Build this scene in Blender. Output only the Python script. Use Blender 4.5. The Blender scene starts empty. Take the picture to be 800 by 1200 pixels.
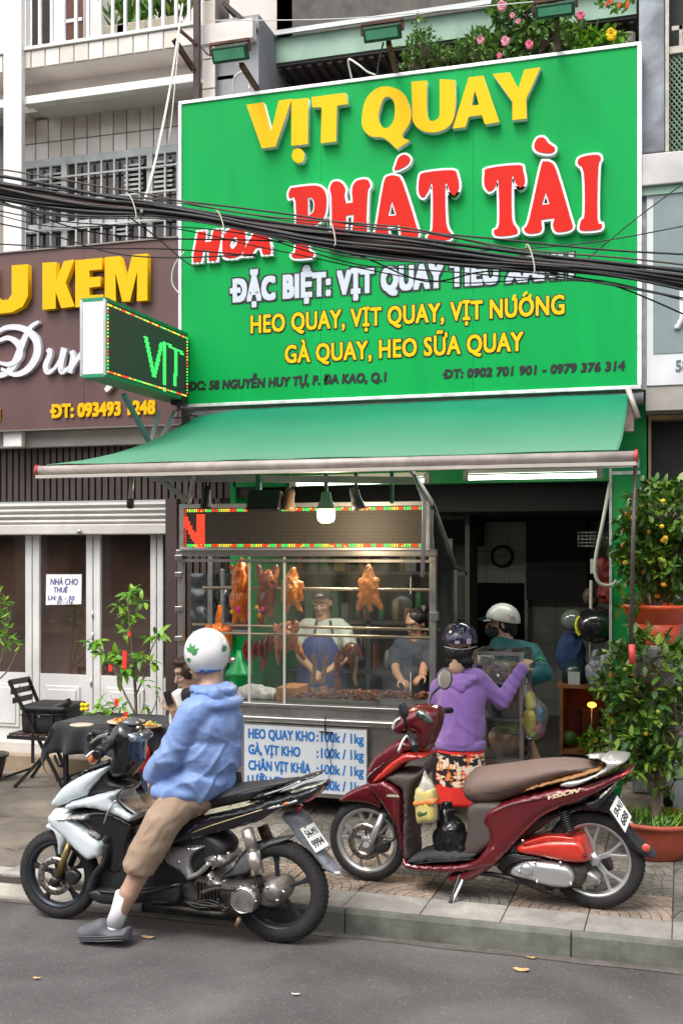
import bpy, bmesh, math, random
from math import sin, cos, pi, radians, atan, sqrt, atan2
from mathutils import Vector, Matrix, noise
from mathutils.geometry import delaunay_2d_cdt
S = bpy.context.scene
C = S.collection
random.seed(7)
R = random.uniform
# ---------------------------------------------------------------- camera
CF, CX, HY, CH = 1300.0, 400.0, 645.0, 2.02      # focal length and horizon of the 800x1200 photograph
TH = atan(400 / 1300)
cam = bpy.data.cameras.new('camera'); camo = bpy.data.objects.new('camera', cam); C.objects.link(camo)
camo.location = (0, 0, CH); camo.rotation_euler = (pi / 2, 0, TH)
cam.sensor_fit = 'AUTO'; cam.sensor_width = 36; cam.lens = 36 * CF / 1200
cam.shift_y = (HY - 600) / 1200; cam.clip_end = 500; cam.clip_start = .05
S.camera = camo
# ---------------------------------------------------------------- light
w = bpy.data.worlds.new('World'); S.world = w; w.use_nodes = True
nt = w.node_tree; sky = nt.nodes.new('ShaderNodeTexSky'); sky.sky_type = 'NISHITA'; sky.sun_disc = False
SUN_EL, SUN_AZ = radians(58), radians(200)
sky.sun_elevation = SUN_EL; sky.sun_rotation = SUN_AZ
sky.air_density = 1.0; sky.dust_density = 4.0; sky.ozone_density = .6
hs = nt.nodes.new('ShaderNodeHueSaturation'); hs.inputs['Saturation'].default_value = .3
nt.links.new(sky.outputs[0], hs.inputs['Color']); bg = nt.nodes['Background']
nt.links.new(hs.outputs[0], bg.inputs[0]); bg.inputs[1].default_value = .15
sun = bpy.data.lights.new('sun', 'SUN'); sun.energy = 1.0; sun.angle = radians(28); sun.color = (1, .965, .91)
suno = bpy.data.objects.new('sun', sun); C.objects.link(suno); suno.location = (0, -4, 12)
dirv = Vector((sin(SUN_AZ) * cos(SUN_EL), cos(SUN_AZ) * cos(SUN_EL), sin(SUN_EL)))   # towards the sun
suno.rotation_euler = dirv.to_track_quat('Z', 'Y').to_euler()
vs = S.view_settings; S.display_settings.display_device = 'sRGB'
vs.view_transform = 'Standard'; vs.look = 'None'; vs.gamma = 1; vs.exposure = 1.12
try:
 S.cycles.max_bounces = 7; S.cycles.transparent_max_bounces = 24
except Exception: pass
# ---------------------------------------------------------------- placing
def ray(px, py):
 u = (px - CX) / CF; v = (HY - py) / CF
 return (u * cos(TH) - sin(TH), cos(TH) + u * sin(TH), v)
def PY(px, py, Y):
 r = ray(px, py); d = Y / r[1]; return Vector((d * r[0], Y, CH + d * r[2]))
def PZ(px, py, z):
 r = ray(px, py); d = (z - CH) / r[2]; return Vector((d * r[0], d * r[1], z))
def XA(px, Y): return PY(px, HY, Y).x
def ZA(px, py, Y): return PY(px, py, Y).z
# ---------------------------------------------------------------- materials
_m = {}
def lin(c):
 if isinstance(c, str):
  v = [int(c[i:i + 2], 16) / 255 for i in (0, 2, 4)]
  return tuple(x / 12.92 if x <= .04045 else ((x + .055) / 1.055) ** 2.4 for x in v)
 return tuple(c)
def M(name, col=(.5, .5, .5), rough=.5, metal=0, var=.0, vs=6, bump=0, bs=60, coat=0, col2=None, stain=0, ss=2,
   emit=0, alpha=1, trans=0, spec=.5, stretch=(1, 1, 1), sheen=0, sub=0, bd=.01, ior=1.45):
 """one procedural material: base colour with two scales of variation, stains and a fine relief"""
 if name in _m: return _m[name]
 m = bpy.data.materials.new(name); m.use_nodes = True; nt = m.node_tree; N = nt.nodes; L = nt.links
 b = N['Principled BSDF']; col = lin(col)
 b.inputs['Base Color'].default_value = (*col, 1); b.inputs['Roughness'].default_value = rough
 b.inputs['Metallic'].default_value = metal; b.inputs['IOR'].default_value = ior
 b.inputs['Coat Weight'].default_value = coat; b.inputs['Coat Roughness'].default_value = .05
 b.inputs['Specular IOR Level'].default_value = spec
 b.inputs['Transmission Weight'].default_value = trans; b.inputs['Alpha'].default_value = alpha
 b.inputs['Sheen Weight'].default_value = sheen; b.inputs['Subsurface Weight'].default_value = sub
 b.inputs['Subsurface Scale'].default_value = .02
 if emit: b.inputs['Emission Color'].default_value = (*col, 1); b.inputs['Emission Strength'].default_value = emit
 tc = N.new('ShaderNodeNewGeometry'); mp = N.new('ShaderNodeMapping'); mp.inputs['Scale'].default_value = stretch
 L.new(tc.outputs['Position'], mp.inputs[0])
 if var or col2:
  n = N.new('ShaderNodeTexNoise'); n.inputs['Scale'].default_value = vs; n.inputs['Detail'].default_value = 7
  n.inputs['Roughness'].default_value = .6; L.new(mp.outputs[0], n.inputs['Vector'])
  r = N.new('ShaderNodeValToRGB'); L.new(n.outputs[0], r.inputs[0])
  c2 = lin(col2) if col2 else tuple(x * (1 - var) for x in col)
  c1 = col if col2 else tuple(min(1, x * (1 + var)) for x in col)
  r.color_ramp.elements[0].position = .32; r.color_ramp.elements[1].position = .68
  r.color_ramp.elements[0].color = (*c2, 1); r.color_ramp.elements[1].color = (*c1, 1)
  out = r.outputs[0]
  if stain:
   n2 = N.new('ShaderNodeTexNoise'); n2.inputs['Scale'].default_value = ss; n2.inputs['Detail'].default_value = 9
   n2.inputs['Distortion'].default_value = .8; L.new(mp.outputs[0], n2.inputs['Vector'])
   r2 = N.new('ShaderNodeValToRGB'); L.new(n2.outputs[0], r2.inputs[0])
   r2.color_ramp.elements[0].position = .42; r2.color_ramp.elements[1].position = .62
   r2.color_ramp.elements[0].color = (1 - stain,) * 3 + (1,); r2.color_ramp.elements[1].color = (1, 1, 1, 1)
   mx = N.new('ShaderNodeMixRGB'); mx.blend_type = 'MULTIPLY'; mx.inputs[0].default_value = 1
   L.new(out, mx.inputs[1]); L.new(r2.outputs[0], mx.inputs[2]); out = mx.outputs[0]
  L.new(out, b.inputs['Base Color'])
  if emit: L.new(out, b.inputs['Emission Color'])
 if bump:
  n = N.new('ShaderNodeTexNoise'); n.inputs['Scale'].default_value = bs; n.inputs['Detail'].default_value = 6
  L.new(mp.outputs[0], n.inputs['Vector'])
  bp = N.new('ShaderNodeBump'); bp.inputs['Strength'].default_value = bump; bp.inputs['Distance'].default_value = bd
  L.new(n.outputs[0], bp.inputs['Height']); L.new(bp.outputs[0], b.inputs['Normal'])
 _m[name] = m; return m
def noderoughness(m, lo, hi, scale=8):
 nt = m.node_tree; n = nt.nodes.new('ShaderNodeTexNoise'); n.inputs['Scale'].default_value = scale; n.inputs['Detail'].default_value = 6
 r = nt.nodes.new('ShaderNodeMapRange'); r.inputs['To Min'].default_value = lo; r.inputs['To Max'].default_value = hi
 r.inputs['From Min'].default_value = .35; r.inputs['From Max'].default_value = .65
 g = nt.nodes.new('ShaderNodeNewGeometry'); nt.links.new(g.outputs['Position'], n.inputs['Vector'])
 nt.links.new(n.outputs[0], r.inputs[0]); nt.links.new(r.outputs[0], nt.nodes['Principled BSDF'].inputs['Roughness']); return m
# ---------------------------------------------------------------- geometry collector
class G:
 def __init__(s): s.v = []; s.f = []; s.sm = []
 def add(s, vs, fs, smooth=False):
  o = len(s.v); s.v += [Vector(v) for v in vs]; s.f += [tuple(i + o for i in f) for f in fs]; s.sm += [smooth] * len(fs); return s
 def box(s, a, b, M4=None):
  x0, y0, z0 = a; x1, y1, z1 = b
  if x0 > x1: x0, x1 = x1, x0
  if y0 > y1: y0, y1 = y1, y0
  if z0 > z1: z0, z1 = z1, z0
  vs = [Vector(p) for p in ((x0, y0, z0), (x1, y0, z0), (x1, y1, z0), (x0, y1, z0), (x0, y0, z1), (x1, y0, z1), (x1, y1, z1), (x0, y1, z1))]
  if M4: vs = [M4 @ v for v in vs]
  return s.add(vs, [(0, 3, 2, 1), (4, 5, 6, 7), (0, 1, 5, 4), (1, 2, 6, 5), (2, 3, 7, 6), (3, 0, 4, 7)])
 def bar(s, p, q, wd, ht, up=(0, 0, 1)):
  p = Vector(p); q = Vector(q); t = (q - p).normalized(); u = Vector(up)
  if abs(t.dot(u)) > .98: u = Vector((0, 1, 0))
  sx = t.cross(u).normalized(); uz = sx.cross(t)
  a = [(-.5, -.5), (.5, -.5), (.5, .5), (-.5, .5)]
  vs = [p + sx * x * wd + uz * y * ht for x, y in a] + [q + sx * x * wd + uz * y * ht for x, y in a]
  return s.add(vs, [(0, 1, 2, 3), (7, 6, 5, 4), (0, 4, 5, 1), (1, 5, 6, 2), (2, 6, 7, 3), (3, 7, 4, 0)])
 def tube(s, pts, r, n=8, cap=True, ry=None):
  pts = [Vector(p) for p in pts]; k = len(pts)
  rs = r if isinstance(r, (list, tuple)) else [r] * k
  t0 = (pts[1] - pts[0]).normalized(); u = t0.orthogonal().normalized(); rings = []; vs = []; fs = []
  for i, p in enumerate(pts):
   a = pts[max(0, i - 1)]; b = pts[min(k - 1, i + 1)]; t = (b - a)
   t = t.normalized() if t.length > 1e-9 else t0
   u = (u - t * u.dot(t)); u = u.normalized() if u.length > 1e-6 else t.orthogonal().normalized(); v = t.cross(u)
   vs += [p + (u * cos(2 * pi * j / n) + v * sin(2 * pi * j / n)) * rs[i] for j in range(n)]
  for i in range(k - 1):
   for j in range(n):
    a = i * n + j; b = i * n + (j + 1) % n; fs.append((a, b, b + n, a + n))
  s.add(vs, fs, True)
  if cap: s.add(vs[:n], [tuple(reversed(range(n)))]); s.add(vs[-n:], [tuple(range(n))])
  return s
 def ball(s, c, r, nu=12, nv=8, M4=None):
  if not isinstance(r, (tuple, list, Vector)): r = (r, r, r)
  vs = []; fs = []
  for i in range(nv + 1):
   a = pi * i / nv
   for j in range(nu):
    b = 2 * pi * j / nu; p = Vector((r[0] * sin(a) * cos(b), r[1] * sin(a) * sin(b), r[2] * cos(a)))
    if M4: p = M4 @ p
    vs.append(Vector(c) + p)
  for i in range(nv):
   for j in range(nu):
    a = i * nu + j; b = i * nu + (j + 1) % nu; q = (a, a + nu, b + nu, b)
    fs.append(q)
  return s.add(vs, fs, True)
 def lathe(s, prof, c=(0, 0, 0), axis='Z', n=32, smooth=True, rot=None, closed=False):
  """prof: (radius, height) pairs turned about an axis"""
  c = Vector(c); vs = []; fs = []; k = len(prof)
  for r, h in prof:
   for j in range(n):
    a = 2 * pi * j / n; x, y = r * cos(a), r * sin(a)
    p = {'Z': Vector((x, y, h)), 'Y': Vector((x, h, y)), 'X': Vector((h, x, y))}[axis]
    if rot: p = rot @ p
    vs.append(c + p)
  for i in range(k if closed else k - 1):
   i2 = (i + 1) % k
   for j in range(n):
    fs.append((i * n + j, i * n + (j + 1) % n, i2 * n + (j + 1) % n, i2 * n + j))
  return s.add(vs, fs, smooth)
 def prism(s, poly, y0, y1, to=None):
  """poly: (x, z) outline extruded in y; to maps (x, y, z)"""
  n = len(poly); T = to or (lambda x, y, z: Vector((x, y, z)))
  vs = [T(x, y0, z) for x, z in poly] + [T(x, y1, z) for x, z in poly]
  fs = [(i, (i + 1) % n, (i + 1) % n + n, i + n) for i in range(n)]
  s.add(vs, fs)
  r = delaunay_2d_cdt([Vector(p) for p in poly], [(i, (i + 1) % n) for i in range(n)], [], 1, 1e-6)
  vv, ff = r[0], r[2]
  s.add([T(p.x, y0, p.y) for p in vv], [tuple(f) for f in ff]); s.add([T(p.x, y1, p.y) for p in vv], [tuple(reversed(f)) for f in ff]); return s
 def build(s, name, mat, parent=None, bevel=0, seg=2, smooth=None, fix=True, loc=None):
  me = bpy.data.meshes.new(name)
  o = bpy.data.objects.new(name, me); C.objects.link(o); off = Vector((0, 0, 0))
  if parent: o.parent = parent; off = wloc(parent)
  elif s.v:
   if loc is None:
    xs = [v.x for v in s.v]; ys = [v.y for v in s.v]; zs = [v.z for v in s.v]
    loc = ((min(xs) + max(xs)) / 2, (min(ys) + max(ys)) / 2, min(zs))
   o.location = loc; off = Vector(loc)
  me.from_pydata([tuple(v - off) for v in s.v], [], s.f)
  me.polygons.foreach_set('use_smooth', [bool(x) if smooth is None else smooth for x in s.sm])
  for m_ in (mat if isinstance(mat, (list, tuple)) else [mat]): me.materials.append(m_)
  if fix:
   bm = bmesh.new(); bm.from_mesh(me); bmesh.ops.remove_doubles(bm, verts=bm.verts, dist=1e-5)
   bmesh.ops.recalc_face_normals(bm, faces=bm.faces); bm.to_mesh(me); bm.free()
  if bevel:
   b = o.modifiers.new('bevel', 'BEVEL'); b.width = bevel; b.segments = seg; b.limit_method = 'ANGLE'; b.angle_limit = radians(35)
  return o
def wloc(o):
 v = o.location.copy()
 while o.parent: o = o.parent; v += o.location
 return v
def tag(o, label, cat, group=None, kind=None):
 if label: o['label'] = label
 if cat: o['category'] = cat
 if group: o['group'] = group
 if kind: o['kind'] = kind
 return o
def thing(name, label, cat, loc=(0, 0, 0), group=None):
 o = bpy.data.objects.new(name, None); C.objects.link(o); o.location = loc; o.empty_display_size = .1
 return tag(o, label, cat, group)
def struct(o): o['kind'] = 'structure'; return o
def piece(name, src, parent, loc, rot=None, scl=None, mat=None):
 """another piece sharing src's mesh data, at a world position"""
 o = bpy.data.objects.new(name, src.data if hasattr(src, 'data') else src); C.objects.link(o); o.parent = parent
 o.location = Vector(loc) - (wloc(parent) if parent else Vector((0, 0, 0)))
 if rot: o.rotation_euler = rot
 if scl: o.scale = scl
 if mat:
  o.material_slots[0].link = 'OBJECT'; o.material_slots[0].material = mat
 return o
def lmesh(g, name, mat, bevel=0, smooth=None):
 """mesh data only (local coordinates), for pieces that share it"""
 o = g.build(name, mat, loc=(0, 0, 0), smooth=smooth)
 if bevel:
  b = o.modifiers.new('b', 'BEVEL'); b.width = bevel; b.segments = 1
  dg = bpy.context.evaluated_depsgraph_get(); me = bpy.data.meshes.new_from_object(o.evaluated_get(dg)); me.name = name
 else: me = o.data
 bpy.data.objects.remove(o); return me
def frozen(o):
 """apply an object's modifiers"""
 dg = bpy.context.evaluated_depsgraph_get(); dg.update(); me = bpy.data.meshes.new_from_object(o.evaluated_get(dg))
 o.modifiers.clear(); o.data = me; return o
# ---------------------------------------------------------------- puffed panels
def crom(pts, k=6, closed=True):
 """smooth closed outline; a point given with a third value is a hard corner"""
 n = len(pts); out = []
 P = [Vector((p[0], p[1])) for p in pts]; hard = [len(p) > 2 for p in pts]
 for i in range(n if closed else n - 1):
  p1 = P[i]; p2 = P[(i + 1) % n]
  p0 = P[i - 1] if (closed or i > 0) else p1; p3 = P[(i + 2) % n] if (closed or i + 2 < n) else p2
  m1 = Vector((0, 0)) if hard[i] else (p2 - p0) * .5
  m2 = Vector((0, 0)) if hard[(i + 1) % n] else (p3 - p1) * .5
  if hard[i]: m1 = (p2 - p1) * .6
  if hard[(i + 1) % n]: m2 = (p2 - p1) * .6
  for j in range(k):
   t = j / k; t2 = t * t; t3 = t2 * t
   out.append(p1 * (2 * t3 - 3 * t2 + 1) + m1 * (t3 - 2 * t2 + t) + p2 * (-2 * t3 + 3 * t2) + m2 * (t3 - t2))
 if not closed: out.append(P[-1])
 return out
def puff(g, outline, w, rad, to, cell=.02, flat=0, both=True, k=5, raw=False, relief=None, wfun=None, crisp=False):
 """outline (s,z) -> a rounded solid of half width w, edges rounded over rad; to(s,t,z)->world"""
 pl = [Vector((p[0], p[1])) for p in outline] if raw else crom(outline, k)
 q = [pl[0]]
 for p in pl[1:]:
  if (p - q[-1]).length > cell * .15: q.append(p)
 if (q[-1] - q[0]).length < cell * .15: q.pop()
 pl = q; n = len(pl)
 xs = [p.x for p in pl]; ys = [p.y for p in pl]; pts = list(pl)
 def dist(p):
  d = 1e9
  for i in range(n):
   a = pl[i]; b = pl[(i + 1) % n]; ab = b - a; t = max(0, min(1, (p - a).dot(ab) / max(ab.length_squared, 1e-12)))
   d = min(d, (p - a - ab * t).length)
  return d
 def inside(p):
  c = False
  for i in range(n):
   a = pl[i]; b = pl[(i + 1) % n]
   if (a.y > p.y) != (b.y > p.y) and p.x < (b.x - a.x) * (p.y - a.y) / (b.y - a.y) + a.x: c = not c
  return c
 y = min(ys) + cell / 2; row = 0
 while y < max(ys):
  x = min(xs) + cell * (.25 if row % 2 else .75)
  while x < max(xs):
   p = Vector((x, y))
   if inside(p) and dist(p) > cell * .3: pts.append(p)
   x += cell
  y += cell * .87; row += 1
 rc = min(.012, rad * .6); rr_ = rc if crisp else rad
 # a rim ring close to the border for a crisp rounded edge
 for i in range(n):
  a = pl[i - 1]; b = pl[(i + 1) % n]; nn = Vector((-(b - a).y, (b - a).x))
  if nn.length < 1e-9: continue
  nn.normalize(); 
  for f in ((.3, 1.) if crisp else (.12, .4)):
   for sg in (1, -1):
    p = pl[i] + nn * sg * rr_ * f
    if inside(p) and dist(p) > rr_ * f * .8 and rr_ * f > cell * .1: pts.append(p)
 r = delaunay_2d_cdt(pts, [(i, (i + 1) % n) for i in range(n)], [], 1, 1e-5)
 V, F = r[0], r[2]; tv = []
 for p in V:
  d0 = dist(p); d = min(d0 / rad, 1); h = sqrt(max(0, 1 - (1 - d) ** 2)); ww = w * (wfun(p.x, p.y) if wfun else 1)
  if crisp: e = min(d0 / rc, 1); h = .74 * sqrt(max(0, 1 - (1 - e) ** 2)) + .26 * h
  t = ww * (flat + (1 - flat) * h) if d > 1e-4 else ww * flat
  if relief and d > .05: t += relief(p.x, p.y)
  tv.append(t)
 m = len(V)
 bnd = [i for i in range(m) if dist(V[i]) < 1e-5]
 g.add([to(p.x, -t, p.y) for p, t in zip(V, tv)], [tuple(f) for f in F], True)
 if both: g.add([to(p.x, t, p.y) for p, t in zip(V, tv)], [tuple(reversed(f)) for f in F], True)
 if flat:
  vs = [to(p.x, -w * flat, p.y) for p in pl] + [to(p.x, w * flat if both else 0, p.y) for p in pl]
  g.add(vs, [(i, (i + 1) % n, (i + 1) % n + n, i + n) for i in range(n)], True)
 return g
def loft(g, secs, cap=True, smooth=True):
 """secs: rings of equal point count"""
 n = len(secs[0]); vs = [p for s_ in secs for p in s_]; fs = []
 for i in range(len(secs) - 1):
  for j in range(n): a = i * n + j; b = i * n + (j + 1) % n; fs.append((a, b, b + n, a + n))
 g.add(vs, fs, smooth)
 if cap: g.add(secs[0], [tuple(reversed(range(n)))], smooth); g.add(secs[-1], [tuple(range(n))], smooth)
 return g
# ---------------------------------------------------------------- soft bodies (people, food, bags)
def blob(name, caps, mat, parent=None, vox=.012, sm=6, wr=None, loc=None, sf=.6):
 """caps: (p, q, rp, rq) tapered capsules and ('e', centre, radii, rotation) ellipsoids fused into one skin"""
 g = G()
 for c in caps:
  if c[0] == 'e':
   g.ball(c[1], c[2], 20, 14, c[3] if len(c) > 3 else None)
  else:
   p, q, a, b = Vector(c[0]), Vector(c[1]), c[2], c[3]; d = q - p; t = d.normalized() if d.length > 1e-6 else Vector((0, 0, 1))
   P = []; Rr = []
   for i in range(7): an = pi / 2 * (1 - i / 6); P.append(p - t * a * sin(an)); Rr.append(max(a * cos(an), a * .03))
   for i in range(1, 7): an = pi / 2 * i / 6; P.append(q + t * b * sin(an)); Rr.append(max(b * cos(an), b * .03))
   if d.length < 1e-6: g.ball(p, a); continue
   g.tube(P, Rr, 16)
 o = g.build(name, mat, parent, loc=loc, fix=True)
 rm = o.modifiers.new('r', 'REMESH'); rm.mode = 'VOXEL'; rm.voxel_size = vox; rm.use_smooth_shade = True
 s_ = o.modifiers.new('s', 'SMOOTH'); s_.factor = sf; s_.iterations = sm
 me0 = o.data; frozen(o); bpy.data.meshes.remove(me0)
 for p in o.data.polygons: p.use_smooth = True
 if wr:
  off = wloc(o) if not parent else wloc(parent); me = o.data
  nn = [v.normal.copy() for v in me.vertices]
  for v, n_ in zip(me.vertices, nn):
   r_ = wr(v.co + off, n_)
   v.co = v.co + (r_ if isinstance(r_, Vector) else n_ * r_)
 return o
def folds(amp, sc=(9, 9, 4), seed=0, ridge=True):
 def f(p, n):
  q = Vector((p.x * sc[0], p.y * sc[1], p.z * sc[2])) + Vector((seed, seed * .7, 0))
  q = q + noise.noise_vector(q * .6) * .7
  a = noise.noise(q); a = (1 - abs(a) * 2.4) if ridge else a
  b = noise.noise(q * 2.3 + Vector((5, 1, 2)))
  return amp * (a - .45 + .35 * b)
 return f
# ---------------------------------------------------------------- lettering
def text(name, s, x0, x1, z0, z1, Y, mat, parent, depth=.004, bold=.0, shear=0, grow=0, ref=None, font_space=1.0, facing=None, fn=None, res=3):
 """s set in the box x0..x1, z0..z1 on the plane y=Y, facing -y (capital height fills z0..z1); bold thickens strokes by bold x capital height"""
 bar_ = s.startswith('Đ'); s = 'D' + s[1:] if bar_ else s
 def mk(body, off=0):
  cu = bpy.data.curves.new(name, 'FONT'); cu.body = body; cu.size = 1; cu.resolution_u = res
  cu.space_character = font_space; cu.shear = shear; cu.fill_mode = 'FRONT'
  o = bpy.data.objects.new('t', cu); C.objects.link(o); bpy.context.view_layer.update()
  me = bpy.data.meshes.new_from_object(o.evaluated_get(bpy.context.evaluated_depsgraph_get())); bpy.data.objects.remove(o); return me
 b0 = mk(s); cap = mk('H')
 X0 = min(v.co.x for v in b0.vertices); X1 = max(v.co.x for v in b0.vertices)
 Z0 = min(v.co.y for v in cap.vertices); Z1 = max(v.co.y for v in cap.vertices)
 h = z1 - z0; rb = bold * h * .55; r = (bold + grow) * h * .55
 kx = (x1 - x0 - 2 * rb) / (X1 - X0); kz = (h - 2 * rb) / (Z1 - Z0)
 off = wloc(parent) if parent else Vector((0, 0, 0)); T = fn or (lambda x, y, z: Vector((x, y, z)))
 out = bmesh.new()
 sh = [(0, 0)]
 if r > 0:
  sh = [(a * r, b * r) for a, b in ((1, .95), (-1, .97), (1, -.96), (-1, -.94), (1, 0), (-1, .02), (.03, 1), (0, -1))]
  if r > .035 * h: sh += [(a * r, b * r) for a, b in ((.5, .5), (-.5, .5), (.5, -.5), (-.5, -.5))]
 for k, (dx, dz) in enumerate(sh):
  bm = bmesh.new(); bm.from_mesh(b0); bmesh.ops.remove_doubles(bm, verts=bm.verts, dist=1e-5)
  ex = bmesh.ops.extrude_face_region(bm, geom=bm.faces[:]); 
  for v in [e for e in ex['geom'] if isinstance(e, bmesh.types.BMVert)]: v.co.z -= 1
  for v in bm.verts:
   x = x0 + rb + (v.co.x - X0) * kx + dx; z = z0 + rb + (v.co.y - Z0) * kz + dz; y = Y - depth - k * .00012 if v.co.z > -.5 else Y
   v.co = T(x, y, z) - off
  bmesh.ops.recalc_face_normals(bm, faces=bm.faces); tmp = bpy.data.meshes.new('t'); bm.to_mesh(tmp); bm.free(); out.from_mesh(tmp); bpy.data.meshes.remove(tmp)
 if bar_:
  zc = (z0 + z1) / 2; e = grow * h * .5; bw_ = (.07 + bold * .4) * h
  q = [T(a, y, b) - off for y in (Y, Y - depth - .0016) for a, b in ((x0 - .12 * h - e, zc - bw_ - e), (x0 + .36 * h + e, zc - bw_ - e), (x0 + .36 * h + e, zc + bw_ + e), (x0 - .12 * h - e, zc + bw_ + e))]
  q = [out.verts.new(v) for v in q]
  for f in ((0, 1, 2, 3), (7, 6, 5, 4), (0, 4, 5, 1), (1, 5, 6, 2), (2, 6, 7, 3), (3, 7, 4, 0)): out.faces.new([q[i] for i in f])
  bmesh.ops.recalc_face_normals(out, faces=out.faces)
 me = bpy.data.meshes.new(name); out.to_mesh(me); out.free(); me.materials.append(mat)
 for p in me.polygons: p.use_smooth = False
 o = bpy.data.objects.new(name, me); C.objects.link(o)
 if parent: o.parent = parent
 return o
def glyph(name, outer, holes, Y, depth, mat, parent, px=True, smooth=4, grow=0, bev=0, trace=None):
 trace = Y if trace is None else trace
 """a letter traced on the plane y=Y: outline with holes, filled and extruded towards -y"""
 cu = bpy.data.curves.new(name, 'CURVE'); cu.dimensions = '2D'; cu.fill_mode = 'BOTH'; cu.extrude = depth / 2
 cu.bevel_depth = bev; cu.bevel_resolution = 1
 for loop in [outer] + holes:
  pl = [PY(p[0], p[1], trace) if px else Vector((p[0], Y, p[1])) for p in loop]
  pl = [(p.x, p.z) + ((1,) if len(q) > 2 else ()) for p, q in zip(pl, loop)]
  pts = crom(pl, smooth) if smooth > 1 else [Vector(p[:2]) for p in pl]
  sp = cu.splines.new('POLY'); sp.points.add(len(pts) - 1); sp.use_cyclic_u = True
  ar = sum(pts[i - 1].x * pts[i].y - pts[i].x * pts[i - 1].y for i in range(len(pts)))
  if grow:
   sg = (1 if ar > 0 else -1) * (1 if loop is outer else -.55); m = len(pts); new = []
   for i in range(m):
    a, b, c = pts[i - 1], pts[i], pts[(i + 1) % m]; d1 = (b - a).normalized(); d2 = (c - b).normalized()
    n1 = Vector((d1.y, -d1.x)); n2 = Vector((d2.y, -d2.x)); nn = (n1 + n2)
    nn = nn.normalized() if nn.length > .2 else n1
    new.append(b + nn * grow * sg / max(.6, nn.dot(n1)))
   pts = new
  for i, p in enumerate(pts): sp.points[i].co = (p.x, p.y, 0, 1)
 o = bpy.data.objects.new('t', cu); C.objects.link(o); o.rotation_euler = (pi / 2, 0, 0); o.location = (0, Y - depth / 2, 0)
 bpy.context.view_layer.update(); mw = o.matrix_world.copy()
 me = bpy.data.meshes.new_from_object(o.evaluated_get(bpy.context.evaluated_depsgraph_get())); bpy.data.objects.remove(o)
 me.transform(Matrix.Translation(-wloc(parent)) @ mw); me.materials.clear(); me.materials.append(mat)
 o = bpy.data.objects.new(name, me); C.objects.link(o); o.parent = parent; me.name = name
 return o
# ================================================================ ground
YK, YF, YS, PV = 5.61, 8.4, 8.1, .12          # kerb face, shop front, sign face, pavement height
mt_road = M('asphalt', (.118, .109, .107), .92, var=.2, vs=1.6, stain=.38, ss=.9, bump=1.0, bs=170, bd=.006)
def speckle(m, scale=420, amt=.55, hi=(.42, .40, .37)):
 nt = m.node_tree; b = nt.nodes['Principled BSDF']; src = b.inputs['Base Color'].links[0].from_socket
 g = nt.nodes.new('ShaderNodeNewGeometry'); v = nt.nodes.new('ShaderNodeTexVoronoi'); v.inputs['Scale'].default_value = scale
 nt.links.new(g.outputs['Position'], v.inputs['Vector']); r = nt.nodes.new('ShaderNodeValToRGB')
 r.color_ramp.elements[0].position = .78; r.color_ramp.elements[1].position = .95
 r.color_ramp.elements[0].color = (0, 0, 0, 1); r.color_ramp.elements[1].color = (amt,) * 3 + (1,)
 mx = nt.nodes.new('ShaderNodeMixRGB'); nt.links.new(v.outputs['Color'], r.inputs[0]); nt.links.new(r.outputs[0], mx.inputs[0])
 nt.links.new(src, mx.inputs[1]); mx.inputs[2].default_value = (*hi, 1); nt.links.new(mx.outputs[0], b.inputs['Base Color'])
speckle(mt_road, 170, .3)
g = G()
g.add([(-60, -30, 0), (60, -30, 0), (60, YK - .03, 0), (-60, YK - .03, 0)], [(0, 1, 2, 3)])
road = struct(g.build('road', mt_road, loc=(0, 0, 0)))
mt_gut = M('gutter_dirt', (.10, .088, .078), .95, var=.3, vs=9, bump=.8, bs=90)
g = G(); n = 90; vs = []
for i in range(n + 1):
 x = -12 + 20 * i / n; vs += [(x, YK - .02, .004), (x, YK - .09 - .06 * noise.noise(Vector((x * 1.7, 0, 3))) - .02 * noise.noise(Vector((x * 9, 0, 3))), .0035)]
g.add(vs, [(2 * i, 2 * i + 1, 2 * i + 3, 2 * i + 2) for i in range(n)])
struct(g.build('gutter_dirt', mt_gut, loc=(0, 0, 0)))
mt_base = M('pavement_joint', (.085, .075, .062), .95, var=.3, vs=8, bump=.5, bs=80)
g = G(); g.box((-60, YK + .02, -.1), (60, 14, PV - .012)); pave = struct(g.build('pavement', mt_base, loc=(0, 0, 0)))
# kerb stones
mt_kerb = M('kerb_granite', (.13, .132, .112), .88, var=.22, vs=14, stain=.35, ss=2.2, bump=.6, bs=140, bd=.006)
mt_kerb2 = M('kerb_concrete', (.36, .335, .29), .92, var=.15, vs=6, stain=.3, ss=2, bump=.6, bs=100, bd=.006)
kerb = bpy.data.objects.new('kerb', None); C.objects.link(kerb); kerb['kind'] = 'structure'
kx = [XA(668, YK), XA(403, YK)]; L_ = kx[0] - kx[1]; x = kx[0] + 5 * L_
while x > -9:
 g = G(); x0 = x - L_ + .006
 left = x < -2.6
 y0 = YK - (.02 if left else 0); h = PV + (0 if not left else -.005)
 prof = [(YK - .006, -.05), (YK, h - .02), (YK + .014, h + .004), (YK + .035, h + .004), (YK + .035, -.05)] if not left else \
  [(YK - .05, -.05), (YK - .04, .02), (YK + .07, h + .001), (YK + .18, h + .004), (YK + .18, -.05)]
 m_ = len(prof); v_ = [(xx, p[0] + R(-.003, .003) * 0, p[1]) for xx in (x0, x) for p in prof]
 g.add(v_, [(i, (i + 1) % m_, (i + 1) % m_ + m_, i + m_) for i in range(m_)] + [tuple(reversed(range(m_))), tuple(range(m_, 2 * m_))])
 g.build('kerb_stone', mt_kerb2 if left else mt_kerb, kerb, bevel=.006); x -= L_
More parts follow.
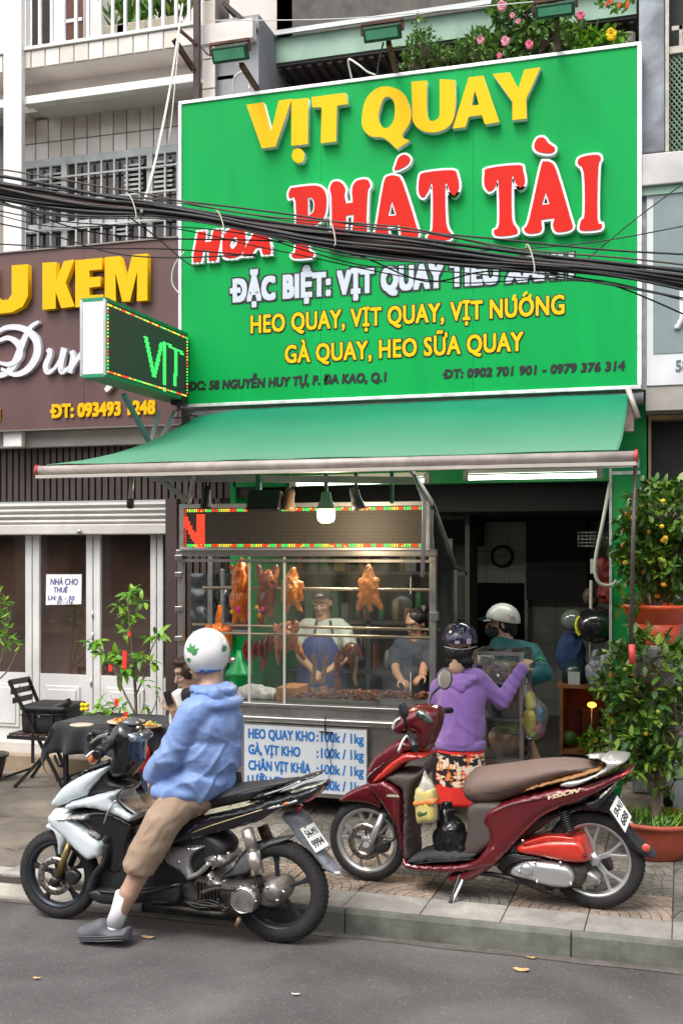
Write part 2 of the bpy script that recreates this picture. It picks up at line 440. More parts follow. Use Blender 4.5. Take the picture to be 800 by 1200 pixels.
# fan-pattern paving slabs
mt_slab = [M('paver_grey', (.255, .232, .195), .93, var=.2, vs=10, stain=.5, ss=1.9, bump=.7, bs=130, bd=.005),
     M('paver_tan', (.29, .225, .175), .93, var=.2, vs=10, stain=.5, ss=1.9, bump=.7, bs=130, bd=.005),
     M('paver_dark', (.20, .185, .16), .93, var=.2, vs=10, stain=.4, ss=2.3, bump=.7, bs=130, bd=.005)]
T_ = .42
def fan():
 g = G(); H = T_ / 2 - .004; gap = .005; hz = .011
 rings = [(.052 * i, .052 * (i + 1)) for i in range(12)]
 for k, (a, b) in enumerate(rings):
  ns = 1 if not k else int(round((a + b) / 2 * pi / 2 / .062))
  for j in range(ns):
   t0 = pi / 2 * j / ns; t1 = pi / 2 * (j + 1) / ns; gg = gap / max(a + b, .1)
   t0 += gg if j else 0; t1 -= gg if j < ns - 1 else 0
   A, B = a + (gap / 2 if a else 0), b - gap / 2
   pl = []
   for t in (t0, (t0 + t1) / 2, t1): pl.append((B * cos(t), B * sin(t)))
   if a: 
    for t in (t1, (t0 + t1) / 2, t0): pl.append((A * cos(t), A * sin(t)))
   else: pl.append((0, 0))
   # clip to the slab square
   def clip(P, ax, lim):
    o = []
    for i in range(len(P)):
     p, q = P[i - 1], P[i]; ip, iq = p[ax] <= lim, q[ax] <= lim
     if ip != iq:
      f = (lim - p[ax]) / (q[ax] - p[ax]); o.append((p[0] + (q[0] - p[0]) * f, p[1] + (q[1] - p[1]) * f))
     if iq: o.append(q)
    return o
   pl = clip(clip(pl, 0, 2 * H), 1, 2 * H)
   if len(pl) < 3: continue
   m = len(pl); z1 = hz - R(0, .0025)
   v_ = [(p[0] - H, p[1] - H, 0) for p in pl] + [(p[0] - H, p[1] - H, z1) for p in pl]
   g.add(v_, [(i, (i + 1) % m, (i + 1) % m + m, i + m) for i in range(m)] + [tuple(range(m, 2 * m))])
 return lmesh(g, 'paving_slab', mt_slab[0])
fans = [fan() for _ in range(3)]; xr_e = XA(787, YK + .2)
eg = M('granite_edge', (.34, .32, .285), .9, var=.16, vs=12, stain=.3, ss=2.5, bump=.7, bs=150, bd=.006); speckle(eg, 170, .5, (.10, .09, .08))
em = lmesh(G().box((-T_ / 2 + .003, -.137, 0), (T_ / 2 - .003, .137, .013)), 'edge_slab', eg)
for k in range(-6, 9): piece('edge_slab', em, pave, (xr_e - T_ / 2 - k * T_, YK + .178, PV - .012 + R(-.001, .002)))
y = YK + .32 + T_ / 2; row = 0
xr = XA(787, YK + .2)
while y < YF + .1:
 for k in range(-6, 13):
  x = xr - T_ / 2 - k * T_
  if x < -3.05 and not (y > 7.2 and x > -3.9): continue
  o = piece('paving_slab', random.choice(fans), pave, (x, y, PV - .012 + R(-.002, .002)), rot=(R(-.004, .004), R(-.004, .004), pi / 2 * ((k + row) % 2)),
      mat=mt_slab[1 if (row == 0 and random.random() < .8) or random.random() < .08 else (2 if random.random() < .25 else 0)])
 y += T_; row += 1
# worn cement pavement on the left, cracked
mt_cem = M('old_cement', (.215, .18, .145), .93, var=.2, vs=4, stain=.45, ss=1.1, bump=.9, bs=55, bd=.01, col2=(.14, .12, .10))
cemn = mt_cem.node_tree
g = G(); nx, ny = 60, 26; vs = []
for j in range(ny + 1):
 for i in range(nx + 1):
  xx = -12 + (12 - 3.26) * i / nx; yy = YK + .18 + (YF + .1 - YK - .18) * j / ny
  e = .12 * noise.noise(Vector((yy * 2.3, 1, 0))) if i == nx else 0
  vs.append((xx + e, yy, PV + .002 + .008 * noise.noise(Vector((xx * 1.3, yy * 1.3, 0)))))
g.add(vs, [(j * (nx + 1) + i, j * (nx + 1) + i + 1, (j + 1) * (nx + 1) + i + 1, (j + 1) * (nx + 1) + i) for j in range(ny) for i in range(nx)], True)
struct(g.build('cement_pavement', mt_cem, loc=(0, 0, 0)))
def crack(pts, wd=.006, mat=None):
 g = G(); vs = []; P = [PZ(a, b, PV + .014) for a, b in pts]; Q = []
 for i in range(len(P) - 1):
  for k in range(6): Q.append(P[i].lerp(P[i + 1], k / 6) + Vector((R(-.012, .012), R(-.012, .012), 0)))
 Q.append(P[-1])
 for i, p in enumerate(Q):
  t = (Q[min(i + 1, len(Q) - 1)] - Q[max(0, i - 1)]).normalized(); s_ = Vector((-t.y, t.x, 0)) * wd * R(.4, 1.1)
  vs += [p - s_, p + s_]
 g.add(vs, [(2 * i, 2 * i + 1, 2 * i + 3, 2 * i + 2) for i in range(len(Q) - 1)])
 return struct(g.build('crack', mat or M('crack_dark', (.03, .027, .024), 1), loc=(0, 0, 0)))
crack([(0, 992), (20, 996), (45, 984), (90, 990), (140, 976)]); crack([(110, 930), (150, 935), (230, 968)]); crack([(0, 955), (60, 958)]); crack([(46, 984), (30, 1010), (36, 1040)])
# ================================================================ leaves and scraps on the road
mt_leaf = M('dry_leaf', (.52, .33, .15), .8, var=.25, vs=30)
for px, py, s_, lab in ((173, 1098, .028, 'dry tan leaf on the road beside the grey clog'), (610, 1136, .03, 'curled orange leaf on the road below the kerb'), (622, 1122, .018, 'pale leaf scrap closest to the kerb, above the orange leaf'),
      (346, 1165, .015, 'small white scrap lying far out on the asphalt'), (43, 1146, .015, 'small brown leaf on the asphalt at the left edge'), (155, 1067, .016, 'yellowish leaf in the shade under the white motorbike')):
 c = PZ(px, py, .008); g = G(); P = []
 for i in range(10):
  a = 2 * pi * i / 10; r = s_ * (1 + .25 * cos(2 * a) + R(-.12, .12)); P.append((c.x + 1.1 * r * cos(a), c.y + r * sin(a) * .8, c.z + .0015 * cos(2 * a) + R(0, .004)))
 P.append((c.x, c.y, c.z + .001)); g.add(P, [(i, (i + 1) % 10, 10) for i in range(10)], True)
 tag(g.build('dry_leaf', mt_leaf if 'white' not in lab else M('paper_scrap', (.6, .6, .58), .9)), lab, 'leaf' if 'leaf' in lab else 'litter')
# ================================================================ white house on the left
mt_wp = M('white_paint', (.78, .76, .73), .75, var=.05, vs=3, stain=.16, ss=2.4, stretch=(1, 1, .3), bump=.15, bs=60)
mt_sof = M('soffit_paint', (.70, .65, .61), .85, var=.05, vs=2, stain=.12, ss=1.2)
mt_tile = [M('cream_tile_%d' % i, c, .35, var=.04, vs=9, stain=.12, ss=3, bump=.1, bs=20) for i, c in enumerate(((.66, .60, .54), (.70, .65, .60), (.62, .56, .49)))]
mt_joint = M('tile_joint', (.30, .27, .24), .9)
mt_win = M('window_frame_paint', (.50, .53, .51), .6, var=.1, vs=12, stain=.2, ss=4)
mt_glass = M('window_glass', (.045, .026, .018), .04, spec=1, ior=1.7, var=.5, vs=1.6)
mt_brown = M('brown_panel', (.115, .060, .055), .45, var=.05, vs=1.5, stain=.14, ss=2, stretch=(1, 1, .25))
mt_slat = M('dark_slat', (.035, .025, .022), .6, var=.2, vs=9)
YB = 8.25                                    # front of the white house's beams
def zl(px, py, Y): return ZA(px, py, Y)
house = thing('white_house', 'white tiled town house with balcony, above and behind the brown sign', 'house', (-6.5, YB, PV))
XR_ = XA(228, YB)                            # right end of the house front
# pillar and beams
xp0, xp1 = XA(4, 8.2), XA(25.5, 8.2)
g = G(); g.box((xp0, 8.2, 2.9), (xp1, 8.26, 10)); g.build('pillar', mt_wp, house, bevel=.01)
zt, zb_ = zl(26, 58, YB), zl(26, 82, YB)     # balcony edge
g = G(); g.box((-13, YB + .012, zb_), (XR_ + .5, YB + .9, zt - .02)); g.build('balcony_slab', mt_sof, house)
g = G(); g.box((-13, YB - .02, zt - .02), (XR_, YB + .12, zt + .01)); g.build('balcony_ledge', mt_wp, house, bevel=.005)
zm, zm0 = zl(26, 113.5, YB), zl(26, 123, YB)
g = G(); g.box((xp1 - .02, YB, zm0), (XR_, YB + .1, zm)); g.box((-13, YB, zm0), (xp0, YB + .1, zm)); g.build('beam', mt_wp, house, bevel=.006)
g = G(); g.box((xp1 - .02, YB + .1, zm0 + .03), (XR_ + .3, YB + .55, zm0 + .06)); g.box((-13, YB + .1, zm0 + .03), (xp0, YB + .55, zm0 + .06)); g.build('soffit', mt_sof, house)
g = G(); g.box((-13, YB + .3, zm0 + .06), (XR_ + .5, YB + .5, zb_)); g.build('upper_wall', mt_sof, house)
# balcony edge tiles
nT = 17; x0 = XR_; wT = (XA(208, YB) - XA(190, YB))
g = G(); g.box((-wT / 2 + .004, 0, 0), (wT / 2 - .004, .014, zt - zb_ - .03)); tm = lmesh(g, 'facing_tile', mt_tile[0], bevel=.004)
i = 0
while x0 - wT * i > -7.2:
 piece('facing_tile', tm, house, (x0 - wT * (i + .5), YB - .003 + R(0, .002), zb_ + .004), mat=random.choice(mt_tile)); i += 1
# railing and the balcony behind it
g = G(); zr = zt + .01
i = 0; bars = []
x = XR_ - .07
mrail = lmesh(G().box((-.012, -.012, 0), (.012, .012, 1.0)), 'railing_bar', M('rail_white', (.66, .69, .72), .5, var=.05))
while x > -7.2:
 if not (xp0 < x < xp1): piece('railing_bar', mrail, house, (x, YB + .05, zr))
 x -= (XA(190, YB) - XA(175, YB))
g = G(); g.box((-7.3, YB + .03, zr + 1.0), (XR_, YB + .07, zr + 1.04)); g.build('hand_rail', M('rail_white', (.7, .7, .7)), house)
YW2 = YB + .95
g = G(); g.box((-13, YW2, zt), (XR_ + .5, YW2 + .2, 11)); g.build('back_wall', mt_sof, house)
g = G(); xa, xb = XA(40, YW2), XA(75, YW2); g.box((xa, YW2 - .03, zt), (xb, YW2 - .004, zt + 2.2)); g.build('doorway_shade_sheet', M('room_shade', (.02, .013, .01), .8), house)  # near-black sheet on the wall; the unlit room is painted as colour
g = G(); g.box((XA(78, YW2 - .3), YW2 - .34, zt), (XA(83, YW2), YW2 - .3, zt + 2.2)); g.box((XA(118, YW2 - .3), YW2 - .34, zt), (XA(124, YW2), YW2 - .3, zt + 2.2))
for z in (.5, .8, 1.1, 1.4): g.box((XA(83, YW2), YW2 - .335, zt + z), (XA(118, YW2), YW2 - .305, zt + z + .03))
g.box((XA(95, YW2), YW2 - .337, zt), (XA(98, YW2), YW2 - .303, zt + 2.2)); g.build('balcony_door_frame', mt_wp, house)
g = G(); g.box((XA(83, YW2), YW2 - .325, zt), (XA(118, YW2), YW2 - .315, zt + 2.2)); g.build('balcony_door_pane', M('brown_curtain', (.12, .05, .035), .7, var=.3, stretch=(30, 1, 1)), house)
# recessed wall: two courses of tiles over a window band
YW = 8.66
xw0, xw1 = XA(27, YW), XA(213, YW) + .25
ztop, zmid, zbot = zl(27, 147, YW), zl(27, 170, YW), zl(27, 191, YW)
g = G(); g.box((-13, YW + .02, 3), (xw1, YW + .25, ztop + .1)); g.build('wall', mt_joint, house)
wT2 = (XA(139, YW) - XA(123.5, YW))
for r, (za, zb) in enumerate(((zmid + .004, ztop + .03), (zbot + .004, zmid - .004))):
 g = G(); g.box((-wT2 / 2 + .004, 0, 0), (wT2 / 2 - .004, .016, zb - za)); tm2 = lmesh(g, 'wall_tile', mt_tile[1], bevel=.003)
 i = 0
 while xw0 + wT2 * i < xw1 - .1:
  piece('wall_tile', tm2, house, (xw0 + wT2 * (i + .5), YW + .003 + R(0, .002), za), mat=random.choice(mt_tile)); i += 1
# window band with bars and louvres
zw0 = zl(27, 290, YW)
g = G(); g.box((xw0, YW - .03, zbot - .07), (xw1, YW + .03, zbot)); 
for px in (78, 178): g.box((XA(px - 4, YW), YW - .035, zw0 - .3), (XA(px + 3, YW), YW + .03, zbot - .01))
g.box((xw0, YW - .032, zl(27, 266, YW) - .08), (xw1, YW + .03, zl(27, 266, YW))); g.build('window_frame', mt_win, house, bevel=.005)
g = G(); g.box((xw0, YW, zw0 - .4), (xw1, YW + .012, zbot - .05)); g.build('window_pane', M('upper_pane', (.045, .03, .025), .08, var=.7, vs=4, spec=.6), house)
mb = lmesh(G().box((-.008, -.008, 0), (.008, .008, zbot - .07 - zw0 + .3)), 'window_bar', mt_win)
x = xw0 + .05
px = 34
while px < 213:
 if abs(px - 78) > 5 and abs(px - 178) > 5: piece('window_bar', mb, house, (XA(px, YW), YW - .05, zw0 - .3))
 px += 14.8
g = G()
for f in (.2, .55, .93): g.box((xw0, YW - .062, zbot - .07 - f * 1.0 * .62), (xw1, YW - .05, zbot - .055 - f * .62))
g.build('window_rail', mt_win, house)
ml = lmesh(G().box((-.085, -.01, -.006), (.085, .01, .012)), 'louvre', M('louvre_paint', (.62, .62, .60), .6))
for px, pys in ((64, range(0, 6)), (158, range(0, 6)), (193, range(0, 6)), (142, range(9, 15))):
 for k in pys: piece('louvre', ml, house, (XA(px, YW), YW - .02, zbot - .14 - k * .042 + .0 * R(0, 1)), rot=(.35, 0, 0))
# drain pipe and tile pier by the green sign
xd = XA(233, 8.12)
g = G(); g.box((XA(240, 8.3), 8.3, 5.0), (XA(252, 8.3), 8.6, 9)); pier = g.build('pier', mt_joint, house)
pt = lmesh(G().box((-.055, 0, 0), (.055, .015, .23)), 'pier_tile', mt_tile[0], bevel=.003)
for i in range(16): piece('pier_tile', pt, house, (XA(245, 8.29), 8.282, 5.05 + i * .24), mat=mt_tile[i % 3])
mt_rust = M('rusty_steel', (.10, .045, .028), .75, var=.45, vs=14, stain=.4, ss=5, metal=.3)
g = G(); g.box((XA(229, 8.2), 8.16, 5.1), (XA(235.5, 8.2), 8.2, 9)); tag(g.build('steel_post', M('brown_post', (.045, .03, .028), .6, var=.3, vs=8)), 'tall dark brown steel post rising beside the top left corner of the green sign', 'post')
g = G(); g.bar(PY(204, 46, 8.0), PY(227, 82, 8.16), .035, .035); g.bar(PY(208, 33, 8.1), PY(230, 52, 8.16), .03, .02)
tag(g.build('steel_bracket', mt_rust), 'rusty angle bracket jutting left from the brown steel post', 'bracket')
# ground floor of the white house
YD = 8.5
slat_b = thing('slat_cladding', 'band of dark brown vertical slats under the brown sign', 'cladding', (-5, 8.4, 2.5))
zs1, zs0 = zl(0, 523, YB + .1) , zl(0, 588, 8.42)
g = G(); g.box((-13, 8.43, zs0), (XA(300, 8.43), 8.47, zs1)); g.box((XA(212, 8.43), 8.431, 1.2), (XA(268, 8.43), 8.469, zs0)); g.build('backing', mt_slat, slat_b)
ms = lmesh(G().box((-.022, -.03, 0), (.022, 0, zs1 - zs0)), 'slat', M('slat_brown', (.06, .042, .038), .55, var=.2, vs=9))
x = -6.6
while x < XA(272, 8.43): piece('slat', ms, slat_b, (x, 8.43, zs0)); x += .062
ms2 = lmesh(G().box((-.022, -.03, 0), (.022, 0, zs0 - 1.2)), 'slat', M('slat_brown', (.06, .042, .038)))
x = XA(216, 8.43)
while x < XA(262, 8.43): piece('slat', ms2, slat_b, (x, 8.43, 1.2)); x += .062
g = G(); g.box((XA(199, 8.42), 8.34, PV), (XA(212, 8.42), 8.429, zs0)); g.build('corner_post', M('corner_brown', (.05, .03, .028), .6, var=.2), slat_b)
g = G(); g.box((-13, 8.3, zl(0, 525, 8.3) - .0), (XA(212, 8.25), 8.6, zl(0, 506, 8.3))); g.build('concrete_beam', M('beam_grey', (.46, .45, .42), .8, var=.08, stain=.15, ss=1.5), house)
shut = thing('shutter_box', 'white ribbed roller shutter housing above the glass doors', 'shutter', (-5, 8.3, 2.3))
z1, z0 = zl(0, 590, 8.36), zl(0, 627, 8.4)
mt_sh = M('shutter_white', (.56, .53, .50), .6, var=.06, stain=.18, ss=1.5)
ns = 4
for i in range(ns):
 za = z1 - (z1 - z0) * .68 * i / ns; zb = z1 - (z1 - z0) * .68 * (i + 1) / ns
 g = G(); g.prism([(8.40, za), (8.365, za - .012), (8.36, (za + zb) / 2), (8.37, zb + .01), (8.40, zb + .004)], -13, XA(207, 8.4), to=lambda a, b, c: Vector((b, a, c))); g.build('shutter_rib', mt_sh, shut)
g = G(); g.box((-13, 8.345, z0), (XA(207, 8.4), 8.5, z1 - (z1 - z0) * .68)); g.build('shutter_bottom_bar', mt_sh, shut, bevel=.01)
g = G(); c = PY(93, 623, 8.33); g.ball(c, (.022, .015, .022)); g.build('shutter_lock', M('steel', (.5, .5, .5), .3, 1), shut)
# doors
doors = thing('glass_doors', 'row of white framed glass doors with recessed lower panels', 'door', (-5, YD, .3))
mt_dr = M('door_white', (.62, .61, .60), .55, var=.04, vs=3, stain=.12, ss=2.5)
zd1, zgb, zd0 = z0, zl(0, 787, YD), .35
z_b = lambda px: zgb
edges = [(-40, 32), (48.5, 103), (119.5, 178), (193, 235)]; stile = [(32, 48.5), (103, 119.5), (178, 193)]
for a, b in stile:
 xa, xb = XA(a, YD), XA(b, YD); xm = (xa + xb) / 2
 for p, q in ((xa, xm - .004), (xm + .004, xb)):
  g = G(); g.box((p, YD - .03, zd0), (q, YD + .03, zd1)); g.build('stile', mt_dr, doors, bevel=.006)
for a, b in edges:
 xa, xb = XA(a, YD), XA(b, YD)
 if b > 210: xb = XA(203, 8.42)
 g = G(); g.box((xa, YD, zgb), (xb, YD + .01, zd1)); g.build('pane', mt_glass, doors)
 g = G(); g.box((xa, YD - .02, zd0), (xb, YD + .03, zgb)); g.build('bottom_rail', mt_dr, doors)
 g = G(); g.box((xa + .06, YD - .034, zd0 + .12), (xb - .06, YD - .018, zgb - .10)); g.box((xa + .09, YD - .044, zd0 + .15), (xb - .09, YD - .03, zgb - .13)); g.build('raised_panel', mt_dr, doors, bevel=.006)
for px, py in ((109, 720), (109, 745), (107, 800), (186, 745)):
 c = PY(px, py, YD - .035); g = G(); g.tube([c - Vector((0, 0, .03)), c + Vector((0, 0, .03))], .009, 8); g.build('hinge', M('hinge_steel', (.5, .48, .45), .4, .9), doors)
g = G(); g.box((XA(168, YD) + .02, YD - .045, zl(178, 840, YD) - .02), (XA(186, YD), YD - .034, zl(178, 828, YD))); 
g = G(); g.box((-13, 8.42, PV - .02), (XA(212, 8.4), 8.6, .35)); struct(g.build('door_step', M('step_white', (.60, .57, .52), .8, var=.08, stain=.3, ss=2, bump=.2), loc=(0, 0, 0), bevel=.008))
g = G(); g.box((-13, 8.3, PV - .02), (XA(212, 8.4), 8.418, .26)); struct(g.build('lower_step', M('step_tan', (.36, .27, .19), .9, var=.15, stain=.3, ss=2, bump=.3), loc=(0, 0, 0), bevel=.01))
# paper notice
note = thing('paper_notice', 'white hand-lettered paper notice taped to the glass door', 'notice', tuple(PY(74, 710, YD - .01)))
g = G(); P = [PY(a, b, YD - .006) for a, b in ((54, 709), (95.5, 708), (96, 673), (54.5, 673))]
g.add([p for p in P] + [p + Vector((0, .003, 0)) for p in P], [(0, 1, 2, 3), (7, 6, 5, 4), (0, 4, 5, 1), (1, 5, 6, 2), (2, 6, 7, 3), (3, 7, 4, 0)]); g.build('sheet', M('paper', (.72, .72, .74), .8), note)
ink = M('blue_ink', (.03, .05, .25), .7)
for s_, a, b, yt, yb in (('NHÀ CHO', 60, 92, 678, 685), ('THUÊ', 64, 80, 688, 694), ('LH: 8, - 50', 57, 88, 698, 703), ('01 - 116', 68, 86, 703.5, 707.5)):
 text('writing', s_, XA(a, YD), XA(b, YD), zl(60, yb, YD), zl(60, yt, YD), YD - .007, ink, note, .0015, bold=.015, shear=.15)
# ================================================================ brown sign
brs = thing('brown_shop_sign', 'dark brown shop sign with yellow and white raised lettering', 'sign', (-5, YB, 3))
xb1 = XA(211.5, YB - .08); zb1, zb0 = zl(211, 278.5, YB - .08), zl(0, 504.5, YB - .08)
g = G(); g.box((-9, YB - .08, zb0), (xb1, YB + .05, zb1)); g.build('panel', mt_brown, brs)
g = G(); g.box((-9, YB - .095, zb0 - .012), (xb1 + .006, YB + .05, zb0)); g.box((-9, YB - .095, zb1), (xb1 + .006, YB + .05, zb1 + .012)); g.box((xb1, YB - .094, zb0), (xb1 + .015, YB + .049, zb1)); g.build('frame', M('sign_trim', (.22, .19, .18), .4, .6), brs)
for k in (-4.75, -6.0):
 g = G(); g.box((k, YB - .0815, zb0), (k + .003, YB - .08, zb1)); g.build('seam', M('seam_dark', (.05, .03, .03), .7), brs)
Yb_ = YB - .08
ylw = M('yellow_letter', (.74, .42, .003), .55, spec=.2, var=.03, bump=.15, bs=80); lside = M('letter_side', (.45, .44, .44), .5)
def raised(s_, a, b, yt, yb, depth=.05, bold=.17, mat=ylw, **k):
 return text('raised_letter', s_, XA(a, Yb_), XA(b, Yb_), zl(a, yb, Yb_), zl(a, yt, Yb_), Yb_, mat, brs, depth, bold, **k)
for o_ in ([(-20, 314), (-5, 313), (-5, 346), (0, 352), (10, 351), (14, 345), (14, 311), (33, 309.5), (33, 347), (27, 359), (14, 366), (-6, 368), (-18, 362)],
     [(50, 308), (66, 307), (66, 329), (75, 306), (87.5, 304), (77, 331), (88, 359), (72, 361), (65.5, 342), (65.5, 361.5), (50, 363)],
     [(88.5, 305), (120, 302), (120, 315.5), (105, 317), (105, 325), (118, 324), (118, 335.5), (105, 337), (105, 346), (121, 345), (121, 358), (88.5, 360)],
     [(123, 301.5), (141, 300), (148, 328), (155, 298.5), (173, 297), (173, 352), (160.5, 353), (161, 318), (152.5, 353), (143.5, 353.5), (135.5, 320), (136, 354.5), (123, 355.5)]):
 glyph('raised_letter', o_, [], Yb_, .06, ylw, brs, smooth=1, trace=Yb_ - .06)
raised('ĐT: 093493 1248', 62, 183, 474, 490.5, .015, .10); raised('91', -14, 2, 479, 493, .015, .10)
wl = M('white_letter', (.60, .60, .63), .45)
def script(strokes, name='script_letter'):
 g = G()
 for si, st in enumerate(strokes):
  P = [PY(a, b, Yb_ - .035) for a, b, r in st]; Rr = [c for _, _, c in st]
  pts = crom([(p.x, p.z) for p in P], 6, False); n = len(pts); L = []; 
  for i, p in enumerate(pts):
   f = i / (n - 1) * (len(Rr) - 1); k = min(int(f), len(Rr) - 2); r = Rr[k] + (Rr[k + 1] - Rr[k]) * (f - k); L.append(r)
  for i in range(n - 1): pass
  vs = []
  for i, p in enumerate(pts):
   t = (pts[min(i + 1, n - 1)] - pts[max(0, i - 1)]).normalized(); nn = Vector((-t.y, t.x))
   a, b = p + nn * L[i], p - nn * L[i]
   vs += [(a.x, Yb_ - .04 - si * .002, a.y), (b.x, Yb_ - .04 - si * .002, b.y), (b.x, Yb_, b.y), (a.x, Yb_, a.y)]
  fs = []
  for i in range(n - 1):
   for j in range(4): fs.append((4 * i + j, 4 * i + (j + 1) % 4, 4 * i + 4 + (j + 1) % 4, 4 * i + 4 + j))
  fs += [(3, 2, 1, 0), (4 * n - 4, 4 * n - 3, 4 * n - 2, 4 * n - 1)]; g.add(vs, fs)
 return g.build(name, wl, brs)
script([[(46, 377, .012), (36, 384, .02), (27, 402, .03), (18, 425, .034), (8, 437, .026), (-4, 441, .02)],
  [(-6, 392, .012), (8, 384, .02), (27, 385, .026), (42, 397, .034), (44, 415, .036), (34, 432, .03), (18, 439, .02), (2, 432, .012)],
  [(-5, 402, .012), (10, 396, .02), (22, 404, .026), (24, 418, .026), (12, 427, .02), (-4, 424, .01)]])
script([[(56, 409, .018), (59, 415, .024), (54, 428, .026), (56, 436, .022), (64, 432, .014), (72, 420, .018), (76, 408, .03)], [(76, 408, .03), (72, 426, .026), (73, 436, .022), (82, 430, .012)]])
script([[(84, 411, .018), (86, 420, .026), (82, 437, .026)], [(82, 437, .012), (92, 420, .018), (100, 412, .028), (101, 424, .028), (98, 436, .024), (106, 432, .012)]])
script([[(126, 412, .02), (118, 420, .026), (118, 432, .024), (127, 434, .02), (134, 420, .02)], [(136, 410, .024), (134, 432, .026), (130, 450, .026), (124, 458, .018)]])
# ================================================================ green sign
gs = thing('green_shop_sign', 'large bright green signboard with yellow, red and white lettering', 'sign', (-2, YS, 3.2))
X0, X1, Z0, Z1 = -3.83, -.304, 3.18, 5.587
mt_green = M('green_panel', (.0, .33, .068), .5, spec=.18, var=.03, vs=1.2, stain=.10, ss=2.2, stretch=(1, 1, .22))
nP = 3
for i in range(nP):
 g = G(); xa = X0 + (X1 - X0) * i / nP; xb = X0 + (X1 - X0) * (i + 1) / nP
 g.box((xa + (.0008 if i else 0), YS, Z0), (xb - .0008, YS + .03, Z1)); g.build('panel', mt_green, gs)
g = G(); g.box((X0, YS + .031, Z0), (X1, YS + .16, Z1)); g.build('box', M('sign_box', (.2, .2, .2), .6), gs)
fr = M('sign_frame', (.72, .72, .73), .35, .3, var=.25, vs=9)
for a, b in (((X0 - .02, Z0 - .02), (X1 + .02, Z0 + .005)), ((X0 - .02, Z1 - .005), (X1 + .02, Z1 + .02)), ((X0 - .021, Z0 + .006), (X0 + .006, Z1 - .006)), ((X1 - .006, Z0 + .006), (X1 + .024, Z1 - .006))):
 g = G(); g.box((a[0], YS - .012, a[1]), (b[0], YS + .165, b[1])); g.build('frame_rail', fr, gs, bevel=.002)
D1 = .055
ylw2 = M('sign_yellow', (.78, .46, .0), .5, spec=.2, var=.02); redm = M('sign_red', (.58, .014, .006), .5, spec=.2, var=.04, vs=6)
whm = M('sign_white', (.74, .74, .76), .45, var=.03)
# V I T Q U A Y : traced block letters with pale sides
def block(outer, holes=[], sm=1, d=D1):
 a = glyph('raised_letter', outer, holes, YS, d, whm, gs, smooth=sm, trace=YS - d)
 b = glyph('letter_face', outer, holes, YS - d - .0005, .004, ylw2, gs, smooth=sm, trace=YS - d)
 return a
H_ = 1
block([(289, 123), (309, 120), (318, 154), (327, 118), (342, 116), (323, 172, ), (307, 174)])
block([(341.5, 117), (361, 115), (361, 169), (341.5, 171)])
block([(349, 174), (354, 176), (357, 182), (355, 189), (350, 191), (345, 189), (342, 183), (344, 176)], sm=3)
block([(365, 114), (405, 109, ), (408, 122), (395, 124), (394, 166), (376, 168), (377, 126), (366, 126)])
block([(424, 140), (428, 118), (441, 104), (457, 102), (472, 109), (481, 128), (480, 144), (471, 159), (480, 165, 1), (465, 175, 1), (450, 162), (435, 160), (426, 152)],
   [[(446, 124), (443, 138), (448, 149), (456, 149), (462, 138), (462, 122), (457, 114), (450, 115)]], sm=4)
block([(482, 96, 1), (500, 94.5, 1), (500, 132), (505, 142), (514, 138), (515, 126), (515, 93, 1), (533, 94, 1), (533, 130), (527, 147), (511, 155), (494, 153), (484, 143), (483, 128)], sm=4)
block([(549, 91), (566, 89), (585, 143), (568, 146), (564, 135), (549, 137), (545, 149), (530, 151)], [[(552, 124), (561, 123), (556, 106)]])
block([(577, 87), (597, 85), (607, 104), (614, 82), (633, 79), (616, 116), (617, 139), (600, 141), (600, 119)])
# red letters with a white rim
def redl(outer, holes=[], sm=3, rim=.014):
 glyph('raised_letter', outer, holes, YS, D1, whm, gs, smooth=sm, grow=rim, trace=YS - D1)
 glyph('letter_face', outer, holes, YS - D1 - .0005, .004, redm, gs, smooth=sm, grow=-.003, trace=YS - D1)
redl([(341, 220, 1), (370, 217), (381, 224), (383, 240), (379, 256), (366, 266), (361, 267, 1), (362, 292), (368, 297), (364, 302), (345, 303), (341, 298), (346, 292), (346, 236), (339, 233), (338, 226)],
  [[(361, 232, 1), (361, 253, 1), (367, 248), (368, 238), (365, 232)]])
redl([(386, 222), (390, 213), (399, 213), (405, 221), (404, 228), (406, 238, 1), (413, 237, 1), (412, 222), (417, 212), (430, 210), (434, 218), (431, 226), (430, 270), (436, 280), (433, 285), (416, 287), (412, 280), (414, 252, 1), (406, 253, 1), (405, 280), (408, 287), (400, 290), (388, 290), (384, 284), (388, 276), (388, 232)])
redl([(449, 215), (455, 206), (465, 206), (472, 214), (488, 264), (490, 276), (484, 282), (472, 282), (469, 274), (468, 264, 1), (454, 266, 1), (456, 276), (452, 283), (440, 285), (436, 278), (440, 268)],
  [[(459, 236, 1), (464, 252, 1), (455, 253, 1)]])
redl([(463, 194), (467, 184), (475, 181), (481, 186), (478, 193), (470, 198), (462, 200)])
redl([(491, 208), (497, 202), (530, 199), (536, 206), (538, 220), (532, 230), (526, 224), (522, 216), (523, 262), (529, 274), (526, 281), (505, 283), (500, 277), (506, 268), (506, 217), (502, 224), (496, 232), (490, 226)])
redl([(567, 204), (571, 197), (608, 193), (613, 200), (615, 214), (609, 221), (603, 214), (600, 208), (600, 256), (606, 268), (604, 275), (582, 277), (578, 270), (584, 262), (583, 212), (580, 220), (573, 225), (567, 218)])
redl([(633, 195), (638, 189), (645, 190), (652, 200), (668, 254), (671, 266), (665, 271), (651, 272), (647, 264), (649, 256, 1), (634, 258, 1), (635, 268), (631, 273), (618, 274), (613, 268), (619, 258)],
  [[(639, 226, 1), (643, 239, 1), (635, 240, 1)]])
redl([(625, 171), (629, 162), (637, 161), (643, 168), (650, 173), (648, 179), (638, 180), (628, 177)])
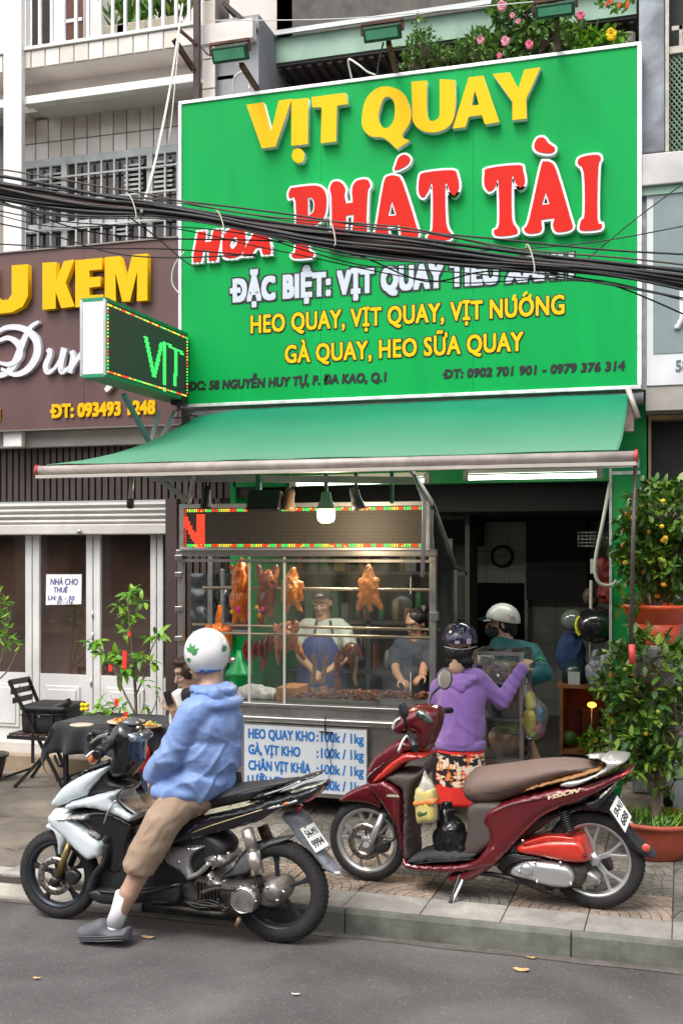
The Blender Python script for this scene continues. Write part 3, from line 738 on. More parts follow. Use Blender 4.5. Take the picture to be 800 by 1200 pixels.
redl([(676, 192), (680, 184), (700, 181), (704, 187), (701, 196), (700, 256), (705, 262), (703, 269), (684, 271), (678, 268), (680, 258), (684, 250), (683, 202)])
# smaller slanted word
def small(s_, a, b, yt, yb):
 za, zb = zl(a, yb, YS), zl(a, yt, YS)
 text('raised_letter', s_, XA(a, YS), XA(b, YS), za, zb, YS, whm, gs, .04, .16, shear=.22, grow=.12)
 text('letter_face', s_, XA(a, YS), XA(b, YS), za, zb, YS - .0405, redm, gs, .003, .16, shear=.22)
small('H', 229, 262, 274, 309); small('Ò', 263, 290, 270, 305); small('A', 287, 320, 268, 302)
gry = M('print_grey', (.52, .55, .62), .5); blk = M('print_black', (.012, .012, .014), .5); ylp = M('print_yellow', (.74, .47, .0), .55, spec=.2)
def line(s_, a, b, yt, yb, mat, outline=None, bold=.05, shear=0, rim=.03, sp=1):
 za, zb = zl(a, yb, YS), zl(a, yt, YS)
 if outline: text('lettering', s_, XA(a, YS), XA(b, YS), za, zb, YS, outline, gs, .003, bold, shear=shear, grow=rim, font_space=sp)
 text('lettering', s_, XA(a, YS), XA(b, YS), za, zb, YS - (.004 if outline else 0), mat, gs, .003, bold, shear=shear, font_space=sp)
line('ĐẶC BIỆT: VỊT QUAY TIÊU XANH', 273, 672, 327, 355, gry, blk, .11, sp=1.12, rim=.13)
line('HEO QUAY, VỊT QUAY, VỊT NUONG', 294, 661, 370, 391, ylp, blk, .055, rim=.09, sp=1.06)
for q_ in ([(611.5, 346.5), (616, 341), (618.5, 343), (613.5, 348)], [(599.5, 349.5), (602, 345), (604.6, 345.5), (603.8, 351), (600, 353)], [(618, 348.5), (620, 344.5), (622.5, 345), (622, 350), (619, 352)]): glyph('lettering', q_, [], YS - .003, .005, ylp, gs, smooth=1)
line('GÀ QUAY, HEO SỮA QUAY', 334, 613, 405, 426, ylp, blk, .055, rim=.09, sp=1.06)
line('ĐC: 58 NGUYỄN HUY TỰ, P. ĐA KAO, Q.1', 222, 453, 447, 458, blk, None, .11, .1, sp=1.05)
line('ĐT: 0902 701 901 - 0979 376 314', 520, 732, 433, 444, blk, None, .11, .1, sp=1.05)
# ================================================================ LED panel sticking out, reading VIT
def PX(px, py, X):
 r = ray(px, py); d = X / r[0]; return Vector((X, d * r[1], CH + d * r[2]))
XL = -3.76; YA, YE = 6.76, 8.07; ZL0, ZL1 = 3.215, 3.735
led = thing('led_sign', 'LED sign projecting over the pavement with green glowing letters', 'sign', (XL, YE, ZL0))
mt_pcb = M('led_board', (.02, .028, .024), .6)
def pcbgrid(name, scale, col=(.015, .02, .018), col2=(.075, .085, .08)):
 m = M(name, col, .55); nt = m.node_tree; b = nt.nodes['Principled BSDF']; g = nt.nodes.new('ShaderNodeNewGeometry')
 v = nt.nodes.new('ShaderNodeTexVoronoi'); v.inputs['Randomness'].default_value = 0; v.inputs['Scale'].default_value = scale
 r = nt.nodes.new('ShaderNodeValToRGB'); nt.links.new(g.outputs['Position'], v.inputs['Vector']); nt.links.new(v.outputs['Distance'], r.inputs[0])
 r.color_ramp.elements[0].position = .25; r.color_ramp.elements[1].position = .5
 r.color_ramp.elements[0].color = (*col, 1); r.color_ramp.elements[1].color = (*col2, 1); nt.links.new(r.outputs[0], b.inputs['Base Color']); return m
mt_grid = pcbgrid('led_grid', 62)
alu = M('aluminium', (.62, .63, .66), .32, .85, var=.12, vs=10)
g = G(); g.box((XL - .17, YA + .003, ZL0), (XL - .006, YE, ZL1)); g.build('case', M('case_green', (.03, .2, .1), .5), led)
g = G(); g.box((XL - .175, YA - .01, ZL0), (XL, YA + .002, ZL1)); g.build('end_plate', M('end_plate_white', (.72, .72, .74), .5, var=.03), led, bevel=.002)
g = G(); g.box((XL - .006, YA + .012, ZL0 + .012), (XL - .002, YE, ZL1 - .012)); g.build('display', mt_grid, led)
for a, b in (((YA - .012, ZL0 - .012), (YE, ZL0 + .012)), ((YA - .012, ZL1 - .012), (YE, ZL1 + .012))):
 g = G(); g.box((XL - .18, a[0], a[1]), (XL + .004, b[0], b[1])); g.build('edge_rail', M('edge_green', (.03, .28, .13), .4, .3), led)
g = G(); g.box((XL - .012, YA - .014, ZL0), (XL + .006, YA + .012, ZL1)); g.box((XL - .19, YA - .014, ZL0), (XL - .17, YA + .012, ZL1)); g.build('corner_trim', alu, led)
def leds(pts, size, to, cols, parent, name='border_leds', e=1.0):
 for key in sorted(set(cols)):
  g = G(); c = {'r': (.8, .05, .02), 'g': (.05, .75, .12), 'y': (.8, .55, .05)}[key]
  for p, k in zip(pts, cols):
   if k == key: to(g, p, size)
  o = g.build(name, M('led_' + key + str(e), c, .5, emit=e), parent, fix=False); o['kind'] = 'stuff'
def sqx(g, p, s_): y, z = p; g.box((XL - .002, y - s_, z - s_), (XL + .003, y + s_, z + s_))
pts = []; cols = []; k = 0
def rim(u0, u1, v0, v1, st):
 out = []; u = u0
 while u < u1: out += [(u, v0), (u, v1)]; u += st
 v = v0 + st
 while v < v1: out += [(u0, v), (u1, v)]; v += st
 return out
pts = rim(YA + .03, YE - .01, ZL0 + .03, ZL1 - .03, .024); cols = [random.choice('rrggyy') for p in pts]
leds(pts, .0052, sqx, cols, led, e=.9)
def strokes_leds(strokes, pitch, wid):
 """grid points lying under the strokes"""
 out = set()
 for a, b in strokes:
  a = Vector(a); b = Vector(b); n = int((b - a).length / (pitch * .3)) + 1
  for i in range(n + 1):
   p = a.lerp(b, i / n)
   for dx in range(-wid, wid + 1):
    out.add((round((p.x + dx * pitch) / pitch) * pitch, round(p.y / pitch) * pitch))
 return list(out)
def yz(px, py): p = PX(px, py, XL); return (p.y, p.z)
st = [(yz(171, 395), yz(181, 442)), (yz(181, 442), yz(189.5, 402)), (yz(193, 402), yz(192.5, 449)), (yz(197, 404), yz(214, 414)), (yz(206, 409), yz(205.5, 452)), (yz(192.5, 456), yz(192.6, 458))]
pts = strokes_leds(st, .0165, 1); leds(pts, .0056, sqx, ['g'] * len(pts), led, 'lit_letters', .8)
for a, b in (((145, 462), (176, 520)), ((186, 483), (177, 520)), ((205, 483), (189, 515))):
 g = G(); Pa = PX(a[0], a[1], XL - .08); Pb = PX(b[0], b[1], XL - .02)
 g.bar(Pa, Pb, .03, .03); g.build('support_bar', alu if a[0] > 150 else M('teal_steel', (.12, .25, .25), .5, .4), led)
g = G(); 
for i in range(7): 
 p = PY(205 + R(0, 25), 470 + R(0, 14), 7.9); q = PY(200 + R(0, 32), 478 + R(0, 12), 7.9); g.tube([p, (p + q) / 2 - Vector((0, 0, .03)), q], .006, 5)
g.box(tuple(PY(200, 474, 7.95)), tuple(PY(220, 466, 8.05))); tag(g.build('cable_tangle', M('black_rubber', (.012, .012, .013), .5)), 'tangle of black wires under the projecting LED sign', 'cable')
# ================================================================ roof edge and the wall above the sign
roof = thing('roof_gutter', 'pale green painted roof edge above the green sign', 'roof', (-2, 8.2, 5.8))
YG = 8.75
mt_pg = M('pale_green_metal', (.26, .40, .31), .55, var=.08, vs=2, stain=.2, ss=2.5); mt_pw = M('grey_white_metal', (.50, .52, .52), .5, var=.08, stain=.25, ss=1.5)
xa, xb = XA(306, YG), XA(745, YG)
zA = lambda py: ZA(310, py, YG)
def strip(z0, z1, y0, y1, name, mat): g = G(); g.prism([(y0, z0), (y1, z1), (y1 + .02, z1), (y0 + .02, z0)], xa, xb, to=lambda a, b, c: Vector((b, a, c))); g.build(name, mat, roof)
strip(zA(76), zA(47), YG, YG, 'fascia', mt_pg); strip(zA(47) + .001, zA(27) + .1, YG - .06, YG + .35, 'gutter_sheet', mt_pw)
g = G(); g.box((xa, YG + .02, zA(76) - .02), (xb, YG + 1.2, zA(76) + .0)); g.build('soffit', M('soffit_dark', (.10, .09, .085), .8), roof)
mc = lmesh(G().box((-.02, 0, 0), (.02, 1.1, .02)), 'corrugation', M('corr_dark', (.13, .11, .10), .7))
x = xa + .05
while x < xb: piece('corrugation', mc, roof, (x, YG + .05, zA(76) - .042)); x += .09
shop = thing('green_shop', 'narrow shop house with green front and open dark interior', 'shop', (-2, YF, PV))
g = G(); g.box((XA(310, 8.9), 9.2, 4.6), (X1 + .1, 9.4, 7)); g.build('upper_wall', M('upper_dark', (.11, .10, .09), .9, var=.3), shop)
g = G(); g.box((XA(252, 8.35), 8.35, 4.9), (XA(303, 8.35), 9.4, zl(280, 20, 8.35))); g.build('side_wall', M('grey_render', (.27, .27, .28), .9, var=.06, stain=.2, ss=1.5), shop)
g = G(); P = [PY(a, b, 8.34) for a, b in ((262, 0), (302, 34), (302, 39), (259, 4))]; g.add(P + [p + Vector((0, .5, 0)) for p in P], [(0, 1, 2, 3), (7, 6, 5, 4), (0, 4, 5, 1), (1, 5, 6, 2), (2, 6, 7, 3), (3, 7, 4, 0)]); g.build('roof_edge', mt_slat, shop)
g = G(); g.box((-12, 11, 4), (12, 11.2, 12)); g.build('rear_wall', M('neighbour_wall', (.48, .48, .49), .9, var=.05, stain=.1), shop)
g = G(); g.tube([PY(736, 100, 8.6), PY(736, 40, 8.6)], .05, 12); g.build('vent_pipe', M('pipe_grey', (.3, .27, .25), .7, var=.2), shop)
# ================================================================ neighbour on the right
rb = thing('grey_house', 'weathered grey house front at the right edge with green mesh window', 'house', (.3, 8.3, PV))
mt_wg = M('weathered_grey', (.30, .33, .36), .85, var=.12, vs=5, stain=.5, ss=2.6, bump=.4, bs=30)
xr0, xr1 = XA(748, 8.3), XA(778, 8.3)
z178 = zl(750, 180, 8.3)
g = G(); g.box((xr0, 8.3, z178), (xr1, 8.8, 9)); g.build('pillar', mt_wg, rb, bevel=.01)
g = G(); g.box((xr1, 8.5, z178), (3, 8.9, 9)); g.build('window_shade_block', M('recess_shade', (.03, .035, .03), .8), rb)  # solid block; shade inside the window is put into its colour
# green diamond mesh: rows of rods
mtm = M('mesh_green', (.16, .26, .18), .6, var=.3, vs=12)
g = G(); xm0, xm1 = xr1 + .03, xr1 + .5; zz0, zz1 = z178, zl(790, 60, 8.35)
s_ = .045
u = -3
while u < 3:
 for sg in (1, -1):
  x = xm0; z = zz0 + u
  a = Vector((xm0, 8.36 + .004 * sg, zz0 + u)); b = Vector((xm1, 8.36 + .004 * sg, zz0 + u + (xm1 - xm0) * sg * 1.3))
  if max(a.z, b.z) < zz0 or min(a.z, b.z) > zz1: continue
  def cl(p, q, lim, up):
   if (p.z > lim) == up and (q.z > lim) != up: f = (lim - q.z) / (p.z - q.z); return q.lerp(p, f)
   return p
  a2 = cl(a, b, zz1, True); b2 = cl(b, a, zz1, True); a3 = cl(a2, b2, zz0, False); b3 = cl(b2, a2, zz0, False)
  if (b3 - a3).length > .01: g.bar(a3, b3, .007, .007)
 u += s_
g.build('wire_mesh', mtm, rb, fix=False)
g = G(); g.box((xr1 + .005, 8.31, z178), (xr1 + .03, 8.4, 8.9)); g.box((xr1 + .03, 8.33, zl(790, 62, 8.33)), (3, 8.38, zl(790, 54, 8.33))); g.box((xr1 + .05, 8.34, zl(785, 36, 8.34)), (3, 8.38, zl(785, 31, 8.34)))
g.box((xr1 + .1, 8.34, zl(792, 60, 8.34)), (xr1 + .125, 8.38, zl(792, 30, 8.34))); g.build('window_frame', M('tan_metal', (.42, .38, .32), .6, var=.25, vs=10), rb)
z215 = zl(750, 218, 8.1); z178b = zl(750, 181, 8.1)
g = G(); g.box((XA(749, 8.1), 8.1, z215), (3, 8.7, z178b)); g.build('concrete_ledge', M('ledge_white', (.56, .54, .53), .8, var=.08, stain=.2, ss=2), rb, bevel=.008)
g = G(); g.box((XA(750, 8.13), 8.13, z215 - .06), (3, 8.69, z215 - .002)); g.build('ledge_base', mt_pg, rb)
nsn = thing('grey_shop_sign', 'grey and white shop sign at the right edge, beyond the green sign', 'sign', (.3, 8.15, 3.2))
xs0 = XA(757, 8.15); zq1, zq0 = zl(757, 228, 8.15), zl(757, 452, 8.15); zbb = zl(763, 415, 8.15)
g = G(); g.box((xs0, 8.15, zq0), (3, 8.35, zq1)); g.build('box', M('sign_lightgrey', (.60, .61, .63), .5, var=.05, stain=.12), nsn)
g = G(); g.box((xs0 + .045, 8.145, zbb), (3, 8.149, zq1 - .03)); g.build('mesh_banner', M('banner_grey', (.19, .24, .24), .7, var=.06), nsn)
text('lettering', '58', XA(791, 8.14), XA(806, 8.14), zl(791, 461 - 2, 8.14) + .0 if False else zl(791, 435, 8.14), zl(791, 422, 8.14), 8.15, M('grey_digit', (.12, .14, .14), .6), nsn, .006, .04)
g = G(); g.tube([PY(799, 335, 8.14), PY(799, 372, 8.14), PY(794, 384, 8.14), PY(790, 383, 8.14)], .02, 8); g.build('lettering', M('white_letter', (.7, .7, .7)), nsn)
g = G(); g.box((XA(750, 8.2), 8.2, zq0 - .02), (xs0 - .004, 8.34, zq1)); g.build('side_trim', M('trim_grey', (.5, .5, .5), .5, .4, var=.3, vs=12), nsn)
g = G(); g.box((XA(756, 8.16), 8.16, zl(757, 484, 8.3)), (3, 8.9, zq0 - .002)); g.build('beam', M('beam_beige', (.33, .31, .28), .85, var=.1, stain=.15), rb)
g = G(); xf = XA(757, 8.4); zf1 = zl(760, 487, 8.4)
g.box((xf, 8.4, .12), (xf + .03, 8.5, zf1)); g.box((xf + .03, 8.4, zf1 - .03), (3, 8.5, zf1)); g.build('door_frame', M('frame_tan', (.30, .22, .12), .6, var=.2), rb)
g = G(); g.box((xf + .03, 8.55, .12), (3, 8.6, zf1 - .03)); g.build('opening_shade_sheet', M('opening_shade', (.02, .018, .018), .6), rb)  # flat sheet behind the frame, coloured as the unlit interior's shade
g = G(); g.box((XA(788, 8.2), 8.15, PV), (3, 8.39, zl(790, 600, 8.2))); g.build('low_wall', M('low_wall_grey', (.34, .34, .35), .85, var=.1, stain=.3, ss=2), rb)
# ================================================================ the green shop's opening and room
mt_gd = M('green_paint', (.0, .23, .045), .45, var=.08, vs=3, stain=.12, ss=2)
xL, xR = XA(276, YF), XA(717, YF)
zo = zl(717, 563, YF)
g = G(); g.box((xL - .02, YF, zo), (X1 + .06, YF + .12, Z0 + .3)); g.build('fascia', mt_gd, shop)
g = G(); g.box((xR, YF - .05, PV), (XA(750, YF), YF + .25, zo + .2)); g.build('green_pillar', mt_gd, shop, bevel=.004)
g = G(); g.box((xR - .02, YF - .06, PV), (xR, YF - .03, zo + .12)); g.box((xR - .02, YF - .062, zl(735, 556, YF - .06)), (XA(750, YF), YF - .052, zl(735, 552, YF - .06))); g.build('trim', M('trim_grey', (.5, .5, .5)), shop)
g = G(); g.box((xL - .05, YF + .0, PV), (xL, YF + .2, zo + .1)); g.build('green_post', mt_gd, shop)
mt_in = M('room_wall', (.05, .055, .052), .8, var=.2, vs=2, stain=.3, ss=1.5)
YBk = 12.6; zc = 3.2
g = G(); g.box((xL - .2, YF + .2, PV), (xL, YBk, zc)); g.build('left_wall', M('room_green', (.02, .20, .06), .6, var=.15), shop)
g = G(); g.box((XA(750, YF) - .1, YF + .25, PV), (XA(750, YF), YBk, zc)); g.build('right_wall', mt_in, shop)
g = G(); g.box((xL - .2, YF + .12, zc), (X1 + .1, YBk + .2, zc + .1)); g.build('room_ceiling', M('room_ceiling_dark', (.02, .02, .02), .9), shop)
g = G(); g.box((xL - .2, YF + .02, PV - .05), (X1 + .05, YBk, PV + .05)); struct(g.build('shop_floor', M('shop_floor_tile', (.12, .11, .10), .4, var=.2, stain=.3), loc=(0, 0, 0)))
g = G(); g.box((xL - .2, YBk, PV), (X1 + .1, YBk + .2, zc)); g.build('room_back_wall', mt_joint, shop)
tw = .258; mt_wt = M('white_wall_tile', (.52, .53, .50), .3, var=.05, stain=.2, ss=2)
mti = lmesh(G().box((-tw / 2 + .004, 0, 0), (tw / 2 - .004, .012, .2)), 'wall_tile', mt_wt)
x = XA(557, YBk)
for i in range(-2, 13):
 for j in range(14):
  piece('wall_tile', mti, shop, (x + i * tw, YBk - .013, .15 + j * .207))
g = G(); xa, xb = XA(620, YBk - .1), XA(690, YBk - .1); g.box((xa, YBk - .4, zl(620, 703, YBk - .4)), (xb, YBk - .05, zl(620, 603, YBk - .4))); g.build('dark_cabinet', M('cab_dark', (.01, .011, .011), .5), shop)
g = G(); g.box((XA(555, YBk), YBk - .05, PV), (XA(615, YBk), YBk - .02, zl(580, 683, YBk))); g.build('rear_door_shade_sheet', M('rear_door_shade', (.006, .006, .006), .9), shop)  # black sheet over the tiles, painted as the doorway's darkness
g = G(); g.box((XA(480, YBk - .9), YBk - .9, zl(520, 640, YBk - .9)), (XA(556, YBk - .9), YBk - .3, zl(520, 575, YBk - .9))); g.build('extractor_hood', M('hood_dark', (.025, .025, .025), .5), shop)
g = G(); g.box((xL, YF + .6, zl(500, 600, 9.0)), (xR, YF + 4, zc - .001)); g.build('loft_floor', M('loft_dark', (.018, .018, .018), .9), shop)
g = G(); g.box((XA(617, YBk - .1), YBk - .3, .1), (XA(622, YBk), YBk - .02, 3)); g.build('pipe_cover', mt_wt, shop)
clk = thing('wall_clock', 'round wall clock with black rim on the white tiles', 'clock', tuple(PY(588.5, 652, YBk - .03)))
c = PY(588.5, 652, YBk - .03); rc = .13
g = G(); g.lathe([(0, -.02), (rc, -.02), (rc, -.05), (rc - .03, -.05), (rc - .03, -.03)], c, 'Y', 32); g.build('rim', M('clock_rim', (.01, .01, .01), .4), clk)
g = G(); g.lathe([(0, -.032), (rc - .028, -.031)], c, 'Y', 32); g.build('dial', M('dial_white', (.5, .5, .48), .5), clk)
for an, ln in ((60, .06), (-80, .08)):
 g = G(); g.bar(c + Vector((0, -.036, 0)), c + Vector((ln * sin(radians(an)), -.036, ln * cos(radians(an)))), .006, .006); g.build('hand', M('clock_rim', (.01, .01, .01)), clk)
for i in range(12):
 a = i * pi / 6; g = G(); g.bar(c + Vector((.075 * sin(a), -.034, .075 * cos(a))), c + Vector((.09 * sin(a), -.034, .09 * cos(a))), .006, .003); g.build('hour_mark', M('clock_rim', (.01, .01, .01)), clk)
# ================================================================ the street opposite (behind the camera)
mo = [M('opp_%d' % i, c, .8, var=.1, stain=.2) for i, c in enumerate(((.45, .40, .32), (.35, .36, .37), (.52, .30, .22), (.5, .5, .46), (.25, .3, .26)))]
mwd = M('opp_window', (.03, .035, .04), .1)
for i in range(9):
 x0 = -21 + i * 4.3; h = [8, 6.5, 9, 7, 8.5, 6, 9, 7.5, 8][i]
 t = thing('opposite_house', 'town house across the street, ' + ['cream', 'grey', 'brick red', 'pale', 'dull green'][i % 5] + ' front number %d seen only in reflections' % i, 'house', (x0 + 2, -9, 0), 'town houses across the street')
 t['label'] = 'town house across the street with ' + ['cream', 'grey', 'brick red', 'pale', 'dull green'][i % 5] + ' front'
 g = G(); g.box((x0, -14, 0), (x0 + 4.25, -9, h)); g.build('wall', mo[i % 5], t)
 for k in range(int(h / 3)):
  for j in range(2):
   g = G(); g.box((x0 + .5 + j * 1.9, -9.02, k * 3 + .8), (x0 + 1.9 + j * 1.9, -8.98, k * 3 + 2.4)); g.build('window', mwd, t)
 g = G(); g.box((x0 + .1, -8.9, 2.6), (x0 + 4.1, -8, 2.75)); g.build('awning', [M('aw_r', (.5, .05, .03)), M('aw_b', (.05, .15, .4)), M('aw_g', (.05, .3, .1))][i % 3], t)
g = G(); g.box((-60, -9.0, -.1), (60, -6, .12)); struct(g.build('far_pavement', M('far_pave', (.3, .28, .25), .9), loc=(0, 0, 0)))
# ================================================================ awning
YAW = 6.15; xA0, xA1 = -3.90, -.24; zAW = 2.53
awn = thing('awning', 'faded green fabric awning rolled out over the shop front', 'awning', (-2, YS, 3.1))
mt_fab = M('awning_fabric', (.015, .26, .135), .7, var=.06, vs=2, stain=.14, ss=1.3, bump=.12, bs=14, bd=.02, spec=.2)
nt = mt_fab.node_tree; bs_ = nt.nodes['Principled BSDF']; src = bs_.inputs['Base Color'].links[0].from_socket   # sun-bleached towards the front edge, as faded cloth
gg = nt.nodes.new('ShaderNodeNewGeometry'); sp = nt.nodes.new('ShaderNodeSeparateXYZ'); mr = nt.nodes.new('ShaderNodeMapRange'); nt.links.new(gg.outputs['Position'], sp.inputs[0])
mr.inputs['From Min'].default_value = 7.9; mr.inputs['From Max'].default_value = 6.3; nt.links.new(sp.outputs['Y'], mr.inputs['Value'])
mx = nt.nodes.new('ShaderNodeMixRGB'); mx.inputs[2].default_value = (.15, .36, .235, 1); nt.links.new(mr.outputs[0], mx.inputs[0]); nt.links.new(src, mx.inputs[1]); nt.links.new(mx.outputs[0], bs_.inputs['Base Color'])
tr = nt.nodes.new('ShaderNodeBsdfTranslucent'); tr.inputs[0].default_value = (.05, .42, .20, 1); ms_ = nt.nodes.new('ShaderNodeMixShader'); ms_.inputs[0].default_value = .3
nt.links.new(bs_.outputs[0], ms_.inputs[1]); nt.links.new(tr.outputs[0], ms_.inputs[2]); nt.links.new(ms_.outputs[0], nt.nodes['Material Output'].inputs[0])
g = G(); n, m = 150, 40; vs = []
xb0, xb1 = XA(229, YS), XA(736, YS); xf0, xf1 = XA(50, YAW) + .03, XA(724, YAW)
for j in range(m + 1):
 v = j / m; y = YS + (YAW - YS) * v
 for i in range(n + 1):
  u = i / n; x = (xb0 + (xb1 - xb0) * u) * (1 - v) + (xf0 + (xf1 - xf0) * u) * v
  sag = -.055 * sin(pi * v) - .012 * sin(pi * v) * cos(u * 17) * (1 - abs(u - .5)) - (.05 * (1 - v) * max(0, .12 - u) / .12)
  z = 3.13 + (zAW + .03 - 3.13) * (v ** .93) + sag + .006 * noise.noise(Vector((x * 3, y * 3, 0))) + .006 * max(0, 1 - abs(noise.noise(Vector((x * 2.2 + y * .7, y * .5, 4)))) * 5) * sin(pi * min(1, v * 1.1))
  vs.append((x, y, z))
g.add(vs, [(j * (n + 1) + i, j * (n + 1) + i + 1, (j + 1) * (n + 1) + i + 1, (j + 1) * (n + 1) + i) for j in range(m) for i in range(n)], True)
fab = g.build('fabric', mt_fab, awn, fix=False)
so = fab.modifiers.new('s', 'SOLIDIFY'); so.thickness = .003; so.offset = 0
mt_bar = M('beige_steel', (.46, .40, .36), .5, .15, var=.15, vs=12, stain=.2, ss=5)
g = G(); g.lathe([(0, xA0), (.029, xA0), (.029, xA1), (0, xA1)], (0, YAW, zAW - .005), 'X', 20); g.build('front_bar', mt_bar, awn)
g = G(); g.box((xA0, YAW - .03, zAW - .055), (xA1, YAW + .012, zAW - .035)); g.build('front_rail', M('beige_rail', (.50, .46, .40), .5, .2, var=.1), awn)
for x in (xA0, xA1):
 g = G(); g.lathe([(0, -.008), (.036, -.008), (.036, .008), (0, .008)], (x, YAW, zAW - .005), 'X', 20); g.build('end_cap', M('cap_red', (.5, .05, .05), .5), awn)
g = G(); g.lathe([(0, xb0 - .05), (.045, xb0 - .05), (.045, xb1 + .1), (0, xb1 + .1)], (0, YS + .04, 3.10), 'X', 20); g.build('roller', M('roller_steel', (.25, .25, .26), .5, .6, var=.2), awn)
g = G(); g.box((XA(726, YS), YS - .03, 2.86), (XA(742, YS), YS + .05, 3.12)); g.build('roller_bracket', M('pink_bracket', (.45, .33, .30), .5, .4, var=.3, vs=20), awn)
g = G(); a = PY(735, 455, YS - .05); b = PY(747, 490, YS - .05); g.tube([a, b], .02, 8); g.build('crank_gear', M('beige_steel'), awn)
# folding arms
za = 2.6
for (x0, xe) in ((XA(186, 7.2), XA(190, 6.3)),):
 pass
def arm(px0, Y0, px1, Y1, px2, Y2, z0, z1, z2):
 g = G(); g.bar((XA(px0, Y0), Y0, z0), (XA(px1, Y1), Y1, z1), .035, .05); g.build('arm', M('arm_steel', (.38, .38, .37), .4, .5, var=.1), awn)
 g = G(); g.bar((XA(px1, Y1), Y1, z1), (XA(px2, Y2), Y2, z2), .035, .045); g.build('arm', M('arm_steel'), awn)
arm(210, 7.95, 165, 7.0, 420, 6.2, 2.62, 2.56, 2.50)
arm(700, 7.95, 745, 7.1, 480, 6.2, 2.62, 2.56, 2.50)
g = G(); g.bar(PY(180, 560, 6.9), PY(492, 563, 6.9), .035, .045); g.build('cross_bar', M('arm_steel'), awn)
for px, pt, pb in ((208, 562, 590), (187, 566, 583)):
 g = G(); g.bar(PY(187, 562, 6.9), PY(222, 588, 6.9), .03, .03); g.bar(PY(228, 553, 6.85), PY(222, 588, 6.9), .02, .03)
g.build('strut', M('arm_steel'), awn)
rd = tag(G().tube([PY(156, 553, 6.3), PY(153, 585, 6.3)], .016, 8).build('steel_prop', M('arm_steel')), 'short steel leg with black rubber end hanging under the left of the awning', 'leg bar')
G().lathe([(.018, 0), (.024, -.01), (.024, -.05), (.012, -.06), (0, -.06)], PY(153, 585, 6.3), 'Z', 12).build('rubber_end', M('black_rubber', (.012, .012, .013), .5), rd)
rd = tag(G().tube([PY(485, 556, 6.35), PY(497, 588, 6.35), PY(495, 676, 6.35)], [.008, .013, .013], 8).build('hanging_rod', M('arm_steel')), 'thin steel rod hanging in front of the right end of the food cart', 'rod')
g = G(); g.bar(PY(478, 545, 6.3), PY(506, 590, 6.9), .02, .03); g.build('bracket', M('arm_steel'), rd)
rd = tag(G().tube([PY(744, 545, 6.2), PY(741, 650, 6.2), PY(738.5, 765, 6.2)], .011, 8).build('awning_crank_rod', M('rod_dark', (.09, .07, .065), .5, .5, var=.3)), 'long dark crank rod with red tip hanging from the awning beside the orange trees', 'rod')
G().tube([PY(739.5, 755, 6.2), PY(740.5, 778, 6.2)], .017, 10).build('red_tip', M('cap_red'), rd)
# ================================================================ lights
mt_dg = M('dark_green_case', (.02, .07, .04), .5, .2, var=.2); mt_lens = M('green_lens', (.10, .34, .20), .25, var=.15, vs=8)
def flood(px, py, Y, wd, hd, pole, lab, tilt=.5):
 c = PY(px, py, Y); t = thing('floodlight', lab, 'floodlight', tuple(c), 'green floodlights over the signboard')
 Mx = Matrix.Translation(c) @ Matrix.Rotation(tilt, 4, 'X')
 g = G(); g.box((-wd / 2, -.03, -hd / 2), (wd / 2, .02, hd / 2), Mx); g.build('case', mt_dg, t, bevel=.008)
 g = G(); g.box((-wd / 2 + .02, -.034, -hd / 2 + .02), (wd / 2 - .02, -.0305, hd / 2 - .02), Mx); g.build('lens', mt_lens, t)
 g = G(); 
 for i in range(9): g.box((-wd / 2 + .02 + i * (wd - .04) / 8 - .004, .02, -hd / 2 + .02), (-wd / 2 + .02 + i * (wd - .04) / 8 + .004, .05, hd / 2 - .02), Mx)
 g.build('fins', mt_dg, t)
 g = G(); g.bar(Mx @ Vector((-wd / 2 - .012, .0, 0)), Mx @ Vector((-wd / 2 - .012, 0.02, hd * .7)), .02, .012); g.bar(Mx @ Vector((wd / 2 + .012, 0, 0)), Mx @ Vector((wd / 2 + .012, .02, hd * .7)), .02, .012)
 g.bar(Mx @ Vector((-wd / 2 - .014, .02, hd * .7)), Mx @ Vector((wd / 2 + .014, .02, hd * .7)), .02, .02); g.build('yoke', mt_rust, t)
 g = G(); P = [PY(a, b, yy) for a, b, yy in pole]; 
 for i in range(len(P) - 1): g.bar(P[i], P[i + 1], .035, .035)
 g.build('bracket', mt_rust, t)
flood(270, 63, 7.55, .28, .11, [(283, 76, 7.6), (301, 104, 8.3)], 'green floodlight at the top left corner of the signboard')
flood(448, 39, 7.55, .27, .10, [(455, 50, 7.6), (464, 86, 8.3)], 'green floodlight above the yellow letters, middle of the three')
flood(650, 12, 7.55, .26, .09, [(652, 20, 7.6), (653, 62, 8.3)], 'green floodlight over the pink flowers at the upper right')
wire = M('white_wire', (.55, .55, .52), .6); bwire = M('black_wire', (.012, .012, .013), .45)
def cable(name, pts, r, mat, lab, Ys=8.0):
 P = [PY(p[0], p[1], p[2] if len(p) > 2 else Ys) for p in pts]; o = G().tube(smoothpath(P), r, 6).build(name, mat); return tag(o, lab, 'cable')
def smoothpath(P, k=6):
 out = []
 for i in range(len(P) - 1):
  p0 = P[max(0, i - 1)]; p1 = P[i]; p2 = P[i + 1]; p3 = P[min(len(P) - 1, i + 2)]
  for j in range(k):
   t = j / k; out.append(.5 * ((2 * p1) + (p2 - p0) * t + (2 * p0 - 5 * p1 + 4 * p2 - p3) * t * t + (-p0 + 3 * p1 - 3 * p2 + p3) * t ** 3))
 return out + [P[-1]]
cable('loose_wire', [(273, 106, 8.2), (276, 90, 8.1), (288, 84, 8), (293, 96, 8.2), (292, 105, 8.2)], .012, wire, 'grey looped hose behind the top left of the green sign')
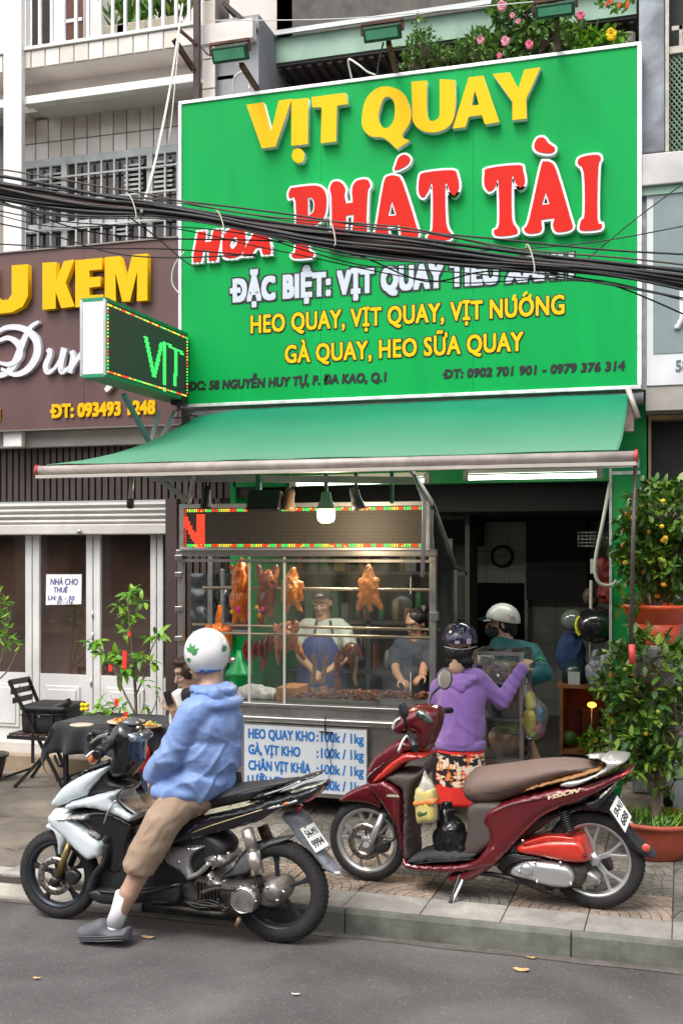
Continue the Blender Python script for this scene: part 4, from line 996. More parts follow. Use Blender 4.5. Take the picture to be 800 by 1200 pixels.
cable('loose_wire', [(412, 92, 8.25), (408, 70, 8.1), (420, 76, 8), (430, 84, 8), (440, 88, 8)], .008, wire, 'twisted white wire dangling beside the middle floodlight')
cable('loose_wire', [(441, 92, 8.2), (444, 70, 8), (449, 50, 7.7)], .007, bwire, 'black lead running up to the middle floodlight')
cable('loose_wire', [(236, 55, 8), (244, 64, 7.8), (252, 63, 7.6)], .007, bwire, 'black lead running to the left floodlight')
# spotlights under the awning
mt_bk = M('black_lamp', (.012, .012, .014), .4)
def spot(px, py, Y, lab, col=mt_bk, ln=.2, tilt=.1, rr=.05):
 c = PY(px, py, Y); t = thing('spotlight', lab, 'spotlight', tuple(c), 'spotlights hanging under the awning')
 rot = Matrix.Rotation(tilt, 3, 'Y')
 G().lathe([(0, ln / 2), (rr * .5, ln / 2), (rr * .72, ln * .3), (rr * .75, 0), (rr, -ln * .3), (rr, -ln / 2), (rr * .85, -ln / 2), (rr * .7, -ln * .4), (0, -ln * .38)], c, 'Z', 18, rot=rot).build('lamp_body', col, t)
 G().bar(c + Vector((0, 0, ln / 2)), c + Vector((0, 0, ln / 2 + .12)), .02, .02).build('bracket', mt_dg, t)
spot(242, 583, 6.95, 'black cylinder spotlight hanging left of the square floodlight', ln=.16, rr=.036)
spot(338, 585, 6.95, 'brown cone spotlight hanging between square floodlight and lit bulb', M('lamp_brown', (.10, .06, .035), .5), ln=.15, tilt=.15)
spot(417, 584, 6.95, 'dark spotlight wrapped in plastic, right of the lit bulb', M('lamp_grey', (.08, .08, .085), .35, var=.6, vs=40), ln=.15, tilt=-.25, rr=.045)
c = PY(310, 587, 6.9); t = thing('awning_floodlight', 'square black floodlight tilted down under the awning', 'floodlight', tuple(c))
Mx = Matrix.Translation(c) @ Matrix.Rotation(-.35, 4, 'X')
G().box((-.115, -.03, -.07), (.115, .03, .07), Mx).build('case', mt_bk, t, bevel=.01)
G().box((-.1, -.034, -.057), (.1, -.0305, .057), Mx).build('lens', M('lens_dark', (.015, .02, .02), .15), t)
G().bar(c + Vector((-.04, 0, .07)), PY(303, 547, 6.9), .03, .04).build('bracket', M('green_bracket', (.01, .14, .07), .5), t)
c = PY(382, 597, 6.9); t = thing('light_bulb', 'lit white bulb hanging below the awning', 'bulb', tuple(c))
G().lathe([(.0, .115), (.03, .115), (.036, .06), (.045, .05), (.058, .02), (.06, 0)], c, 'Z', 20).build('socket', M('socket_green', (.25, .38, .30), .5), t)
bulbm = M('bulb_glow', (1, .80, .48), .4, emit=9)
G().lathe([(.058, 0), (.058, -.05), (.05, -.075), (.03, -.085), (0, -.087)], c, 'Z', 20).build('diffuser', bulbm, t)
G().bar(c + Vector((0, 0, .115)), PY(382, 545, 6.9), .022, .022).build('hanger', M('green_bracket'), t)
for px, lab in ((459, 'green hook bracket between the spotlights and the steel rod'), ):
 tag(G().bar(PY(px, 547, 6.9), PY(px, 590, 6.9), .02, .02).build('hook_bracket', M('green_bracket')), lab, 'bracket')
def tube_light(a, b, py0, py1, Y, lab, e=5):
 P, Q = PY(a, py0, Y), PY(b, py1, Y); t = thing('tube_light', lab, 'tube light', tuple(P), 'fluorescent tubes under the front')
 G().tube([P, Q], .016, 10).build('tube', M('tube_glow%d' % e, (.95, 1, .93), .4, emit=e), t)
 G().bar(P + Vector((0, .01, .045)), Q + Vector((0, .01, .045)), .05, .03).build('fitting', M('fitting_white', (.6, .6, .58), .5), t)
 for p, s_ in ((P, -1), (Q, 1)): G().box(tuple(p + Vector((-.02, -.02, -.022))), tuple(p + Vector((.02, .03, .05)))).build('end_cap', M('fitting_grey', (.3, .3, .3), .5), t)
tube_light(546, 702, 560, 557, 8.0, 'bright fluorescent tube above the open shop entrance', 5)
tube_light(345, 500, 567, 563, 7.9, 'fluorescent tube behind the spotlights above the cart', 4)
# ================================================================ overhead cable bundle
bund = thing('cable_bundle', 'thick sagging bundle of black overhead cables crossing the signs', 'cables', (-2, 5.0, 4))
random.seed(11)
YC = 5.2
main = [(-60, 212), (0, 222), (60, 233), (120, 241), (180, 246), (240, 255), (300, 266), (360, 277), (420, 286), (480, 293), (540, 300), (600, 306), (660, 311), (720, 318), (800, 330), (880, 343)]
blkc = [M('cable_black', (.010, .010, .011), .5), M('cable_dark', (.022, .022, .024), .55), M('cable_grey', (.05, .05, .052), .5), M('cable_brown', (.07, .045, .035), .6)]
def wirep(off, jit, ph, yo=0, spread=1):
 P = []
 for i, (a, b) in enumerate(main):
  f = noise.noise(Vector((i * .35 + ph, ph * 3, 0)))
  th = 1 + .35 * sin(i * .9)
  P.append(PY(a, b + off * th * spread + jit * f, YC + yo + .02 * noise.noise(Vector((i * .5, ph, 7)))))
 return smoothpath(P, 4)
for i in range(29):
 off = random.gauss(0, 3.9); r = random.choice([.005, .006, .007, .009, .011])
 G().tube(wirep(off, 5, i * 7.3, R(-.04, .04)), r, 6).build('cable', random.choice(blkc[:2] + blkc[:1] + blkc), bund, fix=False)
for i, (off, jit, k, r) in enumerate([(-19, 4, 3, .0045), (-14, 9, 1, .003), (14, 10, 0, .004), (19, 12, 1, .0035), (24, 14, 0, .003), (11, 6, 1, .006)]):
 G().tube(wirep(off, jit, i * 3.1 + 50, R(-.05, .05)), r, 5).build('thin_cable', blkc[k], bund, fix=False)
for pts, r in (([(0, 215), (100, 226), (215, 236), (330, 250), (450, 268), (560, 278), (700, 292), (800, 298)], .005), ([(0, 286), (100, 291), (200, 292), (300, 300)], .004), ([(0, 262), (60, 275), (130, 296), (200, 302), (300, 298)], .004),
      ([(145, 250), (180, 275), (215, 305), (230, 313)], .004), ([(0, 235), (90, 268), (180, 279), (330, 283), (480, 300)], .004), ([(560, 300), (640, 318), (720, 335), (800, 368)], .004),
      ([(380, 285), (430, 303), (500, 330), (570, 318), (660, 322)], .004), ([(800, 265), (700, 283), (600, 292), (400, 300)], .003), ([(800, 215), (740, 260), (680, 310)], .003)):
 G().tube(smoothpath([PY(a, b, YC + .05) for a, b in pts], 5), r, 5).build('thin_cable', blkc[random.choice([0, 1])], bund, fix=False)
tie = M('tie_cream', (.60, .55, .45), .7)
for px, py, h_ in ((155, 240, 17), (258, 258, 17), (388, 268, 20), (621, 300, 20)):
 P = [PY(px + 3 * sin(a), py + h_ * cos(a) , YC - .06 * sin(a) if True else YC) for a in [i * 2 * pi / 12 for i in range(13)]]
 P = [PY(px - 3 * cos(a) - (4 * sin(a)), py + 3 - h_ * .85 * sin(a), YC - .07 + .14 * (i > 6)) for i, a in enumerate([j * 2 * pi / 12 + pi / 2 for j in range(13)])]
 G().tube(P, .0035, 5).build('tie', tie, bund, fix=False)
cable('loose_rope', [(214, 5, 8.1), (200, 100, 7.2), (182, 190, 6), (166, 248, 5.15)], .008, M('rope_cream', (.62, .60, .52), .8), 'pale rope stretched from the balcony down to the cable bundle')
cable('loose_wire', [(212, 20, 8.1), (206, 90, 7.8), (200, 150, 7.6), (196, 172, 7.6)], .004, wire, 'thin white wire hanging beside the pale rope')
cable('loose_wire', [(216, 295, 8.0), (204, 312, 8.0), (202, 332, 8.0), (211, 345, 8.0)], .005, wire, 'white wire loop between the brown sign and the green sign')
cable('loose_wire', [(245, 24, 8.2), (400, 22, 8.2), (560, 8, 8.2), (700, -5, 8.2)], .004, wire, 'pale line strung across above the roof edge')
# ================================================================ food cart
YT = 7.5; YTb = 8.3
cx0, cx1 = XA(212, YT), XA(507, YT)
cart = thing('food_cart', 'stainless steel glazed food cart hung with roast meat', 'food cart', ((cx0 + cx1) / 2, YT, PV))
ss = M('stainless', (.50, .49, .47), .28, .9, var=.10, vs=6, stain=.15, ss=3, stretch=(1, 1, 6)); ss2 = M('stainless_dull', (.42, .41, .39), .38, .85, var=.15, vs=9, stain=.25, ss=4)
ztop = zl(212, 648, YT); zsill = zl(280, 822, YT); zcb = .26
zled0, zled1 = zl(212, 645, YT - .04), zl(212, 591, YT - .04)
g = G(); g.box((cx0, YT, zcb), (cx1, YTb, zsill - .14)); g.build('cabinet', ss, cart, bevel=.006)
g = G(); g.box((cx0 - .02, YT - .03, zsill - .14), (cx1 + .02, YTb + .02, zsill - .095)); g.build('counter_edge', ss, cart, bevel=.01)
g = G(); g.box((cx0 - .01, YT - .01, zsill - .094), (cx1 + .01, YTb, zsill - .03)); g.build('counter_band', ss2, cart, bevel=.006)
g = G(); g.box((cx0 - .02, YT - .025, zsill - .029), (cx1 + .02, YT + .06, zsill)); g.build('sill', ss, cart, bevel=.005)
g = G(); g.box((cx0 + .02, YT + .061, zsill - .05), (cx1 - .02, YTb, zsill - .028)); g.build('counter_top', ss2, cart)
for x in (cx0 + .05, cx1 - .05):
 for y in (YT + .06, YTb - .06): G().tube([(x, y, PV), (x, y, zcb)], .025, 10).build('leg', ss2, cart)
for i, x in enumerate((cx0, cx1)):
 for y in (YT + .01, YTb - .02):
  G().bar((x, y, zsill), (x, y, ztop if y < 8 else zsill + .95), .045 if y < 8 else .03, .045 if y < 8 else .03).build('post', ss2, cart, bevel=.004)
for px in (253, ):
 x = XA(247, YTb); G().bar((x, YTb, zsill), (x, YTb, ztop), .04, .03).build('post', ss2, cart)
G().bar((cx0 - .03, YT, ztop), (cx1 + .03, YT, ztop), .05, .05).build('top_rail', ss, cart, bevel=.006)
G().bar((cx0 - .02, YT - .015, ztop - .055), (cx1 + .02, YT - .015, ztop - .055), .02, .02).build('top_rail', ss2, cart)
gl = M('cart_glass', (.9, .95, .93), .03, trans=0, alpha=.13, spec=.5)
def glassmat(name, tint=(.93, .96, .95), fac=.10):
 m = bpy.data.materials.new(name); m.use_nodes = True; nt = m.node_tree; N = nt.nodes; N.remove(N['Principled BSDF'])
 t = N.new('ShaderNodeBsdfTransparent'); t.inputs[0].default_value = (*tint, 1); gs_ = N.new('ShaderNodeBsdfGlossy'); gs_.inputs['Roughness'].default_value = .04; gs_.inputs[0].default_value = (.9, .9, .9, 1)
 f = N.new('ShaderNodeFresnel'); f.inputs[0].default_value = 1.45
 n = N.new('ShaderNodeTexNoise'); n.inputs['Scale'].default_value = 2.2; n.inputs['Detail'].default_value = 8; g_ = N.new('ShaderNodeNewGeometry'); nt.links.new(g_.outputs['Position'], n.inputs['Vector'])
 d = N.new('ShaderNodeBsdfDiffuse'); d.inputs[0].default_value = (.6, .6, .58, 1); mr = N.new('ShaderNodeMapRange'); mr.inputs['From Min'].default_value = .42; mr.inputs['From Max'].default_value = .75; mr.inputs['To Max'].default_value = fac; mr.inputs['To Min'].default_value = .015
 nt.links.new(n.outputs[0], mr.inputs[0]); a = N.new('ShaderNodeMixShader'); b = N.new('ShaderNodeMixShader')
 nt.links.new(mr.outputs[0], a.inputs[0]); nt.links.new(t.outputs[0], a.inputs[1]); nt.links.new(d.outputs[0], a.inputs[2])
 nt.links.new(f.outputs[0], b.inputs[0]); nt.links.new(a.outputs[0], b.inputs[1]); nt.links.new(gs_.outputs[0], b.inputs[2]); nt.links.new(b.outputs[0], N['Material Output'].inputs[0]); return m
gl = glassmat('greasy_glass', fac=.13)
vx = [XA(p, YT) for p in (292.5, 333.5, 437, 481)]
gx = [XA(294, YT), XA(333.5, YT), XA(437, YT), XA(483, YT)]
for i in range(3):
 g = G(); y = YT + (.0 if i != 1 else .014); g.box((gx[i] + .002, y + .002, zsill), (gx[i + 1] - .002, y + .007, ztop - .03)); g.build('glass_pane', gl, cart)
g = G(); g.box((cx0 + .03, YTb - .03, zsill + .3), (XA(290, YTb), YTb - .024, ztop - .2)); 
for i, x in enumerate(vx[:2]): G().bar((x, YT - .004, zsill), (x, YT - .004, ztop - .03), .016, .012).build('glass_edge', M('glass_edge_pale', (.62, .63, .62), .3), cart)
g = G(); g.box((vx[3] - .003, YT - .006, zl(481, 696, YT)), (vx[3] + .003, YT, zl(481, 676, YT))); g.build('glass_edge', M('glass_edge_pale'), cart); g = G(); g.box((vx[3] - .003, YT - .006, zl(481, 810, YT)), (vx[3] + .003, YT, zl(481, 788, YT))); g.build('glass_edge', M('glass_edge_pale'), cart)
brass = M('warm_rod', (.52, .40, .27), .3, .8, var=.1)
for (a, b, py, y, r) in ((238, 515, 690, YT + .3, .012), (226, 515, 735, YT + .2, .011), (226, 512, 744.5, YT + .08, .011)):
 z = zl(370, py, y); G().tube([(XA(a, y), y, z), (XA(b, y), y, z)], r, 8).build('hanging_rod', brass, cart)
for a, b, py in ((212, 292, 739), (212, 292, 688)):
 G().bar((cx0, YTb - .02, zl(250, py, YTb)), (XA(292, YTb), YTb - .02, zl(250, py, YTb)), .02, .025).build('cross_bar', ss2, cart)
for py in (653, 673, 713, 748): 
 c = PY(211, py, YT - .02); G().box((c.x - .03, c.y - .03, c.z - .018), (c.x + .03, c.y + .02, c.z + .018)).build('clamp', ss, cart, bevel=.005)
c = PY(509, 722, YT - .02); G().box((c.x - .03, c.y - .03, c.z - .03), (c.x + .03, c.y + .02, c.z + .03)).build('clamp', ss, cart, bevel=.005)
# right end: sloping glass hood
z2 = zsill + .95
g = G(); P = [(cx1, YT + .05, ztop + .3), (cx1, YTb, z2 + .02), (cx1, YTb, zsill + .02), (cx1, YT + .05, zsill + .02)]
g.add([Vector(p) for p in P] + [Vector(p) + Vector((.005, 0, 0)) for p in P], [(0, 1, 2, 3), (7, 6, 5, 4), (0, 4, 5, 1), (1, 5, 6, 2), (2, 6, 7, 3), (3, 7, 4, 0)]); g.build('side_glass', glassmat('side_glass_mat', (.80, .85, .84), .12), cart)
G().bar((cx1 + .003, YT, ztop + .34), (cx1 + .003, YTb, z2 + .02), .02, .02).build('side_rail', ss2, cart)
# interior trays
mt_meat = M('chopped_meat', (.17, .045, .02), .35, var=.5, vs=35, bump=.8, bs=60)
def tray(px0, px1, y0, y1, z, lab, food=True, seed=1):
 x0, x1 = XA(px0, y0), XA(px1, y0); t = thing('food_tray', lab, 'tray', ((x0 + x1) / 2, (y0 + y1) / 2, z), 'trays on the cart counter')
 g = G(); g.box((x0, y0, z), (x1, y1, z + .012)); 
 for a, b in (((x0, y0), (x1, y0 + .008)), ((x0, y1 - .008), (x1, y1)), ((x0, y0 + .008), (x0 + .008, y1 - .008)), ((x1 - .008, y0 + .008), (x1, y1 - .008))): g.box((a[0], a[1], z + .012), (b[0], b[1], z + .05))
 g.build('pan', ss, t)
 if food:
  random.seed(seed); g = G()
  for i in range(70): g.ball((R(x0 + .04, x1 - .04), R(y0 + .03, y1 - .03), z + .03 + R(0, .035)), (R(.012, .03), R(.01, .025), R(.008, .018)), 7, 5, Matrix.Rotation(R(0, 3), 3, 'Z') @ Matrix.Rotation(R(-.6, .6), 3, 'X'))
  o = g.build('meat_pieces', mt_meat, t, fix=False); o['kind'] = 'stuff'
ztr = zsill - .026
tray(338, 440, YT + .12, YT + .4, ztr + .0, 'tray of dark roast meat pieces behind the middle glass')
tray(445, 500, YT + .1, YT + .42, ztr + .03, 'empty looking steel tray of orange food at the right end of the counter', True, 4)
tray(345, 470, YT + .45, YT + .75, ztr + .0, 'wide steel pan at the back of the counter, behind the front trays', True, 9)
blk_ = G(); xa = XA(323, YT + .3); blk_.box((xa, YT + .3, ztr), (xa + .16, YT + .6, ztr + .1)); tag(blk_.build('chopping_block', M('wood_orange', (.36, .15, .05), .6, var=.3, vs=12, stretch=(1, 6, 1)), bevel=.006), 'orange brown wooden chopping block on the cart counter', 'chopping block')
c = PY(298, 812, YT + .35)
bag_wr = folds(.010, (14, 14, 14), 3)
tag(blob('plastic_bag', [('e', (c.x, c.y, ztr + .05), (.14, .1, .06)), ('e', (c.x + .1, c.y, ztr + .04), (.1, .08, .05))], M('cloudy_plastic', (.50, .48, .44), .3, var=.2, vs=15), vox=.012, sm=2, wr=bag_wr), 'cloudy white plastic bag heap at the left end of the counter', 'bag')
# LED board over the cart
lb = thing('led_board', 'long LED board above the cart with red letter and coloured dot border', 'LED sign', ((cx0 + cx1) / 2, YT - .05, zled0))
lx0, lx1 = XA(210, YT - .05), XA(503, YT - .05)
g = G(); g.box((lx0, YT - .03, zled0), (lx1, YT + .08, zled1)); g.build('case', ss2, lb)
g = G(); g.box((lx0 + .035, YT - .034, zled0 + .02), (lx1 - .035, YT - .0305, zled1 - .03)); g.build('display', pcbgrid('led_grid2', 40, (.004, .004, .005), (.06, .052, .045)), lb)
for a, b in (((lx0, zled0), (lx1, zled0 + .02)), ((lx0, zled1 - .03), (lx1, zled1)), ((lx0, zled0 + .02), (lx0 + .035, zled1 - .03)), ((lx1 - .035, zled0 + .02), (lx1, zled1 - .03))):
 g = G(); g.box((a[0], YT - .05, a[1]), (b[0], YT - .0305, b[1])); g.build('frame_rail', M('frame_silver', (.55, .55, .58), .35, .6, var=.2, vs=10), lb, bevel=.003)
def sqy(g, p, s_): x, z = p; g.box((x - s_, YT - .038, z - s_), (x + s_, YT - .033, z + s_))
random.seed(5)
pts = rim(lx0 + .045, lx1 - .045, zled0 + .03, zled1 - .042, .018)
for off in (.011,): pts += [(x, z + (.011 if z < (zled0 + zled1) / 2 else -.011)) for x, z in pts if lx0 + .05 < x < lx1 - .05]
cols = ['rgyrg'[int((x - lx0) / .05) % 5] if random.random() < .9 else 'y' for x, z in pts]
leds(pts, .0048, sqy, cols, lb, e=.7)
q = lambda px, py: (XA(px, YT - .04), zl(px, py, YT - .04))
pts = strokes_leds([(q(234, 604), q(234, 640)), (q(216, 608), q(231, 636)), (q(236, 604), q(236, 640))], .0165, 1); leds(pts, .0066, sqy, ['r'] * len(pts), lb, 'lit_letters', .8)
# plastic sheet behind the left part
g = G(); n = 26; xa, xb = XA(222, YTb + .02), XA(290, YTb + .02); zt_, zb2 = zl(222, 672, YTb), zl(222, 745, YTb); vs = []
for j in range(n + 1):
 for i in range(n + 1):
  x = xa + (xb - xa) * i / n; z = zt_ + (zb2 - zt_) * j / n
  vs.append((x, YTb + .03 + .03 * (1 - abs(noise.noise(Vector((x * 9, 3, z * 7)))) * 2) , z))
g.add(vs, [(j * (n + 1) + i, j * (n + 1) + i + 1, (j + 1) * (n + 1) + i + 1, (j + 1) * (n + 1) + i) for j in range(n) for i in range(n)], True)
tag(g.build('plastic_sheet', M('dark_plastic', (.035, .037, .04), .18, spec=.8), fix=False), 'crinkled dark plastic sheet hanging behind the left bars of the cart', 'sheet')
# price board
yb_ = YT - .05
pb = thing('price_board', 'white price board with blue lettering hung on the cart front', 'price board', tuple(PY(358, 930, yb_)))
P = [PY(a, b, yb_) for a, b in ((286, 922), (429.5, 933.5), (429.5, 854.5), (286.5, 848.5))]
px0, px1 = P[0].x, P[1].x; pz0, pz1 = zl(429.5, 933, yb_), zl(286, 848, yb_)
G().box((px0, yb_, pz0), (px1, yb_ + .012, pz1)).build('board', M('board_white', (.66, .70, .74), .45, var=.04, vs=5, stain=.08, ss=3), pb)
for a, b in (((px0 - .006, pz0 - .006), (px1 + .006, pz0)), ((px0 - .006, pz1), (px1 + .006, pz1 + .006)), ((px0 - .006, pz0), (px0, pz1)), ((px1, pz0), (px1 + .006, pz1))):
 G().box((a[0], yb_ - .004, a[1]), (b[0], yb_ + .013, b[1])).build('edge_trim', ss2, pb)
blue = M('blue_print', (.015, .17, .52), .5)
rows = [('HEO QUAY KHO', 291, 369, 853.5, 865), ('GÀ, VỊT KHO', 291, 352, 872, 883.5), ('CHÂN VỊT KHÌA', 291, 364, 890.5, 902), ('LƯỠI VỊT', 290, 334, 908.5, 920)]
for k, (s_, a, b, yt, yb) in enumerate(rows):
 za_, zb3 = zl(a, yb, yb_), zl(a, yt, yb_)
 text('lettering', s_, XA(a, yb_), XA(b, yb_), za_, zb3, yb_, blue, pb, .002, .07)
 zr0, zr1 = za_ + .001, zb3
 text('lettering', ':', XA(371, yb_), XA(373, yb_), zr0, zr1, yb_, blue, pb, .002, .07)
 text('lettering', '100k / 1kg', XA(376, yb_), XA(426, yb_), zr0, zr1, yb_, blue, pb, .002, .06)
G().tube([PY(381, 840, yb_ - .01), PY(381, 857, yb_ - .02)], .006, 6).build('hook', mt_bk, pb)
G().bar(PY(374, 857.5, yb_ - .02), PY(390, 858.5, yb_ - .02), .012, .008).build('hook_bar', mt_bk, pb)
for pts in ([(381, 858), (384, 880), (388, 900), (380, 925)], [(386, 858), (390, 872), (383, 890)]):
 G().tube(smoothpath([PY(a, b, yb_ - .02) for a, b in pts]), .0025, 5).build('string', bwire, pb)
# ================================================================ motorbikes
mt_tyre = M('tyre_rubber', (.022, .021, .021), .85, var=.25, vs=30, stain=.2, ss=8, bump=.2, bs=120)
mt_tyred = M('tyre_dusty', (.05, .043, .036), .9, var=.35, vs=18, stain=.3, ss=8)
mt_blk = M('black_plastic', (.018, .018, .020), .42, var=.2, vs=14, stain=.15, ss=6)
mt_blkg = M('black_gloss', (.010, .010, .012), .22, coat=.6, var=.1, vs=5)
mt_grime = M('grimy_engine', (.07, .062, .055), .6, .5, var=.5, vs=22, stain=.5, ss=9, bump=.4, bs=60)
mt_alum = M('cast_alloy', (.48, .46, .43), .35, .85, var=.25, vs=16, stain=.35, ss=7)
mt_chrome = M('chrome', (.75, .74, .72), .12, 1, var=.05)
mt_wht = M('bike_white', (.56, .62, .64), .30, coat=.6, var=.05, vs=4, stain=.10, ss=5)
mt_gold = M('bike_gold', (.42, .40, .27), .35, .2, coat=.5, var=.06)
mt_seat = M('seat_vinyl', (.030, .031, .036), .55, var=.12, vs=9, bump=.25, bs=220)
mt_plate = M('plate_white', (.66, .67, .64), .5, var=.04, stain=.1, ss=9)
ROUNDED = ('seat', 'bag_film', 'handlebar_cover', 'engine_block', 'body_core', 'yellow_print', 'red_air_cover', 'air_cover')
class Bike:
 def __init__(s, Y0, slope, X0):
  s.Y0, s.k, s.X0 = Y0, slope, X0; s.nx, s.ny = slope / sqrt(1 + slope ** 2), 1 / sqrt(1 + slope ** 2)
 def m(s, px, py, o=0):
  """pixel -> (x, z) on the bike's own plane, moved o towards the camera"""
  r = ray(px, py)   # Y0 + k (X0 - x) - o*ny' = y
  d = (s.Y0 + s.k * s.X0 - o * sqrt(1 + s.k ** 2)) / (r[1] + s.k * r[0]); x, y, z = d * r[0], d * r[1], CH + d * r[2]
  return (x + o * s.nx, z)
 def w(s, x, t, z): return Vector((x + t * s.nx, s.Y0 + s.k * (s.X0 - x) + t * s.ny, z))
 def P(s, px, py, o=0): x, z = s.m(px, py, o); return s.w(x, -o, z)
 def panel(s, name, pts, w, rad, mat, par, o=None, off=0, cell=.022, flat=.0, both=True, k=4, relief=None, wfun=None):
  crisp = name not in ROUNDED
  """a rounded panel of half width w traced at the depth o of its near face, centred off from the bike's plane"""
  o = (w * (.6 if name not in ROUNDED else .2) + off) if o is None else o
  q = [s.m(p[0], p[1], o) + tuple(p[2:]) for p in pts]; g = G()
  puff(g, q, w, rad, lambda a, t, c: s.w(a, t - off, c), cell, flat, both, k, relief=relief, wfun=wfun, crisp=crisp)
  return g.build(name, mat, par, fix=True)
 def tube(s, name, pts, r, mat, par, n=8, sm=True):
  P = [s.P(*p) for p in pts]; return G().tube(smoothpath(P, 4) if sm and len(P) > 2 else P, r if not isinstance(r, list) else r, n).build(name, mat, par)
def loc4(x0, y0, sc): return lambda pts: [(x0 + p[0] / sc, y0 + p[1] / sc) + tuple(p[2:]) for p in pts]
A1, A2, A3, A4 = loc4(20, 830, 4), loc4(200, 880, 4), loc4(380, 770, 4), loc4(560, 860, 800 / 220)
def wheel(b, x, z, Ro, sec, rimR, mrim, nsp, parent, disc=True, off=0, style=0, mlip=None):
 t = thing('w', None, None); bpy.data.objects.remove(t)
 c = b.w(x, -off, z); ax = b.w(0, 1, 0) - b.w(0, 0, 0); ang = -atan2(ax.x, ax.y); rot = Matrix.Rotation(ang, 3, 'Z')
 wh = bpy.data.objects.new('wheel', None); C.objects.link(wh); wh.parent = parent; wh.location = c - wloc(parent)
 prof = []; n = 14
 for i in range(n):
  a = 2 * pi * i / n; prof.append((Ro - sec + sec * cos(a) * (1.0 if cos(a) > 0 else .75), sec * .86 * sin(a)))
 G().lathe(prof, c, 'Y', 72, rot=rot, closed=True).build('tyre', mt_tyre, wh)
 g = G(); nT = 60                              # tread blocks
 for i in range(nT):
  a = 2 * pi * i / nT
  for sg in (-1, 1):
   for (r_, y_, r2, y2) in ((Ro - sec * .02, .006, Ro - sec * .35, sec * .66),):
    q = []
    for (rr, yy, da) in ((r_, y_, 0), (r2, y2, .05)):
     for dd in (-.016, .016):
      for h_ in (-.002, .0025):
       aa = a + da + dd + (.05 if sg > 0 else 0); q.append(c + rot @ Vector(((rr + h_) * cos(aa), sg * (yy + h_), (rr + h_) * sin(aa))))
    g.add(q, [(0, 1, 3, 2), (4, 6, 7, 5), (0, 4, 5, 1), (2, 3, 7, 6), (1, 5, 7, 3), (0, 2, 6, 4)])
 o = g.build('tread', mt_tyre, wh, fix=False); o['kind'] = 'stuff'
 ri = rimR
 G().lathe([(ri + .004, -sec * .62), (ri + .003, -sec * .70), (ri - .012, -sec * .66), (ri - .022, -sec * .3), (ri - .026, 0), (ri - .022, sec * .3), (ri - .012, sec * .66), (ri + .003, sec * .70), (ri + .004, sec * .62)], c, 'Y', 64, rot=rot).build('rim', mlip or mrim, wh)
 G().lathe([(0, -.035), (.028, -.035), (.036, -.02), (.036, .02), (.028, .035), (0, .035)], c, 'Y', 24, rot=rot).build('hub', mrim, wh)
 for i in range(nsp):
  a = 2 * pi * i / nsp + .4; g = G()
  def pt(r_, d_, y_): return c + rot @ Vector((r_ * cos(a) - d_ * sin(a), y_, r_ * sin(a) + d_ * cos(a)))
  if style == 0:
   secs = [[pt(r_, dd * s_, yy) for dd, yy in ((-1, -.012), (1, -.012), (1, .012), (-1, .012))] for r_, s_ in ((.025, .016), (.08, .010), (ri - .06, .010), (ri - .018, .019))]
   loft(g, secs, True, False)
  else:
   for sg in (-1, 1):
    secs = [[pt(r_, sg * d0 + dd * s_, yy) for dd, yy in ((-1, -.011), (1, -.011), (1, .011), (-1, .011))] for r_, s_, d0 in ((.028, .009, .004), (.09, .008, .006), (ri - .06, .007, .026), (ri - .018, .010, .042))]
    loft(g, secs, True, False)
  g.build('spoke', mrim, wh, bevel=.003)
 if disc:
  g = G(); rd = .105; g.lathe([(rd, -.048), (rd, -.044), (rd - .04, -.044), (rd - .04, -.048)], c, 'Y', 48, rot=rot, closed=True)
  g.build('brake_disc', M('disc_steel', (.30, .27, .24), .35, .9, var=.3, vs=20), wh)
  g = G()
  for i in range(18):
   a = 2 * pi * i / 18; g.lathe([(0, -.0495), (.006, -.0495), (.006, -.047)], c + rot @ Vector(((rd - .02 + .01 * (i % 2)) * cos(a), 0, (rd - .02 + .01 * (i % 2)) * sin(a))), 'Y', 8, rot=rot)
  o = g.build('disc_holes', mt_blk, wh); o['kind'] = 'stuff'
  for i in range(5):
   a = 2 * pi * i / 5; G().bar(c + rot @ Vector((.03 * cos(a), -.046, .03 * sin(a))), c + rot @ Vector(((rd - .035) * cos(a + .3), -.046, (rd - .035) * sin(a + .3))), .01, .005).build('disc_carrier', mt_blk, wh)
 return wh
def plate(b, pts, lines, par, o=.02):
 """number plate on four corners given in pixels (bl, br, tr, tl)"""
 P = [b.P(p[0], p[1], p[2]) for p in pts]; n = (P[1] - P[0]).cross(P[3] - P[0]).normalized()
 if n.y > 0: n = -n
 g = G(); g.add(P + [p - n * .006 for p in P], [(0, 1, 2, 3), (7, 6, 5, 4), (0, 4, 5, 1), (1, 5, 6, 2), (2, 6, 7, 3), (3, 7, 4, 0)]); pl = g.build('number_plate', mt_plate, par)
 bl, br, tr, tl = P
 def fn(x, y, z): return (bl * (1 - x) * (1 - z) + br * x * (1 - z) + tr * x * z + tl * (1 - x) * z) + n * (-y)
 for s_, z0, z1, x0, x1 in lines:
  text('plate_characters', s_, x0, x1, z0, z1, 0, mt_bk, par, .0015, .05, fn=fn)
 return pl
# ---------------------------------------------------------------- white and black scooter
B = Bike(5.375, 0, 0)
wb = thing('scooter', 'white and black scooter ridden by the man in the blue jacket', 'motorbike', (-2.6, 5.375, 0), 'parked scooters')
xF = PZ(71, 1075, 0).x; xRr = PZ(323.5, 1107, 0).x
RF, RR = .243, .268
mt_dkrim = M('dark_rim', (.030, .036, .045), .4, .4, var=.2, vs=12)
wheel(B, xF, RF, RF, .042, .182, mt_dkrim, 5, wb, True)
wheel(B, xRr, RR, RR, .053, .200, mt_dkrim, 5, wb, False)
